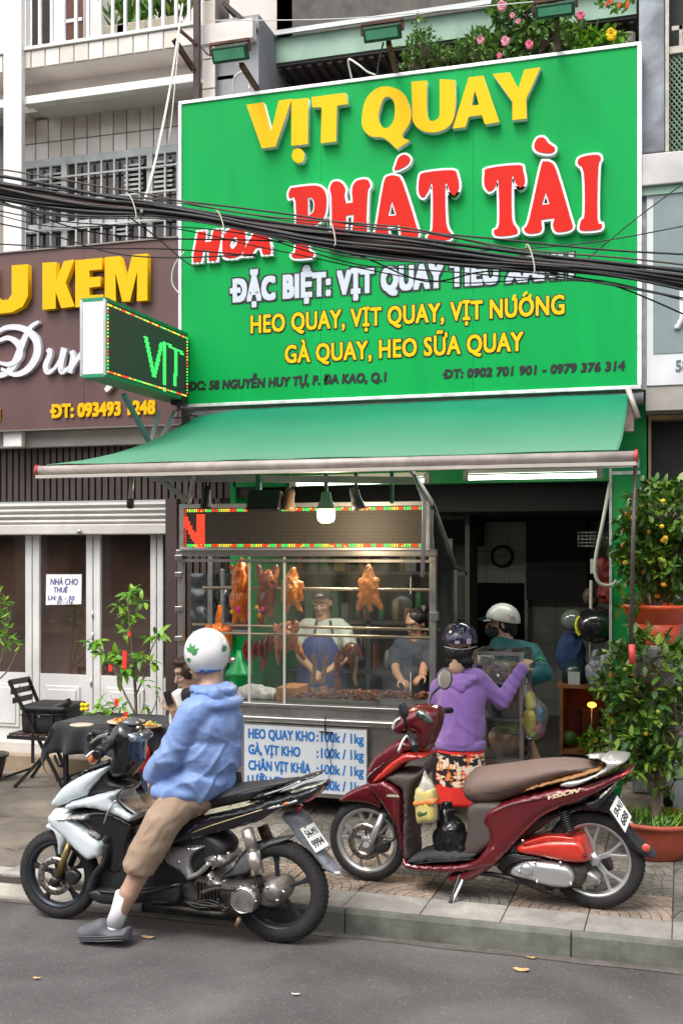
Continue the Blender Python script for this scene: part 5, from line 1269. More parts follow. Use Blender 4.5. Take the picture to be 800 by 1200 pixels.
# body, from the core outwards
B.panel('body_core', A1([(300, 500), (430, 470), (560, 545), (600, 640), (700, 640), (800, 560), (900, 540), (1010, 620), (1000, 700), (900, 760), (800, 870), (640, 905), (480, 915), (390, 900), (345, 850), (345, 820), (385, 750), (417, 640), (340, 560)]), .11, .05, mt_blk, wb)
B.panel('floor_side', A1([(345, 850), (350, 825), (450, 835), (600, 838), (780, 800, 1), (790, 870, 1), (760, 905), (640, 905), (480, 915), (390, 900)]), .165, .03, mt_blk, wb)
B.tube('floor_trim', [(20 + 385 / 4, 830 + 858 / 4, .168), (20 + 500 / 4, 830 + 862 / 4, .17), (20 + 770 / 4, 830 + 825 / 4, .168)], .008, mt_blkg, wb)
B.panel('leg_shield', A1([(345, 845), (350, 800), (380, 740), (420, 690), (425, 630), (410, 590), (440, 600), (452, 660), (440, 730), (400, 790), (385, 860)]), .17, .03, mt_blk, wb)
B.panel('inner_cover', A1([(330, 412), (380, 340), (440, 270), (445, 330), (500, 350), (535, 370), (500, 385), (400, 400)]), .09, .04, mt_blk, wb)
B.panel('center_tunnel', A1([(270, 480), (400, 462), (480, 480), (545, 520), (560, 560), (540, 640), (510, 760), (440, 760), (425, 650), (350, 570), (290, 530)]), .12, .04, mt_blkg, wb)
B.panel('nose_cover', A1([(175, 450), (180, 425), (200, 390), (240, 350), (330, 300), (437, 262, 1), (432, 290), (385, 340), (345, 385), (330, 412), (255, 445), (200, 458)]), .13, .07, mt_wht, wb)
B.panel('nose_top', A1([(262, 335), (300, 300), (370, 262), (430, 240), (438, 262), (330, 300)]), .10, .03, mt_blkg, wb)
B.panel('headlight', A1([(172, 452), (178, 420), (205, 398), (232, 402), (215, 430), (195, 455)]), .115, .03, M('headlight_clear', (.55, .56, .56), .12, .2, coat=1), wb)
B.panel('side_cover', A1([(248, 438), (330, 412), (500, 370, 1), (492, 405), (470, 430), (560, 490), (548, 530), (500, 508), (430, 482), (340, 465), (252, 472)]), .15, .03, mt_wht, wb)
B.panel('front_cover', A1([(165, 505), (180, 482), (250, 490), (300, 530), (350, 572), (408, 615, 1), (418, 640), (413, 690, 1), (355, 708, 1), (320, 680), (270, 632), (215, 575), (178, 545)]), .17, .03, mt_wht, wb)
B.panel('nose_lower', A1([(190, 460), (250, 462), (262, 490), (240, 520), (190, 520), (168, 500)]), .13, .04, mt_wht, wb)
B.panel('indicator', A1([(190, 512), (230, 498), (340, 488), (350, 505), (345, 520), (250, 524), (200, 520)]), .178, .02, M('indicator_grey', (.36, .33, .31), .15, .4, coat=1), wb)
B.panel('front_mudguard', A1([(138, 548), (160, 533), (195, 560), (248, 598), (240, 628), (222, 655), (212, 690), (197, 680), (193, 630), (178, 580), (150, 568)]), .065, .03, mt_wht, wb)
B.panel('mesh_grille', A1([(345, 560), (380, 565), (410, 590), (405, 615), (360, 590)]), .15, .02, M('grille_grey', (.2, .19, .18), .6, .5, var=.6, vs=90), wb)
mt_fork = M('gold_fork', (.30, .22, .09), .35, .8, var=.3, vs=30)
B.tube('fork', A1([(255, 620), (188, 800)]) and [(20 + 255 / 4, 830 + 615 / 4, .075), (20 + 188 / 4, 830 + 800 / 4, .075)], .019, mt_fork, wb, 12)
B.tube('fork_end', [(20 + 192 / 4, 830 + 790 / 4, .075), (20 + 178 / 4, 830 + 825 / 4, .075)], .026, mt_blk, wb, 12)
B.tube('fork', [(20 + 300 / 4, 830 + 615 / 4, -.075), (20 + 225 / 4, 830 + 800 / 4, -.075)], .019, mt_blk, wb, 12)
B.panel('brake_caliper', A1([(225, 770), (260, 755), (290, 775), (295, 800), (270, 830), (240, 820)]), .02, .02, mt_blk, wb, off=.07)
B.tube('brake_hose', [(20 + 260 / 4, 830 + 760 / 4, .08), (20 + 300 / 4, 830 + 720 / 4, .09), (20 + 305 / 4, 830 + 660 / 4, .08)], .006, mt_blk, wb)
# handlebar head
B.panel('handlebar_cover', A1([(440, 120), (480, 65), (515, 50), (560, 80), (588, 130), (582, 190), (575, 260), (530, 322), (470, 330), (440, 275), (455, 200), (410, 165), (415, 130)]), .12, .07, mt_blkg, wb)
B.panel('meter_visor', A1([(420, 132), (450, 95), (485, 62), (520, 50), (558, 80), (520, 88), (470, 108)]), .07, .03, M('visor_grey', (.12, .13, .14), .3, coat=.5), wb)
B.panel('meter_glass', A1([(460, 135), (500, 100), (560, 112), (582, 135), (578, 160), (540, 166), (490, 155)]), .104, .03, M('meter_glass_m', (.16, .18, .19), .05, .3, coat=1, var=.8, vs=60, spec=1), wb)
B.tube('grip', [(20 + 372 / 4, 830 + 222 / 4, .30), (20 + 405 / 4, 830 + 190 / 4, .22), (20 + 445 / 4, 830 + 165 / 4, .13)], [.024] * 9, mt_blk, wb, 10)
B.tube('grip_end', [(20 + 385 / 4, 830 + 210 / 4, .27), (20 + 402 / 4, 830 + 192 / 4, .23)], .031, mt_blk, wb, 12)
B.tube('brake_lever', [(20 + 325 / 4, 830 + 232 / 4, .27), (20 + 350 / 4, 830 + 208 / 4, .25), (20 + 395 / 4, 830 + 185 / 4, .2)], .009, mt_chrome, wb)
B.tube('brake_lever', [(20 + 345 / 4, 830 + 160 / 4, -.25), (20 + 380 / 4, 830 + 135 / 4, -.2), (20 + 430 / 4, 830 + 120 / 4, -.1)], .009, mt_chrome, wb)
B.tube('grip', [(20 + 360 / 4, 830 + 118 / 4, -.3), (20 + 440 / 4, 830 + 118 / 4, -.12)], .022, mt_blk, wb, 10)
B.panel('turn_signal', A1([(332, 235), (350, 212), (378, 208), (382, 228), (362, 258), (342, 262)]), .03, .02, M('amber_lens', (.55, .13, .03), .15, coat=1), wb, off=.2)
B.panel('mirror', A1([(320, 140), (330, 115), (350, 112), (358, 130), (350, 160), (330, 162)]), .02, .02, mt_blkg, wb, off=-.25)
# inner hooks and little basket rack on the footwell
for k in range(5):
 B.tube('rack_bar', [(20 + (490 + k * 16) / 4, 830 + (425 - k * 1) / 4, .06 + .0 * k), (20 + (560 + k * 14) / 4, 830 + (480 - k * 3) / 4, .10)], .005, M('rack_brown', (.20, .13, .09), .5, .3), wb, 6)
B.tube('rack_bar', [(20 + 475 / 4, 830 + 440 / 4, .12), (20 + 540 / 4, 830 + 500 / 4, .12)], .006, mt_blk, wb)
B.tube('bag_hook', [(20 + 465 / 4, 830 + 430 / 4, .15), (20 + 430 / 4, 830 + 480 / 4, .16), (20 + 408 / 4, 830 + 540 / 4, .165)], .005, mt_chrome, wb)
# seat and tail
B.panel('seat', A2([(-110, 360), (-60, 300), (20, 290), (110, 255), (160, 222), (220, 180), (300, 155), (450, 140), (595, 127), (565, 150), (480, 185), (400, 225), (280, 250), (150, 280), (40, 310), (-40, 370)]), .13, .07, mt_seat, wb)
B.tube('seat_seam', [(200 + 95 / 4, 880 + 245 / 4, .118), (200 + 200 / 4, 880 + 232 / 4, .125), (200 + 330 / 4, 880 + 195 / 4, .125), (200 + 560 / 4, 880 + 143 / 4, .11)], .003, mt_bk, wb)
B.panel('tail_cover', A2([(-40, 460), (0, 385), (60, 325), (150, 290), (380, 245), (480, 212), (600, 182), (700, 158), (690, 198), (640, 235), (560, 258), (470, 300), (400, 338), (200, 395), (100, 425), (0, 445)]), .135, .05, mt_blkg, wb)
B.panel('gold_side_cover', A2([(-40, 450), (-5, 380), (50, 322), (130, 288), (250, 262), (430, 228), (425, 243), (260, 276), (140, 306), (70, 350), (25, 395), (5, 440)]), .143, .02, mt_gold, wb)
B.panel('purple_stripe', A2([(80, 375), (110, 345), (180, 312), (300, 288), (440, 252), (438, 262), (300, 300), (180, 328), (110, 372)]), .1405, .01, M('purple_decal', (.03, .03, .10), .3, coat=.5), wb)
B.tube('pinstripe', [(200 + 100 / 4, 880 + 385 / 4, .142), (200 + 190 / 4, 880 + 350 / 4, .143), (200 + 430 / 4, 880 + 275 / 4, .14)], .0028, M('gold_line', (.45, .38, .2), .4, .3), wb)
B.tube('pinstripe', [(200 + 0 / 4, 880 + 410 / 4, .144), (200 + 60 / 4, 880 + 335 / 4, .146), (200 + 140 / 4, 880 + 296 / 4, .146)], .0035, M('orange_line', (.4, .22, .07), .4), wb)
B.panel('tail_top', A2([(555, 195), (580, 175), (640, 160), (706, 153), (690, 170), (640, 185), (590, 200)]), .10, .03, M('tail_cream', (.50, .53, .42), .3, coat=.6), wb)
B.panel('rear_indicator', A2([(450, 270), (480, 245), (560, 225), (605, 212), (612, 235), (570, 250), (500, 268)]), .138, .015, M('indicator_clear', (.42, .42, .40), .12, .4, coat=1, var=.4, vs=30), wb)
B.panel('amber_lamp', A2([(540, 232), (565, 225), (572, 243), (546, 250)]), .141, .01, M('amber_lens'), wb)
B.panel('tail_light', A2([(622, 238), (640, 205), (700, 165), (704, 178), (680, 215), (645, 240)]), .12, .03, M('red_lens', (.40, .01, .01), .12, coat=1), wb)
B.panel('grab_rail', A2([(388, 218), (420, 190), (480, 178), (600, 130), (682, 113), (670, 128), (600, 152), (500, 190), (480, 212), (400, 226)]), .13, .02, M('grab_dark', (.05, .05, .052), .25, .5, coat=.4), wb)
B.tube('grab_trim', [(200 + 430 / 4, 880 + 208 / 4, .131), (200 + 520 / 4, 880 + 180 / 4, .131), (200 + 610 / 4, 880 + 142 / 4, .131)], .005, mt_chrome, wb)
text('lettering', 'AIRBLADE', 0, 1, 0, 1, 0, M('badge_silver', (.62, .58, .45), .3, .3), wb, .002, .06, shear=.3,
  fn=lambda x, y, z: B.P(240 + x * 53 + 0, 955.2 - x * 11.5 - z * 5.5, .1475 - y * 1 if False else .147) + Vector((0, y, 0)))
B.panel('mudguard_rear', A2([(515, 300), (600, 290), (640, 330), (660, 400), (700, 470), (760, 540), (795, 575), (740, 570), (700, 530), (650, 470), (600, 420), (560, 360)]), .06, .02, M('mudguard_grey', (.16, .17, .19), .4, var=.2, vs=15), wb)
B.tube('mudguard_edge', [(200 + 715 / 4, 880 + 540 / 4, .05), (200 + 760 / 4, 880 + 570 / 4, .05), (200 + 795 / 4, 880 + 572 / 4, .05)], .008, M('edge_pale', (.55, .55, .54), .4), wb)
B.panel('red_reflector', A2([(585, 255), (608, 258), (608, 285), (590, 300)]), .03, .01, M('red_lens'), wb)
plate(B, [(200 + 680 / 4, 880 + 478 / 4, .075), (200 + 742 / 4, 880 + 440 / 4, .02), (200 + 670 / 4, 880 + 335 / 4, .02), (200 + 605 / 4, 880 + 365 / 4, .075)], [('54-M1', .58, .86, .12, .88), ('9994', .14, .44, .12, .88)], wb)
# suspension, engine, stands
B.tube('shock_absorber', [(200 + 358 / 4, 880 + 365 / 4, .11), (200 + 385 / 4, 880 + 470 / 4, .11)], .031, M('shock_steel', (.44, .40, .37), .3, .8, var=.15, vs=9), wb, 14)
B.tube('shock_absorber', [(200 + 384 / 4, 880 + 470 / 4, .11), (200 + 408 / 4, 880 + 575 / 4, .11)], .036, M('shock_steel'), wb, 14)
B.tube('shock_rod', [(200 + 408 / 4, 880 + 575 / 4, .11), (200 + 425 / 4, 880 + 640 / 4, .11)], .018, mt_grime, wb)
B.tube('shock_absorber', [(200 + 430 / 4, 880 + 350 / 4, -.11), (200 + 460 / 4, 880 + 430 / 4, -.11)], .032, M('shock_brown', (.12, .08, .06), .5, .5), wb, 12)
B.panel('rear_hugger', A2([(225, 600), (290, 545), (350, 475), (430, 425), (555, 403), (550, 420), (450, 460), (395, 510), (375, 570), (300, 592)]), .055, .03, M('hugger_grey', (.09, .095, .10), .45, var=.2, vs=12), wb)
B.panel('engine_block', A2([(60, 620), (120, 570), (250, 580), (380, 600), (470, 620), (430, 720), (380, 765), (300, 770), (180, 720), (90, 700)]), .12, .04, mt_grime, wb)
B.panel('gearbox', A2([(400, 620), (450, 600), (520, 610), (550, 660), (520, 720), (460, 730), (400, 700)]), .10, .04, M('gearbox_alloy', (.30, .27, .25), .5, .7, var=.35, vs=20, stain=.4), wb)
c = B.P(200 + 345 / 4, 880 + 695 / 4, .14)
G().lathe([(0, -.03), (.05, -.03), (.066, -.022), (.072, 0), (.076, .03)], c, 'Y', 32).build('clutch_cover', mt_alum, wb)
G().lathe([(.058, -.0285), (.060, -.034), (.064, -.0285)], c, 'Y', 32).build('cover_ring', mt_chrome, wb)
for k in range(7):
 a = k * 2 * pi / 7; G().lathe([(0, -.006), (.006, -.006), (.006, .01)], c + Vector((.067 * cos(a), -.012, .067 * sin(a))), 'Y', 6).build('bolt', mt_chrome, wb)
for k in range(7):
 p = B.P(200 + (130 + k * 16) / 4, 880 + (640 + k * 3) / 4, .115); G().box((p.x - .004, p.y - .02, p.z - .05), (p.x + .004, p.y + .02, p.z + .03)).build('cooling_fin', mt_grime, wb)
for (a, b) in ((85, 460), (38, 520), (210, 500), (270, 480), (455, 640), (500, 700), (530, 660), (190, 605)):
 p = B.P(200 + a / 4, 880 + b / 4, .155 if a < 100 else .135); G().lathe([(0, -.008), (.008, -.008), (.009, 0), (.009, .02)], p, 'Y', 6).build('bolt', mt_chrome, wb)
for pts, m_ in (([(330, 412), (250, 438), (255, 470)], mt_bk), ([(215, 575), (190, 545), (172, 508)], mt_bk), ([(500, 372), (470, 430), (555, 500)], mt_bk)):
 B.tube('panel_gap', [(20 + a / 4, 830 + b / 4, .135) for a, b in pts], .003, m_, wb, 5)
for k in range(4): B.tube('hose', [(200 + (60 + k * 12) / 4, 880 + (700 + k * 6) / 4, .12), (200 + (130 + k * 20) / 4, 880 + (735 - k * 12) / 4, .14), (200 + (260 + k * 10) / 4, 880 + (720 + k * 14) / 4, .13)], .005 + .001 * (k % 2), [mt_bk, mt_grime][k % 2], wb)
c = B.P(200 + 480 / 4, 880 + 662 / 4, .11); G().lathe([(0, -.03), (.03, -.03), (.045, -.015), (.06, .02)], c, 'Y', 24).build('axle_cover', M('gearbox_alloy'), wb)
B.panel('foot_bracket', A2([(-25, 455), (20, 440), (120, 432), (188, 440), (150, 460), (118, 490), (108, 530), (128, 585), (100, 600), (60, 560), (0, 520)]), .15, .02, M('bracket_silver', (.46, .46, .47), .32, .8, var=.1, stain=.2), wb)
B.panel('bracket_hole', A2([(0, 460), (40, 455), (20, 485)]), .1515, .004, mt_blk, wb)
B.panel('air_cover', A2([(170, 495), (200, 460), (260, 452), (298, 485), (300, 510), (260, 540), (200, 530)]), .13, .04, mt_alum, wb)
B.panel('starter_cover', A2([(160, 640), (180, 600), (175, 570), (200, 560), (235, 600), (265, 605), (240, 630), (190, 645)]), .135, .03, mt_alum, wb)
B.tube('foot_peg', [(200 + 78 / 4, 880 + 595 / 4, .17), (200 + 130 / 4, 880 + 575 / 4, .17), (200 + 182 / 4, 880 + 525 / 4, .17)], .014, mt_alum, wb)
B.tube('kick_lever', [(200 + 145 / 4, 880 + 665 / 4, .16), (200 + 220 / 4, 880 + 645 / 4, .165), (200 + 305 / 4, 880 + 650 / 4, .165)], .011, mt_grime, wb)
B.tube('center_stand', [(200 + 300 / 4, 880 + 760 / 4, .10), (200 + 200 / 4, 880 + 760 / 4, .12), (200 + 60 / 4, 880 + 740 / 4, .12), (200 - 80 / 4, 880 + 720 / 4, .12)], .014, mt_grime, wb)
B.tube('stand_foot', [(200 + 325 / 4, 880 + 780 / 4, .12), (200 + 308 / 4, 880 + 822 / 4, .12)], .013, M('brass_foot', (.25, .17, .11), .5, .5), wb)
B.tube('side_stand', [(200 - 200 / 4, 880 + 690 / 4, .13), (200 - 60 / 4, 880 + 705 / 4, .15), (200 + 20 / 4, 880 + 700 / 4, .14)], .013, mt_grime, wb)
B.tube('cable', [(200 + 220 / 4, 880 + 690 / 4, .14), (200 + 250 / 4, 880 + 750 / 4, .14), (200 + 310 / 4, 880 + 700 / 4, .15)], .006, mt_bk, wb)
B.tube('muffler', [(200 + 640 / 4, 880 + 480 / 4, -.13), (200 + 705 / 4, 880 + 560 / 4, -.13)], [.045, .042], M('muffler_steel', (.22, .19, .17), .4, .8, var=.2), wb, 16)
B.tube('muffler_tip', [(200 + 700 / 4, 880 + 553 / 4, -.13), (200 + 714 / 4, 880 + 572 / 4, -.13)], .036, mt_blk, wb, 14)
# ---------------------------------------------------------------- dark red scooter
xr_, yr_ = PZ(696, 1064, PV).x, PZ(696, 1064, PV).y; xf_, yf_ = PZ(431, 1031.5, PV).x, PZ(431, 1031.5, PV).y
K_ = (yf_ - yr_) / (xr_ - xf_)
D = Bike(yr_, K_, xr_)
rs = thing('scooter', 'dark red scooter with brown seat parked on the pavement', 'motorbike', (-1.1, 6.1, PV), 'parked scooters')
mt_red = M('metallic_red', (.13, .009, .013), .28, .35, coat=1, var=.15, vs=2, stain=.08, ss=6); mt_redb = M('bright_red', (.55, .035, .02), .28, .2, coat=.8, var=.06)
mt_br = M('brown_plastic', (.070, .052, .047), .6, var=.08, vs=8, bump=.1, bs=200); mt_sb = M('brown_vinyl', (.15, .10, .08), .6, var=.08, vs=6, bump=.2, bs=260)
mt_sil = M('silver_paint', (.50, .50, .50), .32, .7, coat=.3, var=.04)
RFr, RRr = .235, .262
wheel(D, xf_, PV + RFr, RFr, .036, .184, mt_sil, 5, rs, True, style=1)
wheel(D, xr_, PV + RRr, RRr, .046, .198, mt_sil, 5, rs, False, style=1)
D.panel('front_mudguard', A3([(68, 678), (90, 645), (150, 612), (220, 590), (275, 600), (280, 640), (276, 690), (262, 712), (220, 692), (150, 682)]), .065, .045, mt_red, rs)
D.tube('fork', [(380 + 275 / 4, 770 + 735 / 4, .07), (380 + 200 / 4, 770 + 915 / 4, .07)], .019, mt_sil, rs, 12)
D.tube('fork', [(380 + 310 / 4, 770 + 735 / 4, -.07), (380 + 235 / 4, 770 + 905 / 4, -.07)], .019, mt_blk, rs, 12)
D.tube('axle_nut', [(380 + 195 / 4, 770 + 880 / 4, .10), (380 + 195 / 4, 770 + 880 / 4, .07)], .018, mt_sil, rs, 8, False)
D.panel('brake_caliper', A3([(235, 880), (290, 860), (308, 880), (290, 915), (240, 918)]), .02, .02, mt_blk, rs, off=.06)
D.tube('brake_hose', [(380 + 290 / 4, 770 + 870 / 4, .08), (380 + 330 / 4, 770 + 850 / 4, .08), (380 + 320 / 4, 770 + 780 / 4, .07)], .006, mt_blk, rs)
D.panel('inner_cover', A3([(285, 562), (340, 535), (440, 535), (480, 480), (478, 540), (425, 600), (408, 700), (402, 860), (405, 945), (385, 940), (372, 860), (372, 640), (345, 600)]), .15, .03, mt_br, rs)
D.panel('leg_shield', A3([(205, 587), (250, 575), (292, 562, 1), (350, 605), (372, 650), (372, 780), (378, 890), (400, 950), (520, 962), (690, 945), (780, 880), (820, 840), (820, 960), (760, 985), (620, 1008), (460, 998), (385, 980), (362, 900), (345, 800), (310, 730), (255, 650)]), .165, .035, mt_red, rs)
D.panel('center_trunk', A3([(680, 690), (780, 670), (860, 700), (840, 830), (760, 900), (720, 925), (660, 920), (670, 800)]), .14, .04, mt_br, rs)
D.panel('floor_mat', A3([(398, 945), (430, 925), (520, 905), (700, 905), (725, 918), (690, 940), (600, 955), (430, 958)]), .15, .01, M('mat_black', (.03, .03, .03), .8), rs)
D.panel('nose_cover', A3([(203, 578), (202, 530), (235, 465), (300, 412), (365, 382), (420, 405), (432, 430), (385, 442), (400, 460), (350, 520), (300, 555), (230, 592)]), .15, .08, mt_red, rs)
D.panel('nose_side', A3([(235, 570), (300, 500), (350, 462), (400, 440), (470, 452), (480, 470), (440, 480), (380, 500), (330, 540), (260, 585)]), .165, .03, mt_redb, rs)
D.panel('headlight', A3([(203, 575), (208, 548), (240, 515), (300, 472), (315, 480), (270, 520), (225, 560), (210, 590)]), .158, .02, M('headlight_clear'), rs)
D.panel('handlebar_cover', A3([(322, 325), (350, 285), (385, 242), (440, 220), (515, 225), (545, 255), (543, 320), (515, 395), (490, 440), (460, 450), (435, 420), (432, 360), (385, 362), (335, 358)]), .13, .07, mt_red, rs)
D.panel('meter_glass', A3([(430, 262), (455, 240), (500, 262), (518, 300), (500, 312), (460, 295)]), .132, .015, M('meter_dark', (.05, .07, .06), .05, coat=1, var=.9, vs=50, spec=1), rs)
D.panel('top_headlight', A3([(318, 335), (322, 300), (350, 278), (375, 285), (350, 310), (340, 345)]), .11, .03, M('headlight_clear'), rs)
D.panel('mirror', A3([(345, 235), (355, 210), (372, 215), (390, 255), (385, 282), (365, 288), (350, 270)]), .02, .02, mt_blk, rs, off=.22)
D.tube('mirror_stem', [(380 + 375 / 4, 770 + 285 / 4, .22), (380 + 382 / 4, 770 + 335 / 4, .16)], .008, mt_blk, rs)
cm = D.P(380 + 566 / 4, 770 + 103 / 4, -.22); rot = Matrix.Rotation(-.35, 3, 'Z') @ Matrix.Rotation(-.15, 3, 'X')
G().lathe([(0, .02), (.04, .016), (.056, 0), (.056, -.008), (.05, -.008)], cm, 'Y', 28, rot=rot @ Matrix.Diagonal((.86, 1, 1.12))).build('mirror', mt_blk, rs)
G().lathe([(0, -.0085), (.05, -.0085)], cm, 'Y', 28, rot=rot @ Matrix.Diagonal((.86, 1, 1.12))).build('mirror_glass', M('mirror_glass_m', (.8, .82, .8), .03, 1), rs)
D.tube('mirror_stem', [(380 + 545 / 4, 770 + 135 / 4, -.22), (380 + 500 / 4, 770 + 180 / 4, -.2), (380 + 490 / 4, 770 + 230 / 4, -.16)], .008, mt_blk, rs)
D.tube('grip', [(380 + 530 / 4, 770 + 252 / 4, -.14), (380 + 592 / 4, 770 + 250 / 4, -.30)], .019, mt_blk, rs, 10)
D.tube('grip', [(380 + 400 / 4, 770 + 358 / 4, .15), (380 + 425 / 4, 770 + 428 / 4, .30)], .022, mt_blk, rs, 12)
D.tube('brake_lever', [(380 + 395 / 4, 770 + 368 / 4, .18), (380 + 372 / 4, 770 + 385 / 4, .2), (380 + 345 / 4, 770 + 445 / 4, .24)], .009, mt_sil, rs)
S4 = lambda p: p
seat = [(541.5, 920), (548, 907), (563, 899), (600, 894), (640, 889), (670, 889), (692, 893), (704, 900), (694, 906), (660, 913), (625, 927), (595, 937), (575, 943), (556, 941), (545, 933)]
D.panel('seat', seat, .15, .10, mt_sb, rs)
D.panel('seat_side', A4([(185, 248), (230, 215), (330, 188), (480, 148), (522, 142), (512, 162), (420, 192), (350, 208), (220, 243)]), .152, .02, M('seat_tan', (.33, .16, .06), .5, var=.05), rs)
D.panel('body_side', A4([(25, 370), (50, 312), (150, 270), (340, 220), (480, 205), (600, 158), (645, 154), (640, 178), (560, 225), (480, 268), (380, 305), (290, 345), (225, 400), (180, 450), (120, 520), (60, 570), (-10, 615), (-90, 635), (-130, 600), (-60, 575), (0, 520), (46, 455), (45, 400)]), .155, .05, mt_red, rs)
D.panel('inner_side_cover', A4([(150, 330), (300, 330), (420, 300), (500, 280), (560, 260), (600, 300), (560, 340), (420, 330), (300, 380), (200, 440)]), .08, .04, mt_blk, rs)  # black plastic panel below the red body side
D.panel('grab_rail', A4([(343, 215), (380, 190), (440, 182), (520, 152), (545, 130), (520, 112), (440, 104), (530, 97), (610, 102), (628, 120), (600, 140), (540, 172), (440, 216), (390, 226)]), .158, .02, M('rail_silver', (.50, .49, .46), .35, .5, coat=.3), rs)
D.panel('rear_indicator', A4([(515, 268), (530, 245), (580, 208), (578, 222), (545, 262), (525, 275)]), .15, .015, M('indicator_clear'), rs)
D.panel('tail_black', A4([(440, 290), (500, 268), (520, 240), (580, 215), (545, 290), (500, 320)]), .13, .03, mt_blkg, rs)
text('lettering', 'VISION', 0, 1, 0, 1, 0, M('badge_gold', (.80, .62, .42), .35, .2), rs, .002, .03, shear=.35,
  fn=lambda x, y, z: D.P(641 + x * 39, 937.5 - x * 9.5 - z * 5, .158 - y))
text('lettering', 'HONDA', 0, 1, 0, 1, 0, M('badge_silver'), rs, .0015, .06,
  fn=lambda x, y, z: D.P(453 + x * 14.5, 934 + x * .3 - z * 3, .168 - y))
D.panel('red_air_cover', A4([(165, 480), (180, 448), (240, 432), (320, 420), (435, 422), (468, 448), (487, 510), (470, 540), (400, 541), (300, 522), (200, 506)]), .14, .04, mt_redb, rs)
D.tube('air_cover_rib', [(560 + 190 / 3.636, 860 + 470 / 3.636, .138), (560 + 300 / 3.636, 860 + 440 / 3.636, .142), (560 + 420 / 3.636, 860 + 450 / 3.636, .14)], .006, mt_redb, rs)
D.panel('engine_cover', A4([(140, 572), (170, 545), (215, 528), (300, 535), (380, 550), (415, 590), (412, 632), (380, 652), (300, 645), (230, 622), (150, 600)]), .14, .04, mt_sil, rs)
c = D.P(560 + 205 / 3.636, 860 + 578 / 3.636, .145); G().lathe([(0, -.012), (.028, -.012), (.034, 0), (.036, .02)], c, 'Y', 24).build('cover_boss', mt_sil, rs)
D.panel('engine_block', A4([(90, 530), (200, 505), (400, 530), (470, 540), (480, 600), (440, 650), (330, 660), (300, 680), (200, 640), (120, 590)]), .10, .04, mt_grime, rs)
D.panel('swing_arm', A4([(400, 560), (500, 590), (520, 640), (440, 650), (400, 620)]), .07, .02, mt_alum, rs)
D.panel('mudguard_rear', A4([(430, 292), (560, 262), (600, 310), (622, 370), (645, 415), (700, 470), (752, 520), (742, 532), (700, 520), (640, 478), (600, 420), (560, 350), (500, 310)]), .07, .02, mt_blk, rs)
plate(D, [(560 + 626 / 3.636, 860 + 420 / 3.636, .15), (560 + 652 / 3.636, 860 + 352 / 3.636, .085), (560 + 592 / 3.636, 860 + 262 / 3.636, .085), (560 + 562 / 3.636, 860 + 322 / 3.636, .15)], [('59-N1', .58, .86, .1, .9), ('688', .14, .44, .15, .85)], rs)
c = D.P(560 + 714 / 3.636, 860 + 486 / 3.636, .075); G().lathe([(0, -.006), (.02, -.006), (.022, 0)], c, 'Y', 20).build('reflector', M('reflector_red', (.5, .08, .05), .3), rs)
g = G(); P0, P1 = D.P(560 + 362 / 3.636, 860 + 325 / 3.636, .09), D.P(560 + 388 / 3.636, 860 + 410 / 3.636, .09); pts = []
ax = (P1 - P0).normalized(); u = ax.orthogonal().normalized(); v = ax.cross(u)
for i in range(100): a = i * 2 * pi / 11; pts.append(P0 + (P1 - P0) * i / 99 + (u * cos(a) + v * sin(a)) * .026)
g.tube(pts, .005, 5).build('shock_spring', mt_bk, rs); G().tube([P0, P1], .014, 8).build('shock_absorber', mt_blk, rs)
D.tube('side_stand', [(380 + 655 / 4, 770 + 1000 / 4, .12), (380 + 640 / 4, 770 + 1060 / 4, .15), (380 + 592 / 4, 770 + 1158 / 4, .22)], .010, mt_chrome, rs)
D.tube('side_stand', [(380 + 640 / 4, 770 + 1005 / 4, .12), (380 + 610 / 4, 770 + 1090 / 4, .18), (380 + 590 / 4, 770 + 1155 / 4, .22)], .012, mt_blk, rs)
D.tube('center_stand', [(380 + 660 / 4, 770 + 1010 / 4, .08), (560 + 100 / 3.636, 860 + 605 / 3.636, .08), (560 + 280 / 3.636, 860 + 665 / 3.636, .08), (560 + 315 / 3.636, 860 + 675 / 3.636, .08)], .014, mt_blk, rs)
D.tube('exhaust_pipe', [(560 + 90 / 3.636, 860 + 560 / 3.636, 0), (560 + 160 / 3.636, 860 + 620 / 3.636, -.05), (560 + 300 / 3.636, 860 + 650 / 3.636, -.12)], .018, mt_grime, rs)
D.tube('muffler', [(560 + 300 / 3.636, 860 + 620 / 3.636, -.15), (560 + 560 / 3.636, 860 + 540 / 3.636, -.15)], .05, M('muffler_black', (.03, .03, .03), .5), rs, 16)
for k in range(6):
 a = (500 + k * 9, 1); D.tube('wiring', [(560 + (80 + k * 14) / 3.636, 860 + 530 / 3.636, .10), (560 + (100 + k * 16) / 3.636, 860 + (500 - k * 6) / 3.636, .11), (560 + (130 + k * 12) / 3.636, 860 + (470 - k * 3) / 3.636, .09)], .006, mt_bk, rs)
for (a, b, o_) in ((175, 585, .15), (250, 630, .15), (395, 640, .15), (240, 548, .15), (350, 548, .15), (190, 455, .15), (455, 520, .15)):
 p = D.P(560 + a / 3.636, 860 + b / 3.636, o_ - .01); G().lathe([(0, -.008), (.007, -.008), (.008, 0), (.008, .02)], p, 'Y', 6).build('bolt', mt_chrome if a != 455 else mt_blk, rs)
D.tube('panel_gap', [(560 + 60 / 3.636, 860 + 340 / 3.636, .152), (560 + 150 / 3.636, 860 + 300 / 3.636, .156), (560 + 340 / 3.636, 860 + 262 / 3.636, .156), (560 + 560 / 3.636, 860 + 190 / 3.636, .15)], .0022, M('seam_red', (.03, .004, .004), .5), rs)
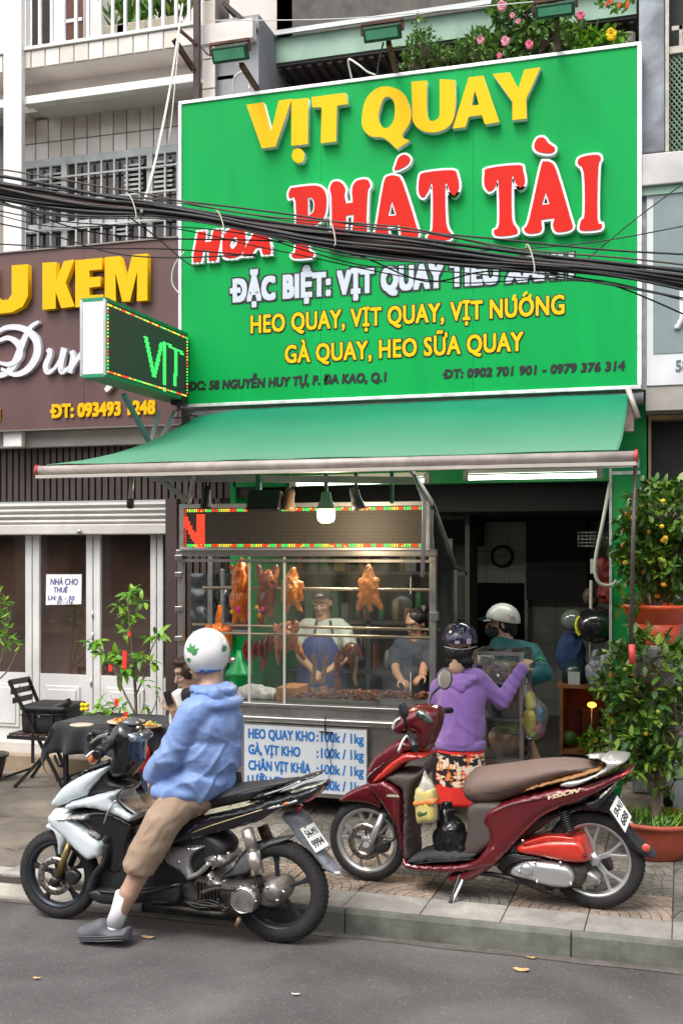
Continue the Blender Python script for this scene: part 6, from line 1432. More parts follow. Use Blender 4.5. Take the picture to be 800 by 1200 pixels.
D.tube('panel_gap', [(380 + 385 / 4, 770 + 985 / 4, .16), (380 + 460 / 4, 770 + 965 / 4, .166), (380 + 700 / 4, 770 + 948 / 4, .166)], .0025, mt_bk, rs)
D.tube('seat_seam', [(548, 925, .14), (575, 929, .15), (620, 918, .15), (660, 905, .15), (700, 899, .14)], .0022, mt_bk, rs)
D.tube('tail_lamp_strip', [(560 + 600 / 3.636, 860 + 185 / 3.636, .15), (560 + 642 / 3.636, 860 + 160 / 3.636, .12)], .008, M('red_lens'), rs)
for k in range(4): D.tube('hose', [(560 + (70 + k * 9) / 3.636, 860 + (560 + k * 8) / 3.636, .11), (560 + (130 + k * 10) / 3.636, 860 + (520 + k * 6) / 3.636, .13), (560 + (180 + k * 30) / 3.636, 860 + (515 + k * 5) / 3.636, .12)], .005, mt_bk, rs)
# bags on the scooter
def P3(a, b, o): return D.P(380 + a / 4, 770 + b / 4, o)
bag = thing('black_plastic_bag', 'shiny black plastic bag standing on the red scooter floor', 'bag', tuple(P3(590, 915, .0)))
bc = P3(590, 845, .02)
blob('bag_body', [('e', bc + Vector((0, 0, -.02)), (.10, .09, .10)), ('e', bc + Vector((.02, 0, -.06)), (.105, .09, .075)), (bc + Vector((0, 0, .05)), bc + Vector((-.02, 0, .125)), .08, .045), ('e', bc + Vector((.0, 0, .15)), (.055, .035, .03)), ('e', bc + Vector((-.02, 0, .18)), (.03, .03, .02))],
  M('bin_bag', (.008, .008, .009), .22, var=.2, spec=.7), bag, vox=.009, sm=2, wr=folds(.014, (16, 16, 9), 5))
bag = thing('shopping_bag', 'yellow printed carrier bag hanging from the red scooter hook', 'bag', tuple(P3(470, 780, .1)))
sh_ = A3([(428, 640), (440, 600), (455, 560), (465, 530), (475, 560), (500, 590), (515, 640), (522, 700), (520, 772), (470, 784), (430, 778), (424, 710)])
D.panel('bag_film', sh_, .05, .05, M('clear_film', (.55, .50, .42), .25, var=.3, vs=30, coat=.5), bag, o=.14, off=.12)
D.panel('yellow_print', A3([(423, 620), (510, 615), (521, 690), (519, 768), (470, 778), (430, 772)]), .052, .035, M('bag_yellow', (.62, .50, .10), .35, var=.35, vs=22, coat=.3, col2=(.50, .42, .22)), bag, o=.14, off=.12)
D.panel('printed_leaf', A3([(435, 735), (445, 715), (470, 720), (488, 712), (490, 735), (470, 745), (450, 750)]), .054, .01, M('print_green', (.06, .12, .03), .6), bag, o=.15, off=.12)
D.panel('printed_line', A3([(428, 668), (512, 662), (514, 692), (428, 697)]), .0525, .004, M('print_orange', (.6, .2, .05), .6), bag, o=.15, off=.12)
# ================================================================ people
def basis(f, up=(0, 0, 1)):
 f = Vector(f).normalized(); r = f.cross(Vector(up)).normalized(); u = r.cross(f); return f, r, u
def headcaps(c, f, s=1.0, up=(0, 0, 1)):
 f, r, u = basis(f, up); c = Vector(c); m = Matrix((r, f, u)).transposed()
 E = lambda a, b, d, rad: ('e', c + (r * a + f * b + u * d) * s, tuple(x * s for x in rad), m)
 return [E(0, -.015, .035, (.075, .092, .088)), E(0, .022, -.035, (.058, .068, .078)), E(0, .045, -.085, (.034, .034, .028)),
   (c + (f * .088 + u * .015) * s, c + (f * .108 - u * .022) * s, .010 * s, .015 * s), E(0, .086, -.062, (.024, .014, .012)),
   E(.033, .076, -.02, (.020, .014, .016)), E(-.033, .076, -.02, (.020, .014, .016)), E(0, .075, .045, (.05, .018, .02)),
   E(.077, -.01, -.01, (.010, .022, .032)), E(-.077, -.01, -.01, (.010, .022, .032)),
   (c + (-f * .03 - u * .06) * s, c + (-f * .045 - u * .15) * s, .052 * s, .056 * s)]
def face(c, f, par, s=1.0, up=(0, 0, 1), mouth=True):
 f, r, u = basis(f, up); c = Vector(c); m = Matrix((r, f, u)).transposed(); Q = lambda a, b, d: c + (r * a + f * b + u * d) * s
 for sg in (-1, 1):
  G().ball(Q(sg * .031, .079, .010), (.0125 * s, .008 * s, .0065 * s), 12, 8, m).build('eye', M('eye_white', (.6, .57, .52), .2), par)
  G().ball(Q(sg * .031, .0855, .010), (.0055 * s, .004 * s, .0055 * s), 10, 6, m).build('iris', M('iris_dark', (.015, .01, .008), .15), par)
  G().tube([Q(sg * .014, .089, .030), Q(sg * .032, .091, .036), Q(sg * .05, .081, .030)], [.003 * s, .004 * s, .002 * s], 6).build('eyebrow', M('hair_black', (.008, .006, .005), .6), par)
 if mouth: G().ball(Q(0, .093, -.060), (.022 * s, .009 * s, .007 * s), 12, 6, m).build('mouth', M('lips', (.38, .12, .09), .45), par)
def handcaps(w, d, n, s=1.0, curl=.7, side=1):
 """wrist, direction of the fingers, palm normal (fingers curl towards it)"""
 d = Vector(d).normalized(); n = Vector(n); n = (n - d * n.dot(d)).normalized(); x = d.cross(n) * side; w = Vector(w); out = []
 m = Matrix((x, d, n)).transposed()
 out.append(('e', w + d * .045 * s, (.040 * s, .052 * s, .016 * s), m))
 out.append((w - d * .03 * s, w + d * .01 * s, .027 * s, .026 * s))
 for k, (a, l) in enumerate(((-.030, .068), (-.010, .078), (.010, .073), (.029, .058))):
  p = w + d * (.085 * s) + x * a * s; c0 = curl * (.6 + .12 * k)
  d1 = (d * cos(c0) + n * sin(c0)); q = p + d1 * l * .5 * s; c1 = c0 + curl * .9; d2 = d * cos(c1) + n * sin(c1); e = q + d2 * l * .42 * s
  out += [(p - d * .012 * s, q, .0098 * s, .0088 * s), (q, e, .0088 * s, .0072 * s)]
 p = w + d * .02 * s - x * .034 * s; q = p + (d * .6 - x * .6 + n * .45).normalized() * .04 * s; e = q + (d * .8 + n * .55).normalized() * .032 * s
 out += [(p, q, .013 * s, .0115 * s), (q, e, .0112 * s, .009 * s)]
 return out
skin = M('skin', (.42, .26, .185), .5, var=.07, vs=20, sub=.08, bump=.1, bs=150); skin2 = M('skin_warm', (.34, .18, .115), .5, var=.08, vs=20, sub=.08)
hair = M('hair_black', (.008, .006, .005), .5, var=.3, vs=60, stretch=(1, 1, .2))
def onell(px, py, c, r, k=1.006):
 """where the sight line through a pixel meets an ellipsoid"""
 o = Vector((0, 0, CH)); d = Vector(ray(px, py)); oo = Vector(((o[i] - c[i]) / (r[i] * k) for i in range(3))); dd = Vector((d[i] / (r[i] * k) for i in range(3)))
 A = dd.dot(dd); Bq = 2 * oo.dot(dd); Cq = oo.dot(oo) - 1; disc = Bq * Bq - 4 * A * Cq
 t = (-Bq - sqrt(max(disc, 0))) / (2 * A); return o + d * t
def shell(c, r, zcut, tilt=None, n=40, th=.012):
 """helmet shell: upper part of an ellipsoid with a rolled rim"""
 prof = []; a1 = math.acos(max(-1, min(1, zcut)))
 for i in range(17): a = a1 * i / 16; prof.append((sin(a), cos(a)))
 prof.append((sin(a1) * .94, cos(a1) - .01)); 
 for i in range(8): a = a1 * (1 - i / 8); prof.append((sin(a) * .92, cos(a) * .92))
 g = G(); m = Matrix.Diagonal((r[0], r[1], r[2])); m = (tilt @ m) if tilt else m
 g.lathe(prof, c, 'Z', n, rot=m); return g
# ---------------------------------------------------------------- the rider
YR = 5.36
rd = thing('person', 'man in blue rain jacket, khaki shorts and white leaf helmet sitting on the white scooter', 'person', (-2.35, 5.2, 0))
jk = M('blue_nylon', (.145, .235, .50), .5, var=.20, vs=3.5, stain=.10, ss=6, bump=.35, bs=22, bd=.015, spec=.4, sheen=.15, col2=(.215, .32, .58))
kh = M('khaki_cloth', (.30, .215, .15), .85, var=.08, vs=9, bump=.3, bs=300); sock = M('white_sock', (.66, .65, .68), .85, bump=.5, bs=300, bd=.004); clog = M('grey_rubber', (.085, .09, .10), .6, var=.1, vs=20)
hc = PY(241, 764, YR + .02)
hip = PY(226, 925, YR - .02); nk = PY(247, 806, YR)
sL, eL, wL = PY(228, 836, YR - .17), PY(198, 888, YR - .19), PY(182, 908, YR - .10)
sR, eR, wR = PY(262, 828, YR + .17), PY(245, 885, YR + .24), PY(205, 900, YR + .2)
kneeL = PY(172, 990, 5.13); ankL = PY(136, 1078, 5.12)
caps = headcaps(hc + Vector((0, 0, -.045)), (-.95, .25, -.05), 1.0) + [(nk, hip, .06, .09), (nk, sL, .05, .045), (nk, sR, .05, .045), (sL, eL, .05, .04), (sR, eR, .05, .04), (hip, PY(190, 965, 5.15), .08, .06), (PY(190, 965, 5.15), PY(183, 985, 5.15), .06, .06), (hip, PY(165, 955, YR + .2), .08, .055)]
caps += [(PY(183, 985, 5.15), PY(152, 1045, 5.12), .062, .05), (PY(152, 1045, 5.12), ankL, .052, .036)]
caps += handcaps(wL, (-.5, .3, -.55), (.2, .5, -.4), 1, .6, 1) + [(eL, wL, .035, .028)]
caps += handcaps(wR, (-.5, .1, -.6), (.2, -.4, -.4), 1, .6, -1) + [(eR, wR, .035, .028)]
kR = PY(165, 955, YR + .2); aR = PY(150, 1035, YR + .16)
caps += [(kR, aR, .055, .038)]
blob('body', caps, skin, rd, vox=.008, sm=3)
face(hc + Vector((0, 0, -.045)), (-.95, .25, -.05), rd)
# jacket: torso, sleeves and hood fused
chest = PY(251, 850, YR); belly = PY(240, 905, YR)
caps = [('e', PY(250, 848, YR), (.150, .215, .16)), ('e', PY(247, 880, YR - .005), (.160, .21, .17)), ('e', PY(236, 912, YR - .01), (.185, .215, .12)), ('e', PY(222, 922, YR - .04), (.20, .20, .085)),
  (PY(247, 822, YR), PY(250, 850, YR), .11, .14), (sL, eL, .085, .068), (eL, PY(182, 906, YR - .14), .069, .055), (sR, eR, .085, .066), (eR, wR, .066, .05), ('e', PY(255, 822, YR), (.13, .21, .055)),
  (PY(235, 830, YR - .16), PY(266, 828, YR + .16), .07, .07)]
def jwr(p, n):
 w_ = noise.noise_vector(p * 4) * .10; q = p + w_; low = max(0, min(1, (1.3 - p.z) / .45))
 u = q.x * .62 + q.z * .78; v = -q.x * .78 + q.z * .62                      # folds run obliquely from the shoulder to the hem
 r = lambda a, b, k: max(0, 1 - abs(noise.noise(Vector((a, b, q.y * 5 + k)))) * 3.2) ** 1.6
 return (.004 + .009 * low) * r(u * 1.8, v * 10, 0) + (.003 + .005 * low) * r(u * 9, v * 3, 9) + .0018 * r(q.x * 18, q.z * 20, 4) - .004
blob('jacket', caps, jk, rd, vox=.008, sm=7, wr=jwr)
# hem flare and cuff
hd = [('e', PY(252, 808, YR), (.115, .15, .036)), (PY(228, 808, YR - .06), PY(252, 812, YR - .13), .028, .034), (PY(252, 812, YR - .13), PY(266, 838, YR - .05), .034, .030), (PY(268, 806, YR + .10), PY(272, 832, YR + .04), .040, .036), (PY(262, 812, YR), PY(266, 836, YR - .01), .062, .036), (PY(272, 832, YR + .02), PY(262, 844, YR - .04), .034, .026)]
blob('hood', hd, jk, rd, vox=.009, sm=3, wr=folds(.008, (14, 10, 12), 9))
caps = [('e', PY(222, 934, YR - .05), (.15, .17, .10)), (PY(215, 932, 5.24), PY(190, 965, 5.15), .105, .098), (PY(190, 965, 5.15), PY(165, 1012, 5.12), .098, .09), (PY(215, 932, 5.45), PY(168, 950, 5.56), .10, .09)]
shorts = blob('shorts', caps, kh, rd, vox=.008, sm=4, wr=lambda p, n: .006 * max(0, 1 - abs(noise.noise(Vector((p.x * 6 + p.z * 4, p.y * 5, p.z * 14 - p.x * 12)))) * 3) - .002)
bm = bmesh.new(); bm.from_mesh(shorts.data); o_ = wloc(rd); hp, hq = PY(140, 1013, 5.12) - o_, PY(186, 1028, 5.12) - o_; ax_ = (hq - hp).normalized(); nn_ = Vector((ax_.z, 0, -ax_.x))
bmesh.ops.bisect_plane(bm, geom=bm.verts[:] + bm.edges[:] + bm.faces[:], plane_co=hp, plane_no=nn_, clear_outer=True); bm.to_mesh(shorts.data); bm.free()
sm_ = shorts.modifiers.new('s', 'SOLIDIFY'); sm_.thickness = .006
# cut the shorts' hem flat
g = G(); g.tube([PY(147, 1048, 5.12), PY(140, 1068, 5.12), PY(134, 1084, 5.12)], [.052, .044, .047], 16); g.build('sock', sock, rd)
fc = PY(121, 1093, 5.10)
caps = [(PY(134, 1086, 5.12), PY(131, 1094, 5.10), .046, .042), (PY(131, 1092, 5.10), PY(112, 1095, 5.08), .038, .03)]
blob('sock_foot', caps, sock, rd, vox=.008, sm=3)
so_ = [(89, 1101), (88, 1091), (93, 1087), (103, 1083), (114, 1079), (120, 1082), (125, 1089), (136, 1092), (147, 1089), (149, 1100), (146, 1105), (130, 1106), (118, 1104), (106, 1107), (93, 1106)]
g = G(); puff(g, [(p.x, max(p.z, .003)) for p in [PY(a, b, 5.05) for a, b in so_]], .056, .05, lambda a, t, c: Vector((a, 5.09 + t, c)), .012); g.build('clog', clog, rd)
for k in range(3): G().tube([PY(90 + 2 * k, 1098 + k * 2.4, 5.03), PY(118, 1098 + k * 2.6, 5.028), PY(146 - k, 1096 + k * 3, 5.035)], .0035, 5).build('sole_ridge', clog, rd)
hr = (.118, .135, .128); hcc = hc + Vector((.008, 0, 0))
tlt = Matrix.Rotation(radians(-6), 3, 'Y')
hel = shell(hcc, hr, -.74, tlt).build('helmet', M('helmet_white', (.72, .71, .70), .28, coat=.6, var=.03, vs=6, stain=.05, ss=6), rd)
lg = M('leaf_decal', (.05, .22, .06), .45, var=.2, vs=60)
def helmleaf(cx, cy, s_, rots, par, c, r):
 g = G()
 for a, ln in rots:
  d = (cos(a), -sin(a)); nrm = (-d[1], d[0]); row = []; n = 6
  for i in range(n + 1):
   f = i / n; wd = s_ * .16 * sin(pi * min(1, f * .95 + .04)) * (1 + .25 * (i % 2)); bx, by = cx + d[0] * ln * s_ * f, cy + d[1] * ln * s_ * f
   row += [onell(bx + nrm[0] * wd, by + nrm[1] * wd, c, r, 1.012), onell(bx - nrm[0] * wd, by - nrm[1] * wd, c, r, 1.012)]
  g.add(row, [(2 * i, 2 * i + 1, 2 * i + 3, 2 * i + 2) for i in range(n)], True)
 return g.build('leaf_decal', lg, par, fix=False)
helmleaf(224, 765, 11, [(pi * .02, .7), (pi * .17, 1), (pi * .36, 1.0), (pi * .52, 1.15), (pi * .72, .8), (-pi * .1, .55)], rd, hcc, hr)
helmleaf(221, 771, 7, [(pi * 1.5, .8), (pi * 1.3, .6), (pi * 1.7, .6)], rd, hcc, hr)
helmleaf(265, 762, 8, [(pi * .7, 1), (pi * .85, .8), (pi * 1.05, .7), (pi * .55, .8)], rd, hcc, hr)
for x0_ in (234, 243, 252):
 g = G(); P = [onell(a, b, hcc, hr, 1.012) for a, b in ((x0_, 788), (x0_ + 6.5, 788.3 - (x0_ - 244) * .06), (x0_ + 6.5, 785 - (x0_ - 244) * .06), (x0_, 785))]; g.add(P, [(0, 1, 2, 3)]); g.build('helmet_print', M('blue_print'), rd, fix=False)
# strap-like black shorts band peeking under the jacket at the back
G().tube([PY(276, 905, YR + .05), PY(277, 925, YR + .04)], [.03, .035], 10).build('black_layer', M('black_cloth', (.012, .012, .014), .8), rd)
# ---------------------------------------------------------------- woman in the purple hoodie
YP = 7.05
pl = thing('person', 'woman in purple hoodie and dark helmet reaching over the small glass case, seen from behind', 'person', (-.98, YP, PV))
pc = M('purple_fleece', (.235, .125, .39), .85, var=.06, vs=5, sheen=.3, bump=.2, bs=200)
H2 = PY(538, 757, YP)
sh1, el1, wr1 = PY(566, 800, YP + .02), PY(587, 822, YP + .10), PY(611, 784, YP + .22)
sh0, el0, wr0 = PY(512, 806, YP + .02), PY(505, 850, YP + .06), PY(515, 868, YP + .22)
pz_ = Vector((XA(539, YP), YP, .82)); caps = [(H2 + Vector((0, 0, -.1)), pz_, .05, .09), (pz_, Vector((XA(524, YP), YP, .5)), .08, .055), (pz_, Vector((XA(554, YP), YP, .5)), .08, .055), (PY(538, 795, YP), sh0, .045, .04), (PY(538, 795, YP), sh1, .045, .04), (sh0, el0, .04, .033), (sh1, el1, .04, .033), (el0, wr0, .033, .025), (el1, wr1, .033, .025)] + headcaps(H2, (.15, 1, -.1), .92) + handcaps(wr1, (.3, .4, .45), (-.3, .3, -.8), .85, .9, 1) + handcaps(wr0, (.3, .9, .1), (0, 0, -1), .85, .6, -1)
feet = [(PY(524, 930, YP), (-.05,)), (PY(553, 930, YP), (.05,))]
for px in (524, 554):
 k = Vector((XA(px, YP), YP, .5)); a = Vector((XA(px, YP), YP + .02, .2)); caps += [(k, a, .055, .036), (a, a + Vector((0, -.02, -.04)), .036, .034), (a + Vector((0, -.02, -.045)), a + Vector((0, .14, -.05)), .033, .026)]
blob('body', caps, skin, pl, vox=.008, sm=3)
t0 = [('e', PY(540, 815, YP), (.165, .12, .14)), (PY(540, 815, YP) , PY(540, 862, YP), .150, .150), ('e', PY(540, 850, YP), (.160, .125, .17)), (PY(524, 795, YP), PY(557, 795, YP), .07, .07), (sh1 - Vector((.02, 0, 0)), el1, .066, .058), (el1, wr1, .056, .042), (sh0 + Vector((.015, 0, 0)), el0, .064, .055), (el0, wr0, .053, .04)]
def pw(p, n):
 q = Vector((p.x * 6, p.y * 5, p.z * 7 + p.x * 6)); q += noise.noise_vector(q * .8) * .6
 arm = max(0, min(1, (p.x - sh1.x) / .1)); r_ = sin((p.x * .55 + p.z * .75) * 130) * .0035 * arm
 return .006 * max(0, 1 - abs(noise.noise(q)) * 3) + r_ - .002
blob('hoodie', t0, pc, pl, vox=.009, sm=5, wr=pw)
g = G(); prof = []
for i in range(33):
 pass
zz = zl(540, 868, YP); zb_ = zl(540, 877, YP); cxx = XA(539, YP)
secs = []
for z, s_ in ((zz + .01, 1.0), (zz, 1.03), (zb_ + .01, 1.02), (zb_, .98)):
 secs.append([Vector((cxx + .158 * s_ * cos(a), YP + .128 * s_ * sin(a), z)) for a in [2 * pi * i / 32 for i in range(32)]])
loft(g, secs); g.build('hem_band', pc, pl)
hd = [(PY(517, 796, YP - .05), PY(537, 806, YP - .11), .035, .040), (PY(560, 793, YP - .03), PY(540, 806, YP - .11), .035, .040), ('e', PY(539, 795, YP - .07), (.12, .055, .035)), ('e', PY(540, 801, YP - .10), (.075, .045, .035))]
blob('hood', hd, pc, pl, vox=.008, sm=3, wr=folds(.006, (12, 12, 16), 4))
hb = [('e', PY(537, 765, YP - .01), (.088, .085, .075)), ('e', PY(538, 775, YP - .02), (.092, .07, .045))]
blob('hair', hb, hair, pl, vox=.009, sm=2, wr=folds(.009, (40, 40, 5), 8))
hr2 = (.112, .128, .118); h2c = PY(538.5, 750, YP)
shell(h2c, hr2, -.12).build('helmet', M('helmet_navy', (.020, .014, .045), .2, coat=.8, var=.3, vs=9), pl)
G().tube([onell(520 + i * 2.55, 757.5 + 3.5 * sin(pi * i / 15) , h2c, hr2, 1.01) for i in range(16)], .0035, 6).build('helmet_rim', M('silver_line', (.45, .45, .5), .35, .5), pl)
g = G(); random.seed(21)
for k in range(16):
 a0, b0 = R(528, 552), R(733, 752); P = []
 for j in range(7):
  a0 += R(-2.2, 2.2); b0 += R(-1.8, 1.8); P.append(onell(max(522, min(555, a0)), max(731, b0), h2c, hr2, 1.012))
 g.tube(P, .0014, 4)
o = g.build('floral_scrolls', M('silver_print', (.35, .35, .48), .4), pl, fix=False); o['kind'] = 'stuff'
for a, b, c_, d_ in ((546.5, 748.5, 551.5, 754.5), (532.5, 751, 538, 754.5)):
 g = G(); g.add([onell(*p, h2c, hr2, 1.015) for p in ((a, d_), (c_, d_), (c_, b), (a, b))], [(0, 1, 2, 3)]); g.build('helmet_sticker', M('sticker_white', (.5, .5, .6), .5), pl, fix=False)
# patterned knee-length trousers
pm = M('patterned_cloth', (.62, .015, .012), .8); nt = pm.node_tree; N = nt.nodes; L = nt.links; bsd = N['Principled BSDF']
gg = N.new('ShaderNodeNewGeometry'); sp = N.new('ShaderNodeSeparateXYZ'); L.new(gg.outputs['Position'], sp.inputs[0])
def vor(sc, st, rot=0):
 mp = N.new('ShaderNodeMapping'); mp.inputs['Scale'].default_value = st; mp.inputs['Rotation'].default_value = (0, rot, 0); L.new(gg.outputs['Position'], mp.inputs[0])
 v = N.new('ShaderNodeTexVoronoi'); v.distance = 'CHEBYCHEV'; v.inputs['Scale'].default_value = sc; L.new(mp.outputs[0], v.inputs['Vector']); sr = N.new('ShaderNodeSeparateColor'); L.new(v.outputs['Color'], sr.inputs[0]); return sr.outputs[0]
r1 = N.new('ShaderNodeValToRGB'); r1.color_ramp.interpolation = 'CONSTANT'; e = r1.color_ramp.elements
e[0].color = (.012, .01, .012, 1); e[1].position = .40; e[1].color = (.6, .02, .012, 1)
for p_, c_ in ((.56, (.66, .22, .06, 1)), (.68, (.70, .58, .45, 1)), (.82, (.012, .01, .012, 1)), (.93, (.7, .66, .6, 1))): x = e.new(p_); x.color = c_
L.new(vor(24, (1, .3, .8), .3), r1.inputs[0])
r2 = N.new('ShaderNodeValToRGB'); r2.color_ramp.interpolation = 'CONSTANT'; r2.color_ramp.elements[0].color = (0, 0, 0, 1); r2.color_ramp.elements[1].position = .6; r2.color_ramp.elements[1].color = (1, 1, 1, 1); L.new(vor(42, (.35, .3, 1.6), .2), r2.inputs[0])
r3 = N.new('ShaderNodeValToRGB'); r3.color_ramp.interpolation = 'CONSTANT'; r3.color_ramp.elements[0].color = (.7, .6, .45, 1); r3.color_ramp.elements[1].position = .45; r3.color_ramp.elements[1].color = (.65, .2, .03, 1); L.new(vor(40, (1.6, .3, .3), .1), r3.inputs[0])
mx = N.new('ShaderNodeMixRGB'); L.new(r2.outputs[0], mx.inputs[0]); L.new(r1.outputs[0], mx.inputs[1]); L.new(r3.outputs[0], mx.inputs[2])
cp = N.new('ShaderNodeMath'); cp.operation = 'GREATER_THAN'; cp.inputs[1].default_value = zl(540, 919, YP); L.new(sp.outputs[2], cp.inputs[0])
mx2 = N.new('ShaderNodeMixRGB'); L.new(cp.outputs[0], mx2.inputs[0]); mx2.inputs[1].default_value = (.62, .02, .015, 1); L.new(mx.outputs[0], mx2.inputs[2])
cp2 = N.new('ShaderNodeMath'); cp2.operation = 'GREATER_THAN'; cp2.inputs[1].default_value = zl(540, 880.5, YP); L.new(sp.outputs[2], cp2.inputs[0])
mx3 = N.new('ShaderNodeMixRGB'); L.new(cp2.outputs[0], mx3.inputs[0]); L.new(mx2.outputs[0], mx3.inputs[1]); mx3.inputs[2].default_value = (.62, .02, .015, 1); L.new(mx3.outputs[0], bsd.inputs['Base Color'])
g = G(); secs = []; n = 48
for i in range(15):
 f = i / 14; z = zl(540, 876, YP) + (zl(540, 941, YP) - zl(540, 876, YP)) * f; ring = []
 for j in range(n):
  a = 2 * pi * j / n; wv = 1 + .035 * f * sin(a * 7 + 1) + .02 * f * sin(a * 13)
  ring.append(Vector((cxx + (.152 + .012 * f) * cos(a) * wv, YP + (.12 + .01 * f) * sin(a) * wv, z)))
 secs.append(ring)
loft(g, secs); g.build('loose_trousers', pm, pl)
# ---------------------------------------------------------------- woman in the teal jacket
YQ = 7.95
tl = thing('person', 'woman in teal jacket, pale helmet and black face mask standing by the glass case', 'person', (-.75, YQ, PV))
tc = M('teal_cloth', (.006, .10, .115), .7, var=.12, vs=5, sheen=.1)
H3 = PY(586, 731, YQ); ff = (-.92, -.35, -.08)
caps = [(H3 + Vector((0, 0, -.1)), PY(595, 830, YQ), .05, .09), (PY(595, 830, YQ), Vector((XA(612, YQ) - .09, YQ, .5)), .08, .055), (PY(595, 830, YQ), Vector((XA(612, YQ) + .09, YQ, .5)), .08, .055), (PY(598, 765, YQ), PY(624, 768, YQ), .05, .045), (PY(624, 768, YQ), PY(637, 790, YQ - .12), .045, .035), (PY(637, 790, YQ - .12), PY(585, 800, YQ - .25), .033, .026)] + headcaps(H3, ff, .92) + handcaps(PY(585, 800, YQ - .25), (-.6, -.5, 0), (0, 0, -1), .85, .7)
for dx in (-.09, .09):
 k = Vector((XA(612, YQ) + dx, YQ, .5)); a = Vector((XA(612, YQ) + dx, YQ, .2)); caps += [(k, a, .06, .04), (a + Vector((0, .02, -.04)), a + Vector((-.12, -.03, -.05)), .035, .028)]
blob('body', caps, skin, tl, vox=.008, sm=3); face(H3, ff, tl, .92, mouth=False)
f_, r_, u_ = basis(ff); mm = Matrix((r_, f_, u_)).transposed()
G().ball(H3 + f_ * .058 - u_ * .048, (.062, .058, .052), 20, 12, mm).build('face_mask', M('mask_black', (.012, .013, .018), .8), tl)
for sg in (-1, 1): G().tube([H3 + f_ * .04 - u_ * .03 + r_ * sg * .055, H3 - f_ * .01 - u_ * .01 + r_ * sg * .076], .003, 5).build('mask_loop', M('mask_black'), tl)
blob('hair', [('e', H3 - f_ * .035 + u_ * .01, (.083, .085, .09)), ('e', H3 - f_ * .06 - u_ * .05, (.06, .05, .06))], hair, tl, vox=.009, sm=2, wr=folds(.006, (40, 40, 6), 2))
h3c = PY(589, 726, YQ); hr3 = (.125, .118, .118); tl3 = Matrix.Rotation(radians(10), 3, 'Y')
shell(h3c, hr3, -.05, tl3).build('helmet', M('helmet_pale', (.46, .49, .47), .3, coat=.5, var=.04, vs=8), tl)
G().tube([onell(*p, h3c, hr3, 1.015) for p in ((595, 720), (599, 724), (602, 722), (604, 727), (598, 726))], .003, 5).build('red_logo', M('red_logo_m', (.45, .05, .08), .5), tl)
g = G(); P = [h3c + tl3 @ Vector((cos(a) * .128, sin(a) * .121, -.004)) for a in [pi + radians(x) for x in range(-55, 75, 10)]]; Q = [h3c + tl3 @ Vector((cos(a) * .175, sin(a) * .165, -.03)) for a in [pi + radians(x) for x in range(-55, 75, 10)]]
n = len(P); g.add(P + Q, [(i, i + 1, n + i + 1, n + i) for i in range(n - 1)], True); o = g.build('helmet_peak', mt_blkg, tl, fix=False); s_ = o.modifiers.new('s', 'SOLIDIFY'); s_.thickness = .006
G().tube([H3 - f_ * .01 + u_ * .05 + r_ * .082, H3 + f_ * .01 - u_ * .07 + r_ * .07, H3 + f_ * .02 - u_ * .12], .006, 6).build('chin_strap', mt_bk, tl)
t1 = [('e', PY(601, 780, YQ), (.18, .13, .17)), ('e', PY(597, 810, YQ), (.15, .13, .18)), (PY(585, 757, YQ - .05), PY(622, 764, YQ + .03), .07, .07), (PY(624, 768, YQ - .02), PY(637, 790, YQ - .12), .07, .062), (PY(637, 790, YQ - .12), PY(597, 802, YQ - .25), .06, .042),
   (PY(583, 762, YQ - .03), PY(574, 795, YQ - .06), .06, .055), (PY(595, 825, YQ), PY(595, 835, YQ), .14, .13)]
blob('jacket', t1, tc, tl, vox=.011, sm=4, wr=folds(.007, (9, 9, 9), 6))
g = G()
for k, rr in enumerate((.066, .074, .082)): g.tube([PY(587, 752, YQ) + Vector((rr * cos(a), rr * sin(a) * .9, -.012 * k + .02 + .02 * cos(a))) for a in [2 * pi * i / 20 for i in range(21)]], .005, 6)
g.build('collar_stripe', M('collar_white', (.5, .56, .55), .8), tl)
G().tube([PY(583, 757, YQ - .13), PY(581, 775, YQ - .15)], .004, 5).build('white_cord', M('collar_white'), tl)
c = PY(634, 778, YQ - .2); text('sleeve_badge', 'FOX', c.x - .04, c.x + .03, c.z, c.z + .018, c.y + .015, M('badge_mint', (.25, .5, .38), .6), tl, .003, .1)
G().tube([c + Vector((-.04, .012, .022)), c + Vector((-.01, -.005, .04)), c + Vector((.03, .015, .022))], .009, 6).build('sleeve_badge', M('badge_green', (.05, .35, .12), .6), tl)
t2 = [(PY(586, 840, YQ), Vector((XA(588, YQ) , YQ, .35)), .09, .07), (PY(604, 840, YQ), Vector((XA(605, YQ), YQ, .35)), .09, .07)]
blob('trousers', t2, M('black_cloth'), tl, vox=.014, sm=3)
# ---------------------------------------------------------------- cook behind the glass
YCk = 8.75
ck = thing('person', 'cook in grey T-shirt, navy apron and black cap behind the greasy glass', 'person', (-2.2, YCk, PV))
H4 = PY(377, 706, YCk); fk = (.05, -1, -.35)
caps = [(H4 + Vector((0, 0, -.1)), PY(378, 850, YCk), .05, .1), (PY(378, 738, YCk), PY(402, 740, YCk), .05, .045), (PY(402, 740, YCk), PY(408, 750, YCk), .045, .045), (PY(378, 738, YCk), PY(354, 740, YCk), .05, .045), (PY(354, 740, YCk), PY(347, 750, YCk), .045, .045)] + headcaps(H4, fk, .98) + [(PY(408, 748, YCk - .02), PY(404, 772, YCk - .2), .045, .036), (PY(404, 772, YCk - .2), PY(385, 786, YCk - .42), .038, .028), (PY(347, 748, YCk - .02), PY(352, 770, YCk - .2), .045, .036), (PY(352, 770, YCk - .2), PY(367, 786, YCk - .42), .038, .028)]
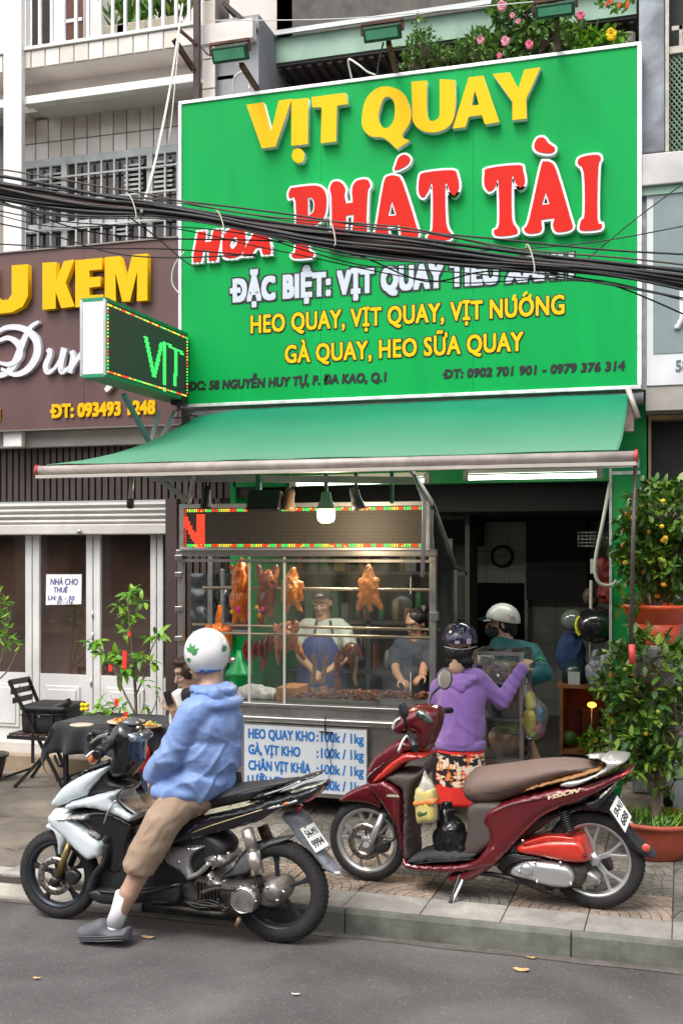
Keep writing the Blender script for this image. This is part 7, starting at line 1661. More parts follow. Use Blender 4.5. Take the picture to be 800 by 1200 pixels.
caps += handcaps(PY(385, 786, YCk - .42), (-.5, -.5, -.3), (0, 0, -1), .95, .8, 1) + handcaps(PY(367, 786, YCk - .42), (.5, -.5, -.3), (0, 0, -1), .95, .8, -1)
blob('body', caps, skin2, ck, vox=.009, sm=3); face(H4, fk, ck)
blob('hair', [('e', H4 + Vector((0, .02, .04)), (.083, .088, .07))], hair, ck, vox=.010, sm=2)
G().lathe([(0, .10), (.05, .092), (.082, .06), (.09, .02), (.088, 0)], H4 + Vector((0, .01, .035)), 'Z', 24).build('cap', M('cap_black', (.012, .012, .015), .8), ck)
g = G(); g.ball(H4 + Vector((0, -.095, .05)), (.07, .055, .009), 16, 6); g.build('cap_peak', M('cap_black'), ck)
blob('t_shirt', [('e', PY(378, 755, YCk), (.20, .13, .17)), (PY(378, 780, YCk), PY(378, 850, YCk), .17, .17), (PY(360, 735, YCk), PY(397, 735, YCk), .075, .075), (PY(402, 740, YCk), PY(409, 755, YCk - .06), .078, .065), (PY(354, 740, YCk), PY(347, 755, YCk - .06), .078, .065)], M('shirt_grey', (.36, .37, .33), .85, var=.08, vs=8), ck, vox=.012, sm=4, wr=folds(.006, (9, 9, 7), 3))
ap = crom([(PY(367, 742, YCk).x, zl(367, 742, YCk)), (PY(390, 742, YCk).x, zl(390, 742, YCk)), (PY(402, 770, YCk).x, zl(402, 768, YCk)), (PY(404, 860, YCk).x, zl(404, 850, YCk)), (PY(352, 860, YCk).x, zl(352, 850, YCk)), (PY(354, 770, YCk).x, zl(354, 768, YCk))], 3)
g = G(); puff(g, [(p.x, p.y) for p in ap], .205, .18, lambda a, t, c: Vector((a, YCk + min(t, 0) if t < 0 else YCk, c)), .03, raw=True, both=False, flat=.3); g.build('apron', M('apron_navy', (.015, .03, .13), .8, var=.1), ck, fix=False)
for a, b in (((368, 744), (371, 728)), ((390, 744), (387, 728))): G().tube([PY(a[0], a[1], YCk - .17), PY((a[0] + b[0]) / 2, (a[1] + b[1]) / 2, YCk - .14), PY(b[0], b[1], YCk - .06)], .011, 6).build('apron_strap', M('apron_dark', (.012, .014, .03), .8), ck)
for dx in (-.09, .09): G().tube([(PY(378, 850, YCk).x + dx, YCk, .95), (PY(378, 850, YCk).x + dx, YCk, .17)], [.085, .06], 12).build('trouser_leg', M('black_cloth'), ck)
# ---------------------------------------------------------------- woman in black at the right of the counter
YV = 8.75
wv_ = thing('person', 'woman in dark top with tied black hair serving at the right end of the counter', 'person', (-1.5, YV, PV))
H5 = PY(486, 731, YV); fv = (-.35, -1, -.45)
caps = [(H5 + Vector((0, 0, -.09)), PY(484, 850, YV), .05, .1), (PY(484, 758, YV), PY(465, 764, YV), .05, .045), (PY(465, 764, YV), PY(462, 770, YV), .045, .045), (PY(484, 758, YV), PY(502, 764, YV), .05, .045), (PY(502, 764, YV), PY(500, 772, YV), .045, .045)] + headcaps(H5, fv, .93) + [(PY(462, 768, YV), PY(464, 788, YV - .2), .045, .034), (PY(464, 788, YV - .2), PY(470, 797, YV - .42), .036, .027), (PY(500, 770, YV), PY(495, 790, YV - .2), .045, .034)]
caps += handcaps(PY(470, 797, YV - .42), (.6, -.6, -.2), (0, 0, -1), .95, .9, 1) + handcaps(PY(495, 792, YV - .25), (-.3, -.7, -.2), (0, 0, -1), .9, .8, -1)
blob('body', caps, skin2, wv_, vox=.009, sm=3); face(H5, fv, wv_, .93)
blob('hair', [('e', H5 + Vector((.01, .01, .055)), (.086, .095, .075)), ('e', H5 + Vector((.01, .04, .0)), (.088, .07, .09)), ('e', H5 + Vector((.06, .05, .12)), (.045, .045, .04))], hair, wv_, vox=.009, sm=2, wr=folds(.006, (30, 30, 8), 2))
blob('top', [('e', PY(484, 775, YV), (.19, .12, .17)), (PY(484, 795, YV), PY(484, 860, YV), .165, .165), (PY(470, 757, YV), PY(498, 757, YV), .07, .07), (PY(465, 764, YV), PY(462, 780, YV - .1), .07, .06), (PY(502, 764, YV), PY(502, 784, YV - .1), .07, .06)], M('top_dark', (.03, .034, .045), .85), wv_, vox=.012, sm=4, wr=folds(.006, (9, 9, 9), 8))
for dx in (-.09, .09): G().tube([(PY(484, 850, YV).x + dx, YV, .95), (PY(484, 850, YV).x + dx, YV, .17)], [.085, .06], 12).build('trouser_leg', M('black_cloth'), wv_)
# ---------------------------------------------------------------- man with a phone at the table
YM = 7.5
pm_ = thing('person', 'seated man in white and black shirt holding a phone at the black table', 'person', (-3.4, YM, PV))
H6 = PY(221, 789, YM); fm = (-.75, -.6, -.35)
wr6 = PY(203, 832, YM - .28)
caps = [(H6 + Vector((0, 0, -.09)), PY(226, 888, YM), .05, .1), (PY(222, 820, YM), PY(212, 822, YM - .1), .05, .05)] + headcaps(H6, fm, 1.0) + [(PY(212, 822, YM - .1), PY(214, 848, YM - .18), .05, .04), (PY(214, 848, YM - .18), wr6, .042, .03)]
caps += handcaps(wr6, (-.25, -.2, .8), (-.35, .6, .1), 1.0, .95, -1)
blob('body', caps, skin, pm_, vox=.007, sm=3); face(H6, fm, pm_)
blob('hair', [('e', H6 + Vector((.03, .03, .05)), (.09, .09, .08)), ('e', H6 + Vector((-.035, -.03, .085)), (.075, .075, .04)), ('e', H6 + Vector((.02, -.05, .03)), (.06, .05, .07))], M('hair_brown', (.03, .014, .009), .55, var=.4, vs=50), pm_, vox=.009, sm=2, wr=folds(.008, (30, 30, 20), 2))
blob('shirt', [('e', PY(224, 845, YM), (.17, .14, .20)), (PY(212, 818, YM - .06), PY(236, 818, YM + .08), .07, .07), (PY(210, 818, YM - .1), PY(209, 838, YM - .15), .07, .062), (PY(224, 860, YM), PY(226, 885, YM), .15, .15)], M('shirt_white', (.55, .56, .55), .85, var=.05), pm_, vox=.011, sm=4, wr=folds(.007, (9, 9, 9), 5))
blob('black_vest', [('e', PY(226, 845, YM - .03), (.14, .14, .21)), (PY(220, 815, YM - .1), PY(222, 880, YM - .08), .06, .07)], M('black_cloth'), pm_, vox=.012, sm=3)
blob('jeans', [(PY(224, 893, YM), PY(172, 898, YM - .2), .095, .075), (PY(172, 898, YM - .2), Vector((XA(180, YM - .2), YM - .2, .24)), .072, .055), (PY(228, 893, YM + .12), PY(182, 898, YM + .1), .09, .075), (PY(182, 898, YM + .1), Vector((XA(188, YM + .1), YM + .1, .24)), .07, .055)], M('denim', (.035, .055, .10), .85, var=.3, vs=12, bump=.2, bs=200), pm_, vox=.012, sm=3, wr=folds(.007, (10, 10, 12), 5))
for y in (YM - .2, YM + .1): G().ball((XA(180, y) - .06, y, .165), (.12, .045, .045)).build('shoe', M('shoe_dark', (.03, .03, .03), .6), pm_)
ph = thing('phone', 'black mobile phone in the hand of the seated man', 'phone', tuple(PY(197, 828, YM - .33)))
P0, P1 = PY(200, 826, YM - .33), PY(195, 810, YM - .33); G().bar(P0, P1, .072, .009, up=(.35, 1, .2)).build('phone_body', M('phone_black', (.012, .012, .014), .15), ph, bevel=.003)
st = thing('stool', 'red plastic stool under the seated man', 'stool', (XA(226, YM), YM, PV)); rp = M('red_plastic', (.55, .03, .02), .4, var=.06)
G().box((XA(226, YM) - .17, YM - .17, .50), (XA(226, YM) + .17, YM + .17, .53)).build('seat', rp, st, bevel=.012)
for a in (-1, 1):
 for b in (-1, 1): G().bar((XA(226, YM) + a * .14, YM + b * .14, .5), (XA(226, YM) + a * .17, YM + b * .17, PV), .04, .04).build('leg', rp, st)
c = PY(166, 884, 7.2)
tag(blob('red_bag', [('e', c, (.06, .07, .09)), ('e', c + Vector((-.02, 0, -.07)), (.07, .08, .06))], rp, vox=.010, sm=2, wr=folds(.010, (18, 18, 18), 3)), 'crumpled red plastic bag behind the handlebar of the white scooter', 'bag')
# ================================================================ roast meat hanging in the cart
random.seed(33)
def meatmat(name, a, b, sc=18, rough=.28):
 return M(name, a, rough, var=.1, vs=sc, col2=b, coat=.7, bump=.35, bs=70, stain=.25, ss=9)
mo1 = meatmat('roast_orange', (.90, .25, .012), (.74, .13, .008)); mo2 = meatmat('roast_brown', (.46, .12, .04), (.20, .03, .012)); mo3 = meatmat('roast_amber', (.70, .22, .02), (.38, .08, .012)); mo4 = meatmat('char_red', (.42, .025, .012), (.20, .02, .01)); mo5 = meatmat('pale_meat', (.55, .38, .24), (.40, .20, .09), rough=.5)
hk = M('hook_steel', (.35, .34, .32), .35, .9)
def hung(name, lab, cat, Y, caps, mat, top, rod, group=None, seed=1, amp=.006, extra=None, vox=.007):
 c = PY(*top, Y); t = thing(name, lab, cat, tuple(c), group); s_ = lambda p, yy=0: PY(p[0], p[1], Y + yy)
 k = 1300 / (Y / .95); L = []
 for q in caps:
  if q[0] == 'e': L.append(('e', s_(q[1], q[3] if len(q) > 3 else 0), (q[2][0] / k, q[2][1] / k, q[2][2] / k)))
  else: L.append((s_(q[0], q[4] if len(q) > 4 else 0), s_(q[1], q[5] if len(q) > 5 else 0), q[2] / k, q[3] / k))
 blob('meat', L, mat, t, vox=vox, sm=2, wr=folds(amp, (22, 22, 14), seed))
 a = PY(rod[0], rod[1], Y); G().tube(smoothpath([a + Vector((.012, 0, .01)), a + Vector((0, -.012, .022)), a + Vector((-.012, 0, .01)), PY(*top, Y)], 4), .003, 5).build('hook', hk, t)
 return t, s_, k
y1 = YT + .3
gR = 'roast birds and pork hanging in the cart'
def flowers(t, s_, pts):
 for (a, b, r, col) in pts:
  c = s_((a, b), -.09); m = M('petal_' + col, {'pink': (.75, .03, .28), 'yellow': (.8, .5, .02)}[col], .7)
  g = G()
  for i in range(7): an = i * .9; g.ball(c + Vector((cos(an) * r * .6, -.004, sin(an) * r * .6)), (r * .45, r * .25, r * .45), 6, 4)
  g.ball(c + Vector((0, -.012, 0)), r * .3, 6, 4); g.build('flower', m, t)
t, s_, k = hung('roast_pork', 'bright orange glossy roast with pink flower, first on the upper rail', 'roast meat', y1, [('e', (281, 705), (12.5, 11, 19)), ('e', (282, 683), (11, 10, 20)), ((282, 668), (283, 658), 8, 4), ((274, 672), (272, 664), 3, 3), ((289, 672), (291, 664), 3, 3), ((277, 718), (276, 727), 5, 4), ((286, 718), (286, 727), 5, 4)], mo1, (283, 657), (283, 651), gR, 3)
flowers(t, s_, [(279, 714, .022, 'pink'), (272, 717, .017, 'yellow')])
t, s_, k = hung('roast_pork', 'brown roast with pink and yellow flowers, second on the upper rail', 'roast meat', y1, [('e', (312, 702), (11.5, 9, 17)), ('e', (314, 682), (12, 9, 15)), ((305, 676), (303, 664), 4, 3), ((322, 677), (324, 665), 4, 3), ((307, 715), (306, 730), 6, 4), ((316, 712), (318, 722), 5, 4)], mo2, (314, 668), (314, 690), gR, 5, .009)
flowers(t, s_, [(308, 714, .018, 'pink'), (301, 712, .016, 'yellow'), (304, 721, .017, 'yellow')])
t, s_, k = hung('roast_duck', 'brown roast duck, third on the upper rail beside the glass edge', 'roast duck', y1, [('e', (342, 692), (11, 10, 17)), ((342, 678), (344, 668), 8, 4), ((333, 683), (331, 704), 4, 2.5), ((352, 684), (354, 702), 4, 2.5), ((337, 705), (335, 717), 5, 2.5), ((347, 705), (353, 716), 5, 2.5)], mo3, (344, 668), (344, 690), gR, 8, .008)
t, s_, k = hung('roast_duck', 'amber roast duck with spread legs hanging alone on the upper rail', 'roast duck', y1, [('e', (432, 688), (10, 9.5, 17)), ((432, 675), (432, 665), 7, 4), ((423, 680), (421, 700), 3.5, 2.5), ((441, 680), (443, 697), 3.5, 2.5), ((427, 700), (420, 713), 6, 3), ((438, 700), (446, 712), 6, 3), ((432, 702), (434, 715), 4, 2.5)], mo3, (432, 664), (432, 690), gR, 11, .008)
t, s_, k = hung('roast_duck', 'bright orange roast duck with long neck behind the white helmet', 'roast duck', YT + .2, [((258, 711), (256, 728), 2.6, 3.5), ('e', (256, 748), (12.5, 12, 19)), ((245, 737), (240, 745), 6, 4), ((266, 738), (270, 758), 5, 3), ((262, 760), (268, 774), 6, 3), ((249, 762), (247, 776), 6, 3)], mo1, (258, 710), (259, 735), gR, 13, .010)
t, s_, k = hung('roast_duck', 'orange brown roast duck spread open on the lower rails', 'roast duck', YT + .2, [('e', (335, 748), (15, 8, 15)), ((325, 738), (322, 733), 5, 3), ((345, 738), (347, 730), 5, 3), ((327, 758), (326, 778), 5, 2.5), ((347, 757), (356, 772), 5, 2.5), ((330, 735), (338, 732), 5, 4)], mo3, (336, 734), (336, 735), gR, 15, .008)
random.seed(3)
for i in range(17):
 px = 287 + i * 2.35; top = 752 - 12 * max(0, (i - 6)) / 10 + R(-3, 3); h = R(16, 26) + (16 if i in (9, 10) else 0); y = YT + .25 + R(-.03, .03)
 t = thing('pork_strip', 'red glazed pork strip hanging in the cluster left of the chopping block', 'roast pork', tuple(PY(px, top, y)), 'red pork strips on the lower rail')
 P = [PY(px + R(-1.5, 1.5), top + h * f, y) for f in (0, .2, .4, .6, .8, 1)]
 G().tube(P, [.006, .014, .011, .015, .013, .007], 7).build('meat', mo4, t)
 G().tube([PY(px, 745, y), P[0]], .002, 4).build('skewer', hk, t)
for i, (px, top, bot, r, lab, mt_) in enumerate(((367, 768, 801, .019, 'pale pork trotter, left of the pair before the cook', mo5), (380, 769, 800, .020, 'pale pork trotter, right of the pair before the cook', mo5), (417, 770, 802, .015, 'thin pale trotter hanging under the right skewers', mo5), (396, 766, 806, .024, 'dark brown piece of meat between the pale trotters', mo2))):
 y = YT + .25; t = thing('trotter', lab, 'meat', tuple(PY(px, top, y)), 'trotters hung on the lower rail')
 P = [PY(px + 1.5 * sin(f * 4 + i), top + (bot - top) * f, y) for f in (0, .2, .4, .6, .8, 1)]
 blob('meat', [(P[j], P[j + 1], r * [.8, 1, .85, .9, 1.1][j], r * [1, .85, .9, 1.1, .9][j]) for j in range(5)], mt_, t, vox=.006, sm=1, wr=folds(.004, (30, 30, 20), i))
 G().tube([PY(px, 746, y), P[0]], .002, 4).build('hook', hk, t)
t, s_, k = hung('roast_offal', 'brown tangled roast pieces on skewers right of the cook', 'roast meat', YT + .25, [('e', (412, 760), (9, 7, 7)), ((404, 762), (401, 774), 4, 2.5), ((418, 760), (424, 770), 4, 2.5), ((410, 764), (412, 780), 4, 2)], mo2, (412, 752), (412, 745), gR, 19, .010)
for i, px in enumerate((371, 380, 401, 409, 415, 423, 427)):
 y = YT + .12; tag(G().tube([PY(px, 737 if i < 3 else 745, y), PY(px + .5, 770 + R(-4, 12), y)], .0025, 5).build('skewer', hk), 'thin steel skewer hanging from the lower rail in front of the cook', 'skewer', 'skewers in front of the cook')
c = PY(275, 778, YTb + .1); t = tag(G().lathe([(0, .2), (.02, .2), (.03, .12), (.10, .03), (.11, 0), (0, 0)], PY(280, 792, YTb - .2), 'Z', 24).build('green_funnel', M('green_plastic', (.01, .25, .07), .35)), 'green plastic funnel behind the rider\'s hood at the left of the cart', 'funnel')
tag(G().lathe([(0, .0), (.05, 0), (.052, .045), (0, .045)], PY(276, 777, YTb - .15), 'Z', 20).build('steel_tin', ss), 'small steel tin on the left side of the cart', 'tin')
bx_ = thing('lime_basket', 'lime green plastic basket behind the serving woman', 'basket', tuple(PY(495, 770, YV + .25)))
P0 = PY(495, 757, YV + .25); G().box((P0.x - .1, P0.y - .05, P0.z - .06), (P0.x + .12, P0.y + .1, P0.z + .06)).build('basket_body', M('lime_plastic', (.32, .50, .02), .4), bx_, bevel=.01)
G().box((P0.x - .11, P0.y - .06, P0.z + .061), (P0.x + .13, P0.y + .11, P0.z + .075)).build('rim', M('lime_plastic'), bx_)
for i, (px, py, h_, lab) in enumerate(((537, 745, .16, 'green bottle on the dark shelf behind the purple hoodie woman'), (515, 770, .12, 'small green jar beside the cart post'))):
 tag(G().lathe([(0, h_), (.015, h_), (.016, h_ * .7), (.035, h_ * .5), (.036, 0), (0, 0)], PY(px, py + 25, 9.6), 'Z', 16).build('bottle', M('bottle_green', (.03, .22, .06), .15, coat=.5)), lab, 'bottle')
sh_ = thing('rear_shelf', 'dark shelf with jars at the back left of the shop room', 'shelf', (XA(520, 9.9), 9.9, PV)); dk = M('shelf_dark', (.05, .045, .04), .6)
xa, xb = XA(330, 9.9), XA(552, 9.9)
for z in (.9, 1.35, 1.8, 2.3): G().box((xa, 9.7, z), (xb, 10.1, z + .03)).build('shelf_board', dk, sh_)
for x in (xa, (xa + xb) / 2, xb): G().box((x - .02, 9.7, PV + .05), (x + .02, 10.1, 2.8)).build('upright', dk, sh_)
random.seed(8)
for z in (.93, 1.38, 1.83, 2.33):
 x = xa + .1
 while x < xb - .1:
  h = R(.1, .3); w2 = R(.04, .11); col = random.choice([(.25, .06, .03), (.05, .14, .06), (.3, .28, .22), (.06, .08, .12), (.22, .16, .05), (.12, .12, .12)]); nm = random.choice(['jar', 'carton'])
  m_ = M('stock_%d' % int(col[0] * 100), col, .45, var=.2)
  o = (G().lathe([(0, 0), (w2 * .5, 0), (w2 * .5, h * .75), (w2 * .3, h), (0, h)], (x, 9.88, z), 'Z', 12) if nm == 'jar' else G().box((x - w2 / 2, 9.8, z), (x + w2 / 2, 9.95, z + h))).build(nm, m_)
  tag(o, {.25: 'rust red', .05: 'dark green', .3: 'pale', .06: 'slate blue', .22: 'mustard', .12: 'grey'}[col[0]] + (' jar' if nm == 'jar' else ' carton') + ' on the %s board of the dark rear shelf' % {.93: 'lowest', 1.38: 'second', 1.83: 'third', 2.33: 'top'}[z], nm, 'goods on the rear shelf'); x += w2 + R(.03, .12)
# ================================================================ lamps that light the stall
def lamp(px, py, Y, e, col, r=.05, nm='bulb_light'):
 l = bpy.data.lights.new(nm, 'POINT'); l.energy = e; l.color = col; l.shadow_soft_size = r; o = bpy.data.objects.new(nm, l); C.objects.link(o); o.location = PY(px, py, Y); return o
lamp(382, 616, 6.9, 14, (1, .78, .5), .06)
def tubelamp(a, b, py, Y, e):
 P, Q = PY(a, py, Y), PY(b, py, Y); l = bpy.data.lights.new('tube_lamp', 'AREA'); l.shape = 'RECTANGLE'; l.size = (Q - P).length; l.size_y = .03; l.energy = e; l.color = (1, .95, .84); o = bpy.data.objects.new('tube_lamp', l); C.objects.link(o); o.location = (P + Q) / 2 - Vector((0, 0, .03)); return o
tubelamp(546, 702, 559, 8.0, 4); tubelamp(345, 500, 566, 7.9, 20)
# ================================================================ plants
def leafmat(name, ramp, rough=.45):
 m = bpy.data.materials.new(name); m.use_nodes = True; nt = m.node_tree; N = nt.nodes; b = N['Principled BSDF']; g = N.new('ShaderNodeNewGeometry'); r = N.new('ShaderNodeValToRGB')
 e = r.color_ramp.elements; e[0].color = (*ramp[0], 1); e[1].color = (*ramp[-1], 1)
 for i, c in enumerate(ramp[1:-1]): x = e.new((i + 1) / (len(ramp) - 1)); x.color = (*c, 1)
 nt.links.new(g.outputs['Random Per Island'], r.inputs[0]); nt.links.new(r.outputs[0], b.inputs['Base Color']); b.inputs['Roughness'].default_value = rough; b.inputs['Specular IOR Level'].default_value = .5
 t = N.new('ShaderNodeBsdfTranslucent'); nt.links.new(r.outputs[0], t.inputs[0]); mx = N.new('ShaderNodeMixShader'); mx.inputs[0].default_value = .22
 nt.links.new(b.outputs[0], mx.inputs[1]); nt.links.new(t.outputs[0], mx.inputs[2]); nt.links.new(mx.outputs[0], N['Material Output'].inputs[0]); return m
lf_k = leafmat('kumquat_leaf', [(.02, .075, .01), (.055, .14, .016), (.10, .21, .022), (.22, .32, .035)])
lf_y = leafmat('young_leaf', [(.05, .17, .015), (.12, .30, .02), (.24, .42, .03)], .4)
lf_r = leafmat('rose_leaf', [(.05, .13, .03), (.10, .22, .04), (.20, .33, .07)])
bark = M('bark_grey', (.16, .12, .085), .9, var=.35, vs=30, bump=.5, bs=80)
def leaf(g, p, d, n, L_, W_, curl=.15):
 d = d.normalized(); x = d.cross(n); x = x.normalized() if x.length > 1e-3 else d.orthogonal().normalized(); n = x.cross(d)
 v = [p, p + d * L_ * .35 + x * W_ * .5 + n * W_ * .12, p + d * L_ * .35 - x * W_ * .5 + n * W_ * .12, p + d * L_ * .38 - n * 0, p + d * L_ * .75 + x * W_ * .36 - n * curl * L_ * .4, p + d * L_ * .75 - x * W_ * .36 - n * curl * L_ * .4, p + d * L_ - n * curl * L_, p + d * L_ * .75 - n * curl * L_ * .55]
 g.add(v, [(0, 1, 3), (0, 3, 2), (1, 4, 7, 3), (3, 7, 5, 2), (4, 6, 7), (7, 6, 5)], True)
def rv(): 
 a = R(0, 2 * pi); z = R(-1, 1); s_ = sqrt(1 - z * z); return Vector((s_ * cos(a), s_ * sin(a), z))
def bush(name, lab, cat, base, ells, n, L_, mat, par_extra=None, twigs=True, wr=.42, group=None, per=6, trunkr=.02, fork=None, stuff=True):
 """crown of leaf clusters at the ends of real twigs inside the given ellipsoids"""
 t = thing(name, lab, cat, tuple(base), group); g = G(); tw = G(); vol = [e[1][0] * e[1][1] * e[1][2] for e in ells]; tips = []
 root = Vector(fork) if fork else Vector(base)
 for i in range(n):
  c, r = random.choices(ells, vol)[0]; c = Vector(c); d = rv(); q = d * (R(.35, 1) ** .45)
  p = c + Vector((q.x * r[0], q.y * r[1], q.z * r[2])); out = (p - c).normalized(); tips.append(p)
  if twigs and i % 2 == 0:
   b0 = root.lerp(c, R(.3, .95)) if fork else root.lerp(c, R(.4, .95)); m_ = b0.lerp(p, .5) + Vector((0, 0, .02)); tw.tube([b0, m_, p], [.005, .0035, .0015], 4, cap=False)
  ax = (out + Vector((0, 0, .5)) + rv() * .5).normalized()
  for k in range(random.randint(per - 2, per + 1)):
   dd = (ax * .6 + rv()).normalized(); leaf(g, p + ax * R(-.03, .03), dd, (Vector((0, 0, 1)) + rv() * .5).normalized(), L_ * R(.6, 1.15), L_ * wr * R(.8, 1.2), R(.05, .35))
 o = g.build('leaves', mat, t, fix=False); o['kind'] = 'stuff'
 if twigs: o = tw.build('twigs', bark, t, fix=False); o['kind'] = 'stuff'
 return t, tips
def fruits(t, tips, n, r, mats, name='fruit'):
 me = lmesh(G().ball((0, 0, 0), 1, 12, 8), name, mats[0]); 
 for p in random.sample(tips, min(n, len(tips))):
  s_ = r * R(.75, 1.15); piece(name, me, t, p + Vector((R(-.01, .01), R(-.10, -.03), R(-.03, 0))), scl=(s_, s_, s_ * R(.9, 1.1)), mat=random.choice(mats))
fm = [M('kumquat_orange', (.70, .27, .02), .35, var=.1, vs=20), M('kumquat_yellow', (.62, .40, .03), .35, var=.1, vs=20), M('kumquat_green', (.24, .30, .03), .4, var=.1, vs=20)]
terra = M('orange_pot', (.42, .085, .045), .5, var=.12, vs=6, stain=.25, ss=5, bump=.1, bs=40)
soil = M('soil', (.05, .035, .025), .95, var=.4, vs=40, bump=.8, bs=60)
def pot(cx_, y, zb, r, h, par, mat=terra, ns=36):
 c = (cx_, y, zb); G().lathe([(0, 0), (r * .62, 0), (r * .66, .01), (r * .80, h * .4), (r * .92, h * .75), (r * .95, h * .86), (r * 1.04, h * .88), (r * 1.06, h), (r * .98, h), (r * .94, h * .88)], c, 'Z', ns).build('pot', mat, par)
 g = G(); n = 20; g.lathe([(0, h * .86), (r * .5, h * .88), (r * .93, h * .85)], c, 'Z', n); g.build('soil', soil, par)
# lower kumquat tree
YK1 = 7.2; E = lambda px, py, Y, rx, ry, rz: (PY(px, py, Y), (rx, ry, rz))
bz = PY(768, 950, YK1)
base = Vector((XA(767, YK1), YK1, PV))
random.seed(41)
t, tips = bush('kumquat_tree', 'tall bushy orange-bearing kumquat tree in a terracotta pot on the pavement', 'tree', base,
 [E(762, 780, YK1, .28, .27, .24), E(742, 862, YK1, .27, .25, .22), E(778, 850, YK1, .26, .26, .26), E(765, 905, YK1, .22, .22, .14), E(725, 815, YK1, .20, .2, .16), E(738, 745, YK1 + .1, .12, .15, .12), E(726, 905, YK1, .14, .15, .08)], 420, .085, lf_k, fork=PY(770, 880, YK1), per=5)
fruits(t, tips, 24, .016, fm)
for P in ([(768, 960), (768, 930), (772, 895), (765, 840), (768, 790)], [(770, 925), (785, 890), (792, 850), (785, 810)], [(768, 930), (752, 900), (745, 860), (742, 820), (748, 760)]):
 pts = smoothpath([PY(a, b, YK1) for a, b in P], 4); G().tube(pts, [.034 * (1 - .7 * i / (len(pts) - 1)) for i in range(len(pts))], 10).build('trunk', bark, t)
rp_ = .30; pot(base.x, YK1, PV, .27, .24, t)
random.seed(4); g = G()
for i in range(160): a = R(0, 2 * pi); r = R(.02, .25); leaf(g, Vector((base.x + r * cos(a), YK1 + r * sin(a), PV + .2)), (Vector((R(-.6, .6), R(-.6, .6), 1))), rv(), R(.05, .12), .012, R(0, .6))
o = g.build('grass_tuft', lf_y, t, fix=False); o['kind'] = 'stuff'
tag(G().ball((base.x - .16, YK1 - .14, PV + .215), (.035, .03, .018), 10, 6).build('white_pebble', M('white_pebble_m', (.65, .62, .58), .6)), 'white pebble lying on the soil of the terracotta pot', 'pebble')
# stone plinth, white cabinet and the upper kumquat tree
YP2 = 7.62
pln = thing('stone_plinth', 'worn beige stone block under the white cabinet behind the tree', 'plinth', (XA(740, YP2), YP2, PV))
G().box((XA(726, YP2 - .2), YP2 - .22, PV), (XA(775, YP2 - .2), YP2 + .2, zl(740, 930, YP2 - .2))).build('block', M('beige_stone', (.42, .36, .27), .9, var=.15, stain=.3, ss=5, bump=.5, bs=40), pln, bevel=.02)
cb = thing('white_cabinet', 'white panelled cabinet behind the kumquat tree at the right', 'cabinet', (XA(770, YP2), YP2, PV))
zc0, zc1 = zl(740, 928, YP2 - .2), zl(740, 757, YP2 - .2); xa, xb = XA(740, YP2 - .2), XA(791, YP2 - .2)
mw = M('cabinet_white', (.50, .51, .52), .5, var=.05, stain=.15, ss=3)
G().box((xa, YP2 - .2, zc0), (xb, YP2 + .3, zc1)).build('cabinet_body', mw, cb, bevel=.005)
for i in range(4):
 z = zc0 + (zc1 - zc0) * i / 4; G().box((xa + .02, YP2 - .212, z + .015), (xb - .02, YP2 - .2005, z + (zc1 - zc0) / 4 - .015)).build('door_panel', mw, cb, bevel=.003)
zu = zl(768, 757, YP2 - .2); xu = XA(768, YP2)
random.seed(17)
t, tips = bush('kumquat_tree', 'kumquat tree covered with small oranges in stacked red pots, up on the cabinet', 'tree', (xu, YP2, zu),
 [E(785, 605, YP2, .33, .3, .27), E(770, 655, YP2, .26, .26, .22), E(745, 640, YP2, .16, .2, .2), E(795, 660, YP2, .25, .25, .25), E(736, 700, YP2 - .1, .12, .12, .13)], 540, .08, lf_k, fork=PY(768, 690, YP2), per=5)
fruits(t, tips, 46, .017, fm[:2] + fm[:1] + fm)
for P in ([(768, 715), (764, 690), (768, 660), (775, 610)], [(762, 718), (752, 690), (749, 660), (742, 630)], [(770, 712), (782, 690), (795, 665)]):
 pts = smoothpath([PY(a, b, YP2) for a, b in P], 4); G().tube(pts, [.018 * (1 - .6 * i / (len(pts) - 1)) for i in range(len(pts))], 8).build('trunk', bark, t)
rpot = M('red_orange_pot', (.62, .075, .02), .4, var=.08, stain=.12, ss=5)
c0 = zl(768, 741, YP2)
ht = zl(768, 709, YP2) - zl(768, 732, YP2)
G().lathe([(0, 0), (.13, 0), (.135, .01), (.17, zl(768, 729, YP2) - zu), (.15, zl(768, 729, YP2) - zu)], (xu, YP2, zu), 'Z', 36).build('lower_pot', rpot, t)
G().lathe([(0, zl(768, 730, YP2) - zu - .04), (.17, zl(768, 730, YP2) - zu), (.21, zl(768, 714, YP2) - zu), (.225, zl(768, 712, YP2) - zu), (.228, zl(768, 708, YP2) - zu), (.2, zl(768, 708, YP2) - zu), (.19, zl(768, 716, YP2) - zu), (0, zl(768, 715, YP2) - zu)], (xu, YP2, zu), 'Z', 36).build('pot', rpot, t)
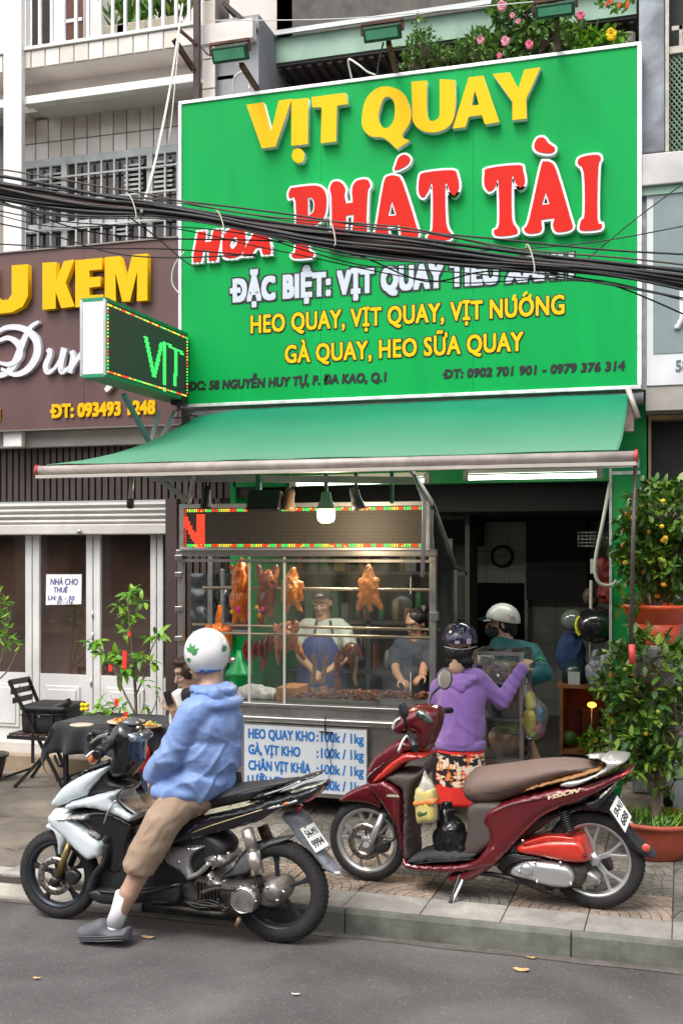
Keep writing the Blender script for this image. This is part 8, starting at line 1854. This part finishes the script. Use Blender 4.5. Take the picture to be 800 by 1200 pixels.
# sapling behind the table
YSp = 7.75; random.seed(12)
def X_(p): return PY(p[0], p[1], YSp + (p[2] if len(p) > 2 else 0))
t = thing('sapling', 'slender potted tree with big bright leaves and red envelopes behind the table', 'tree', (XA(160, YSp), YSp, PV))
br = [([(161, 905), (160, 860), (159, 815), (156, 770), (152, 730), (150, 700)], .017), ([(160, 840), (145, 810), (135, 785), (122, 768), (112, 755)], .009), ([(159, 815), (170, 790), (176, 765), (184, 748), (190, 742)], .009), ([(157, 790), (146, 775), (138, 772)], .007), ([(158, 800), (168, 785), (176, 776)], .007),
   ([(160, 850), (178, 835), (186, 812)], .006), ([(160, 860), (190, 850), (210, 828)], .005), ([(160, 855), (145, 845), (130, 815)], .005), ([(160, 860), (180, 862), (200, 852)], .005), ([(160, 865), (150, 850), (118, 815)], .004), ([(161, 850), (170, 820), (168, 800)], .005), ([(162, 866), (185, 868), (215, 858)], .004), ([(152, 730), (142, 722), (138, 715)], .005), ([(152, 725), (163, 715), (168, 705)], .005)]
for P, r in br:
 pts = smoothpath([X_((a, b, R(-.05, .05) if i else 0)) for i, (a, b) in enumerate(P)], 3); G().tube(pts, [r * (1 - .65 * i / (len(pts) - 1)) for i in range(len(pts))], 6).build('branch', bark, t)
g = G()
for (px, py, n, s_) in [(150, 698, 8, .10), (158, 690, 5, .08), (142, 712, 6, .09), (165, 706, 6, .09), (150, 722, 7, .10), (112, 752, 9, .11), (122, 765, 6, .11), (135, 775, 8, .13), (146, 784, 5, .13), (138, 768, 6, .10), (186, 744, 9, .10), (176, 750, 4, .08), (150, 740, 4, .09), (176, 777, 6, .10), (165, 772, 4, .10), (168, 800, 4, .08), (130, 835, 3, .07), (186, 812, 2, .07), (120, 830, 12, .10), (130, 842, 10, .10), (110, 840, 9, .09), (140, 828, 7, .09), (170, 830, 4, .07)]:
 for i in range(int(n * 1.6)): leaf(g, X_((px + R(-5, 5), py + R(-3, 3), R(-.06, .06))), Vector((R(-1, 1), R(-1, .3), R(-.7, .6))), Vector((0, -.4, 1)) + rv() * .4, s_ * R(.7, 1.2), s_ * .40, R(.1, .5))
o = g.build('leaves', lf_y, t, fix=False); o['kind'] = 'stuff'
for px, py, w2, h2 in ((146.5, 773, 6, 22), (152, 743, 4, 6), (137, 823, 5, 9), (130, 783, 5, 8), (148, 838, 5, 8)):
 P = X_((px, py, -.08)); G().bar(P + Vector((0, 0, h2 / 320)), P - Vector((.005, 0, h2 / 320)), w2 / 150, .004).build('red_envelope', M('red_paper', (.68, .04, .02), .5, var=.2, vs=30), t)
pot(XA(160, YSp), YSp, PV, .2, .26, t, M('dark_pot', (.05, .04, .035), .5))
for i in range(4):
 c = X_((97 + (i % 2) * 5, 826 + (i // 2) * 5, -.1)); G().ball(c, (.022, .02, .018), 8, 6).build('yellow_flower', M('flower_yellow', (.72, .52, .01), .6), t)
# plant at the left edge
random.seed(5); YE_ = 7.9
t = thing('potted_plant', 'thin leafy plant cut off by the left edge of the picture', 'plant', (XA(-8, YE_), YE_, PV))
g = G(); 
for P in ([(-15, 860), (-5, 800), (5, 760), (8, 720)], [(-5, 800), (10, 785), (20, 765)], [(-10, 830), (-4, 760), (0, 710)]):
 G().tube(smoothpath([PY(a, b, YE_) for a, b in P], 4), .006, 6).build('stem', bark, t)
for i in range(110):
 px, py = random.choice([(5, 720), (8, 735), (12, 755), (2, 705), (-5, 740), (10, 745), (-8, 720)]); leaf(g, PY(px + R(-8, 7), py + R(-12, 12), YE_ + R(-.1, .1)), Vector((R(-1, 1), R(-1, 1), R(-.3, 1))), rv(), R(.05, .10), .02, .3)
o = g.build('leaves', lf_y, t, fix=False); o['kind'] = 'stuff'; pot(XA(-14, YE_), YE_, PV, .16, .22, t, M('dark_pot'))
# roses and shrubs behind the top of the sign
random.seed(23); YRo = 8.45
pinkm = [M('rose_pink', (.72, .17, .27), .6, var=.15, vs=40), M('rose_pale', (.75, .33, .40), .6, var=.15, vs=40)]
def rose(t, px, py, r, mats, Y=8.3):
 c = PY(px, py, Y); g = G()
 for i in range(16):
  a = i * 2.4; rr = r * (.25 + .055 * i); d = Vector((cos(a), -.5 + .04 * i, sin(a))).normalized(); p = c + d * rr * .5
  m = d.to_track_quat('Z', 'Y').to_matrix(); g.ball(p, (rr * .55, rr * .55, rr * .16), 7, 4, m)
 g.build('flower', random.choice(mats), t)
zbox = zl(600, 90, YRo)
pb_ = thing('planter', 'long dark planter trough hidden behind the top edge of the green sign', 'planter', (XA(600, YRo), YRo, 5.25)); G().box((XA(470, YRo), YRo - .12, 5.1), (XA(735, YRo), YRo + .15, 5.5)).build('trough', M('dark_pot'), pb_); G().box((XA(470, YRo), YRo - .1, 5.5), (XA(735, YRo), YRo + .13, 5.51)).build('soil', soil, pb_)
t, tips = bush('shrub', 'feathery light green shrub above the middle of the sign, no flowers', 'plant', PY(495, 92, YRo), [E(495, 58, YRo, .16, .15, .13), E(520, 68, YRo, .12, .12, .09), E(482, 74, YRo, .10, .1, .08), E(492, 36, YRo, .06, .06, .08)], 170, .045, lf_r, fork=PY(497, 90, YRo), per=6)
t, tips = bush('rose_bush', 'rose bush with three pink flowers above the sign, left of the tall one', 'rose bush', PY(570, 88, YRo), [E(565, 58, YRo, .2, .15, .13), E(590, 62, YRo, .16, .15, .12)], 210, .06, lf_r, fork=PY(572, 86, YRo), per=5)
for a, b, r in ((563, 47, .045), (592, 48, .05), (620, 52, .045), (585, 65, .03)): rose(t, a, b, r, pinkm)
t, tips = bush('rose_bush', 'tall rose bush reaching above the right floodlight', 'rose bush', PY(620, 86, YRo), [E(615, 28, YRo, .2, .15, .2), E(590, 12, YRo, .1, .1, .12), E(640, 45, YRo, .2, .15, .13), E(668, 42, YRo, .13, .12, .12), E(625, 5, YRo, .15, .1, .12)], 300, .075, lf_r, fork=PY(625, 84, YRo), per=5)
for a, b, r in ((588, 7, .055), (680, 18, .045), (600, 18, .03), (607, 25, .03)): rose(t, a, b, r, pinkm)
t, tips = bush('flowering_shrub', 'low shrub with one yellow bloom at the right end above the sign', 'plant', PY(705, 76, YRo), [E(705, 52, YRo, .16, .12, .1), E(725, 60, YRo, .08, .1, .07), E(690, 62, YRo, .13, .1, .08)], 130, .075, lf_y, fork=PY(705, 78, YRo), per=5)
rose(t, 716, 40, .06, [M('flower_yellow')])
t, tips = bush('hanging_flowers', 'spray of orange blossoms hanging at the very top right', 'plant', PY(722, -10, 8.4), [E(722, 0, 8.4, .15, .1, .06)], 30, .05, lf_y, twigs=False)
for i in range(12): rose(t, 708 + R(0, 28), R(0, 10), .018, [M('blossom_orange', (.7, .15, .05), .6)])
# balcony plants
random.seed(9); Yb2 = YB + .35
for (px, lab, sp_, cnt, L2, mt3) in ((145, 'leafy green pot plant on the balcony, left of the others', .12, 60, .2, lf_k), (165, 'bright bushy pot plant in the middle of the balcony', .10, 90, .09, lf_y), (200, 'spiky leaved pot plant at the right of the balcony', .16, 60, .30, lf_k)):
 t = thing('balcony_plant', lab, 'plant', (XA(px, Yb2), Yb2, zt), 'plants on the balcony'); g = G(); c = Vector((XA(px, Yb2), Yb2, zt + .22))
 for i in range(cnt): leaf(g, c + Vector((R(-sp_, sp_), R(-.08, .08), R(-.02, .15))), Vector((R(-.8, .8), R(-.8, .8), 1)), rv(), L2 * R(.6, 1.2), L2 * .16 if L2 > .1 else .04, R(0, .6))
 o = g.build('leaves', mt3, t, fix=False); o['kind'] = 'stuff'
 G().box((XA(px - 22, Yb2) , Yb2 - .12, zt + .01), (XA(px + 14, Yb2), Yb2 + .12, zt + .22)).build('planter', M('cream_planter', (.42, .38, .28), .9, var=.15, stain=.2), t, bevel=.02)
# ================================================================ table, chair and what is on them
YTb2 = 7.55
tb = thing('table', 'small table hidden under a black cloth', 'table', (XA(140, YTb2), YTb2, PV))
z0t = .735; xa, xb = XA(88, YTb2), XA(218, YTb2)
G().box((xa, YTb2 - .28, z0t - .03), (xb, YTb2 + .3, z0t)).build('table_top', M('table_wood', (.07, .045, .03), .6, var=.2), tb)
for a in (xa + .06, xb - .06):
 for b in (YTb2 - .23, YTb2 + .25): G().bar((a, b, PV), (a, b, z0t - .03), .03, .03).build('leg', mt_bk, tb)
cl = G(); n, m = 70, 34; vs = []
blkcl = M('black_tablecloth', (.010, .011, .015), .75, sheen=.15, var=.3, vs=8, bump=.15, bs=200)
for j in range(m + 1):
 for i in range(n + 1):
  u = -1.22 + 2.44 * i / n; v = -1.45 + 2.7 * j / m; x = (xa + xb) / 2; hx = (xb - xa) / 2; hy = .29; y = YTb2 + .01
  ox = max(0, abs(u) - 1) * hx * 1.6; oy = max(0, abs(v) - 1) * hy * 1.7; dr = ox + oy; fl = .05 * dr / .2
  px_ = x + max(-1, min(1, u)) * hx + (u > 1) * (.012 + fl * (.5 + .5 * sin(v * 9))) - (u < -1) * (.012 + fl * (.6 + .6 * sin(v * 9)))
  py_ = y + max(-1, min(1, v)) * hy - (v < -1) * (.012 + fl * (.6 + .6 * sin(u * 16))) + (v > 1) * .012
  vs.append((px_, py_, z0t + .006 - dr + (.003 * noise.noise(Vector((u * 4, v * 4, 0))))))
cl.add(vs, [(j * (n + 1) + i, j * (n + 1) + i + 1, (j + 1) * (n + 1) + i + 1, (j + 1) * (n + 1) + i) for j in range(m) for i in range(n)], True)
o = cl.build('tablecloth', blkcl, fix=False); tag(o, 'black cloth draped over the small pavement table', 'tablecloth'); s_ = o.modifiers.new('s', 'SOLIDIFY'); s_.thickness = .003
def dish(px, py, r, lab, kind, y=YTb2):
 c = PZ(px, py, z0t + .012); t = thing('plate', lab, 'plate', tuple(c), 'dishes on the black table'); G().lathe([(0, 0), (r * .6, .002), (r, .016), (r, .020), (r * .6, .008), (0, .007)], c, 'Z', 28).build('dish', M('plate_cream', (.55, .47, .36) if kind != 'w' else (.62, .62, .60), .35), t)
 if kind != 'w':
  random.seed(int(px)); 
  for col, nm, nn in (((.62, .17, .03), 'orange_food', 14), ((.10, .25, .03), 'green_herb', 9), ((.6, .42, .1), 'yellow_food', 7)):
   g = G()
   for i in range(nn): a = R(0, 6.3); q = R(0, r * .62); g.ball(c + Vector((q * cos(a), q * sin(a), .015 + R(0, .03) * (1 - q / r))), (R(.010, .02), R(.01, .02), R(.008, .015)), 6, 4)
   o = g.build(nm, M(nm, col, .45, coat=.3), t, fix=False); o['kind'] = 'stuff'
dish(148, 848, .14, 'tan dish piled with orange food and herbs on the black table', 'f'); dish(176, 853, .085, 'small white plate of noodles and herbs nearest the phone', 'f'); dish(96, 852, .085, 'empty white saucer at the left end of the black table', 'w')
YC1 = 7.9
ch = thing('folding_chair', 'dark folding chair with slatted back holding a black bag', 'chair', (XA(45, YC1), YC1, PV)); cw = M('chair_wood', (.045, .026, .02), .5, var=.25, vs=14, stretch=(1, 1, 5)); cs = M('chair_steel', (.02, .018, .018), .5, .5)
zs_ = zl(50, 858, YC1); 
def Q(px, py, dy): return PY(px, py, YC1 + dy)
bl = [Q(12, 797, -.2), Q(33, 795, .22)]
for k in range(3):
 f = k / 3 * .72; a0, b0 = Q(12, 796 + k * 10.5, -.18), Q(36, 795 + k * 10.2, .2)
 a0 = Vector((XA(11 + k * 2.2, YC1 - .18), YC1 - .18, zl(12, 800 + k * 10.5, YC1 - .18))); b0 = Vector((XA(34 + k * 2.2, YC1 + .2), YC1 + .2, zl(34, 796 + k * 10, YC1 + .2)))
 G().bar(a0, b0, .012, .048).build('back_slat', cw, ch, bevel=.004)
for dy, xt, yt, xf, yf in ((-.18, 11, 798, 76, 918), (.2, 33, 793, 82, 903)):
 G().bar(Vector((XA(xt, YC1 + dy), YC1 + dy, zl(xt, yt, YC1 + dy))), Vector((XA(xf, YC1 + dy), YC1 + dy, PV)), .022, .022).build('leg', cs, ch)
for dy, xt, xf, yf in ((-.18, 72, 17, 912), (.2, 76, 37, 900)):
 G().bar(Vector((XA(xt, YC1 + dy), YC1 + dy, zs_)), Vector((XA(xf, YC1 + dy), YC1 + dy, PV)), .022, .022).build('leg', cs, ch)
for xf in (18, 78): G().bar((XA(xf + 3, YC1), YC1 - .18, PV + .08), (XA(xf + 3, YC1), YC1 + .2, PV + .08), .016, .016).build('stretcher', cs, ch)
for k in range(6): x = XA(27, YC1) + k * .057; G().box((x, YC1 - .2, zs_), (x + .045, YC1 + .22, zs_ + .015)).build('seat_slat', cw, ch, bevel=.003)
G().box((XA(27, YC1) - .01, YC1 - .21, zs_ - .03), (XA(78, YC1), YC1 - .19, zs_ - .002)).build('seat_rail', cs, ch)
cool = M('black_nylon', (.014, .014, .016), .6, var=.3, vs=20, bump=.3, bs=120)
bg_ = thing('black_bag', 'square black insulated bag lying on the folding chair', 'bag', (XA(55, YC1), YC1, zs_))
P = [Q(28, 857, -.12), Q(78, 857, -.12)]; xa, xb = P[0].x, P[1].x
bb_ = G(); n = 10; secs = []
for k, (z, e) in enumerate(((0, -.01), (.012, 0), (.10, .004), (.185, .002), (.19, .012), (.215, .012), (.225, -.004))):
 x0, x1, y0, y1 = xa - e, xb + e, YC1 - .16 - e, YC1 + .18 + e; r_ = .03; ring = []
 for (cx_, cy_, a0) in ((x1 - r_, y1 - r_, 0), (x0 + r_, y1 - r_, 90), (x0 + r_, y0 + r_, 180), (x1 - r_, y0 + r_, 270)):
  for q in (0, 30, 60, 90): a = radians(a0 + q); ring.append(Vector((cx_ + r_ * cos(a), cy_ + r_ * sin(a), zs_ + .016 + z + (.012 * noise.noise(Vector((cx_ * 5, cy_ * 5, z))) if k > 1 else 0))))
 secs.append(ring)
loft(bb_, secs); o = bb_.build('bag_body', cool, bg_)
G().tube([Vector((xa, YC1 - .165, zs_ + .16)), Vector((xb, YC1 - .165, zs_ + .175))], .006, 5).build('piping', mt_bk, bg_)
for x in (xa + .12, xb - .1): G().bar((x, YC1 - .175, zs_ + .18), (x, YC1 - .175, zs_ - .22 if x < xa + .2 else zs_ + .02), .028, .006, up=(0, 1, 0)).build('strap', mt_bk, bg_)
G().tube(smoothpath([Vector((xa - .01, YC1, zs_ + .15)), Vector((xa - .05, YC1 - .05, zs_ + .05)), Vector((xa + .02, YC1 - .1, zs_ + .02))], 5), .010, 5).build('strap', mt_bk, bg_)
G().tube(smoothpath([Vector((xb, YC1 - .1, zs_ + .15)), Vector((xb + .02, YC1 - .12, zs_ - .05)), Vector((xb - .05, YC1 - .12, zs_ - .24)), Vector((xb - .12, YC1 - .1, zs_ - .16))], 5), .012, 5).build('strap', mt_bk, bg_)
um = thing('umbrella', 'rolled umbrella lying on top of the black bag', 'umbrella', tuple(Q(60, 830, -.1)))
G().tube([Q(44, 842, -.12), Q(54, 835, -.12), Q(82, 822, -.12)], [.018, .032, .028], 12).build('folded_canopy', cool, um); G().tube([Q(40, 843, -.13), Q(49, 838, -.14)], [.026, .026], 12).build('silver_end', M('silver_wrap', (.5, .5, .5), .25, .8, var=.5, vs=40), um)
blob('bag_lid', [('e', Q(52, 831, 0), (.13, .14, .05))], cool, bg_, vox=.010, sm=2, wr=folds(.006, (14, 14, 14), 6))
# ================================================================ glass bun case beside the woman in purple
YG1, YG2 = 7.32, 7.72
gx0, gx1 = XA(556, YG1), XA(611, YG1); gz1, gz0 = zl(590, 766, YG1), zl(590, 893, YG1)
gc = thing('bun_case', 'small glass display case of buns and bags beside the cart', 'display case', ((gx0 + gx1) / 2, YG1, PV))
for x in (gx0, gx1):
 for y in (YG1, YG2): G().bar((x, y, PV), (x, y, gz1), .028, .028).build('post', ss, gc)
for z in (gz0, gz1):
 for y in (YG1, YG2): G().bar((gx0 + .015, y, z), (gx1 - .015, y, z), .024, .024).build('rail', ss, gc)
 for x in (gx0, gx1): G().bar((x, YG1 + .015, z), (x, YG2 - .015, z), .024, .024).build('rail', ss, gc)
for z in (zl(590, 845, YG1), gz0 + .012): G().box((gx0 + .014, YG1 + .014, z), (gx1 - .014, YG2 - .014, z + .012)).build('shelf', ss2, gc)
cgm = glassmat('case_glass', (.93, .96, .96), .06)
G().box((gx0 + .015, YG1 - .002, gz0 + .014), (gx1 - .015, YG1 + .002, gz1 - .014)).build('front_glass', cgm, gc); G().box((gx1 - .002, YG1 + .015, gz0 + .014), (gx1 + .002, YG2 - .015, gz1 - .014)).build('side_glass', cgm, gc)
G().box((gx0 + .014, YG1 + .014, gz1 + .012), (gx1 + .013, YG2 - .014, gz1 + .016)).build('top_glass', cgm, gc)
bunm = M('bun_orange', (.55, .24, .07), .5, var=.2, vs=30); film = glassmat('clear_plastic', (.86, .88, .88), .35)
zt1 = zl(592, 800, YG1 + .1) + .012; G().box((gx0 + .014, YG1 + .014, zt1 - .014), (gx1 - .014, YG2 - .014, zt1 - .002)).build('shelf', ss2, gc); random.seed(2)
bb = thing('bun_bag', 'clear bag of round golden buns in the top of the glass case', 'bag of buns', (XA(592, YG1 + .15), YG1 + .15, zt1))
for i in range(13): G().ball((XA(591, YG1 + .15) + R(-.07, .09), YG1 + .13 + R(-.07, .09), zt1 + .028 + (i % 3) * .034), (.03, .03, .026), 12, 8).build('bun', bunm, bb)
blob('bag_film', [('e', (XA(592, YG1 + .15), YG1 + .13, zt1 + .065), (.13, .12, .07))], film, bb, vox=.012, sm=1, wr=folds(.010, (16, 16, 12), 3))
t = tag(blob('white_bag', [('e', PY(566, 772, YG1 + .2), (.08, .08, .045))], M('cloudy_plastic'), vox=.011, sm=1, wr=folds(.008, (16, 16, 16), 7)), 'pale cloudy plastic bag on the glass case behind the purple shoulder', 'bag')
zs2 = zl(590, 845, YG1) + .014
for px, lab, col, dz in ((583, 'dark bag of goods on the upper shelf of the glass case', (.09, .10, .10), .09), (603, 'bag of brown rolls on the upper shelf of the glass case', (.35, .15, .07), .08)):
 tag(blob('goods_bag', [('e', Vector((XA(px, YG1 + .15), YG1 + .15, zs2 + dz)), (.075 if px < 590 else .05, .1, dz + .01)), ('e', Vector((XA(px, YG1 + .15), YG1 + .15, zs2 + dz * 2)), (.05, .06, .05))], M('goods_%d' % px, col, .3, var=.3, vs=20, coat=.4), vox=.010, sm=1, wr=folds(.008, (18, 18, 14), px)), lab, 'bag')
g = G(); random.seed(6)
for i in range(26): leaf(g, Vector((XA(575, YG1 + .1) + R(0, .06), YG1 + .05 + R(0, .15), zl(590, 858, YG1 + .05) + R(0, .05))), Vector((1, R(-.2, .2), R(-.15, .1))), Vector((0, -.5, 1)), R(.12, .19), .025, .2)
tag(g.build('bundle_of_leaves', M('leaf_wrap', (.34, .42, .10), .5, var=.2, vs=30), fix=False), 'bundle of yellow green leaves on the lower shelf of the glass case', 'vegetables')
zs3 = gz0 + .026; c = Vector((XA(592, YG1 + .15), YG1 + .15, zs3 + .10))
tag(blob('bread_bag', [('e', c, (.12, .10, .10)), (c + Vector((.02, 0, .05)), c + Vector((.06, 0, .13)), .06, .03)], M('bread_brown', (.42, .24, .13), .35, var=.3, vs=16, coat=.5, stretch=(3, 1, 1)), vox=.010, sm=1, wr=folds(.009, (22, 10, 8), 4)), 'clear bag of brown bread at the bottom of the glass case', 'bag of bread')
# bag hanging from the case
YH = YG1 - .03; hb_ = thing('hanging_bag', 'clear plastic bag with yellow, pink and blue goods hanging from the glass case', 'bag', tuple(PY(624, 868, YH)))
for (px, py, rx, rz, col, nm) in ((620, 845, .048, .085, (.68, .58, .03), 'yellow_goods'), (621, 822, .036, .07, (.68, .58, .03), 'yellow_goods'), (633, 838, .03, .05, (.04, .20, .38), 'blue_goods'), (632, 856, .032, .045, (.68, .12, .30), 'pink_goods'), (626, 862, .03, .03, (.4, .6, .05), 'green_goods')):
 blob(nm, [('e', PY(px, py, YH + .03), (rx, .045, rz))], M(nm, col, .4, var=.15, vs=20, coat=.5), hb_, vox=.009, sm=1, wr=folds(.006, (18, 18, 18), px))
g = G(); D2 = crom([(PY(*p, YH).x, PY(*p, YH).z) for p in ((613, 800), (617, 796), (626, 815), (640, 829), (640, 850), (634, 864), (617, 869), (611, 855), (611, 825))], 4)
puff(g, [(p.x, p.y) for p in D2], .075, .08, lambda a, t_, c_: Vector((a, YH + .03 + t_, c_)), .02, raw=True, relief=lambda a, b: .008 * noise.noise(Vector((a * 40, b * 14, 0)))); g.build('bag_film', film, hb_, fix=False)
G().tube([PY(612, 800, YH), PY(615, 792, YG1), PY(617, 800, YH)], .005, 5).build('bag_handle', M('cloudy_plastic'), hb_)
# ================================================================ inside the shop, right
YA1 = 8.75
al = thing('wooden_altar', 'open wooden box altar with small red lamp on the shop floor', 'altar', (XA(690, YA1), YA1, PV)); wd = M('altar_wood', (.20, .085, .035), .5, var=.3, vs=10, stretch=(1, 1, 5))
ax0, ax1, az0, az1 = XA(655, YA1), XA(733, YA1), zl(690, 885, YA1), zl(690, 803, YA1)
for a, b in (((ax0, az0), (ax1, az0 + .03)), ((ax0 - .02, az1 - .03), (ax1 + .02, az1)), ((ax0, az0 + .031), (ax0 + .025, az1 - .031)), ((ax1 - .025, az0 + .031), (ax1, az1 - .031))): G().box((a[0], YA1, a[1]), (b[0], YA1 + .4, b[1])).build('board', wd, al)
G().box((ax0 + .026, YA1 + .37, az0 + .031), (ax1 - .026, YA1 + .39, az1 - .031)).build('back_board', M('altar_back', (.22, .04, .02), .5, var=.5, vs=20), al); G().box((ax0 + .02, YA1 + .03, PV + .05), (ax1 - .02, YA1 + .38, az0 - .002)).build('base', dk, al)
c = PY(693, 826, YA1 + .1); lp = thing('altar_lamp', 'small glowing orange lamp inside the wooden altar', 'lamp', tuple(c)); G().ball(c, (.035, .03, .022), 14, 8).build('flame', M('lamp_orange', (1, .35, .03), .4, emit=3), lp); G().tube([c - Vector((0, 0, .02)), Vector((c.x, c.y, az0 + .03))], .008, 6).build('stand', M('brass', (.3, .2, .08), .4, .8), lp)
c = PY(691, 848, YA1 + .25); G().box((c.x - .07, c.y, c.z - .1), (c.x + .07, c.y + .03, c.z + .12)).build('ornate_panel', M('panel_carved', (.14, .05, .03), .5, var=.6, vs=60, bump=1, bs=70), al, bevel=.01)
tag(G().ball(PY(666, 865, YA1 + .12), (.065, .06, .06), 16, 10).build('green_fruit', M('pomelo_green', (.06, .14, .03), .5, var=.15, vs=20, bump=.3, bs=80)), 'large green pomelo at the left inside the wooden altar', 'fruit')
random.seed(3); t, tips = bush('offering_flowers', 'small bunch of leaves and yellow flowers at the altar front', 'flowers', PY(695, 880, YA1), [E(695, 868, YA1 - .02, .10, .05, .06)], 40, .05, lf_y, twigs=False); rose(t, 697, 867, .03, [M('flower_yellow')], YA1 - .1); rose(t, 690, 872, .02, [M('flower_yellow')], YA1 - .1)
wr_ = thing('water_jug', 'blue green plastic container with a white paper on the altar top', 'container', tuple(PY(672, 803, YA1 + .1))); c = PY(674, 790, YA1 + .15)
G().lathe([(0, .16), (.05, .16), (.1, .12), (.11, 0), (0, 0)], Vector((c.x, c.y, az1)), 'Z', 20).build('jug_body', M('jug_teal', (.01, .03, .028), .3, var=.2), wr_); c = PY(672, 797, YA1 + .02); G().box((c.x - .045, c.y - .004, c.z - .065), (c.x + .045, c.y, c.z + .065)).build('paper', M('paper_grey', (.36, .38, .36), .7), wr_)
c = PY(703, 790, YA1 - .05); tag(blob('white_plastic_bag', [('e', c, (.12, .07, .12)), ('e', c + Vector((.06, 0, .09)), (.07, .05, .07)), ('e', c + Vector((-.03, 0, .13)), (.04, .04, .06))], M('film_white', (.17, .175, .20), .35, var=.15, vs=12), vox=.011, sm=1, wr=folds(.014, (14, 14, 12), 8)), 'pale crumpled plastic bag hanging above the wooden altar', 'bag')
c = PY(699, 733, YA1); t = thing('motorcycle_helmet', 'black helmet with yellow stripe hanging inside the shop entrance', 'helmet', tuple(c))
G().ball(c, (.165, .15, .14), 28, 18).build('helmet_shell', M('helmet_black', (.012, .012, .014), .2, coat=.8), t)
g = G(); 
for i in range(9): a0 = -.55 + i * .13; g.ball(c + Vector((-.150 * cos(a0) - .0, -.06, .128 * sin(a0) )), (.015, .035, .016), 8, 6)
g.build('yellow_stripe', M('stripe_yellow', (.55, .55, .03), .4), t)
tag(G().ball(PY(671, 727, YA1 + .2), (.10, .08, .09), 20, 12).build('round_helmet', M('pale_glass', (.10, .13, .11), .15, coat=.8)), 'pale glossy round helmet behind the black and yellow one', 'helmet')  # a pale helmet that gives no light, not a lamp
c = PY(668, 765, YA1 + .25); tag(blob('blue_cloth', [('e', c, (.12, .06, .17)), ('e', c + Vector((.03, 0, -.12)), (.10, .06, .10))], M('cloth_blue', (.01, .03, .09), .85), vox=.012, sm=2, wr=folds(.01, (14, 14, 5), 3)), 'dark blue cloth hanging below the pale helmet', 'cloth')
g = G(); P = smoothpath([PY(714, 566, 8.3), PY(706, 610, 8.3), PY(698, 650, 8.3), PY(697, 672, 8.3), PY(703, 684, 8.3), PY(716, 686, 8.3), PY(722, 680, 8.3)], 5); tag(g.tube(P, .013, 8).build('hanging_hose', M('hose_grey', (.30, .32, .27), .6)), 'grey green hose hanging down at the right side of the entrance', 'hose')
rk = thing('wire_rack', 'thin wire rack hung high in the entrance beside the hose', 'rack', tuple(PY(695, 640, 9.2)))
for k in range(5): G().tube([PY(676, 624 + k * 4, 9.2), PY(716, 624 + k * 4, 9.2)], .004, 5).build('rack_wire', ss2, rk)
for k in range(9): G().tube([PY(677 + k * 4.8, 622, 9.21), PY(677 + k * 4.8, 641, 9.21)], .003, 5).build('rack_wire', ss2, rk)
for (px, py, r, col, lab) in ((706, 668, .10, (.34, .03, .02), 'dark red paper ornament hanging by the hose'), (709, 693, .09, (.42, .04, .03), 'red cloth bundle under the red paper ornament'), (690, 700, .07, (.10, .07, .03), 'brown bundle hanging left of the red cloth')):
 c = PY(px, py, YA1 + .1); tag(blob('hanging_bundle', [('e', c, (r * .7, .05, r)), ('e', c + Vector((.03, 0, -r * .5)), (r * .5, .05, r * .6))], M('bundle_%d' % px, tuple(v * .45 for v in col), .6, var=.3, vs=20), vox=.011, sm=1, wr=folds(.012, (18, 18, 12), px)), lab, 'ornament')
tag(G().bar(PY(695, 672, YA1), PY(695, 655, YA1), .05, .01).build('white_card', M('paper_grey')), 'small white card beside the hanging hose', 'card')
tag(G().tube([PY(692, 680, YA1 + .02), PY(691, 803, YA1 + .02)], .012, 8).build('thin_pole', M('pole_pale', (.35, .33, .30), .5)), 'thin pale pole standing beside the black helmet', 'pole')
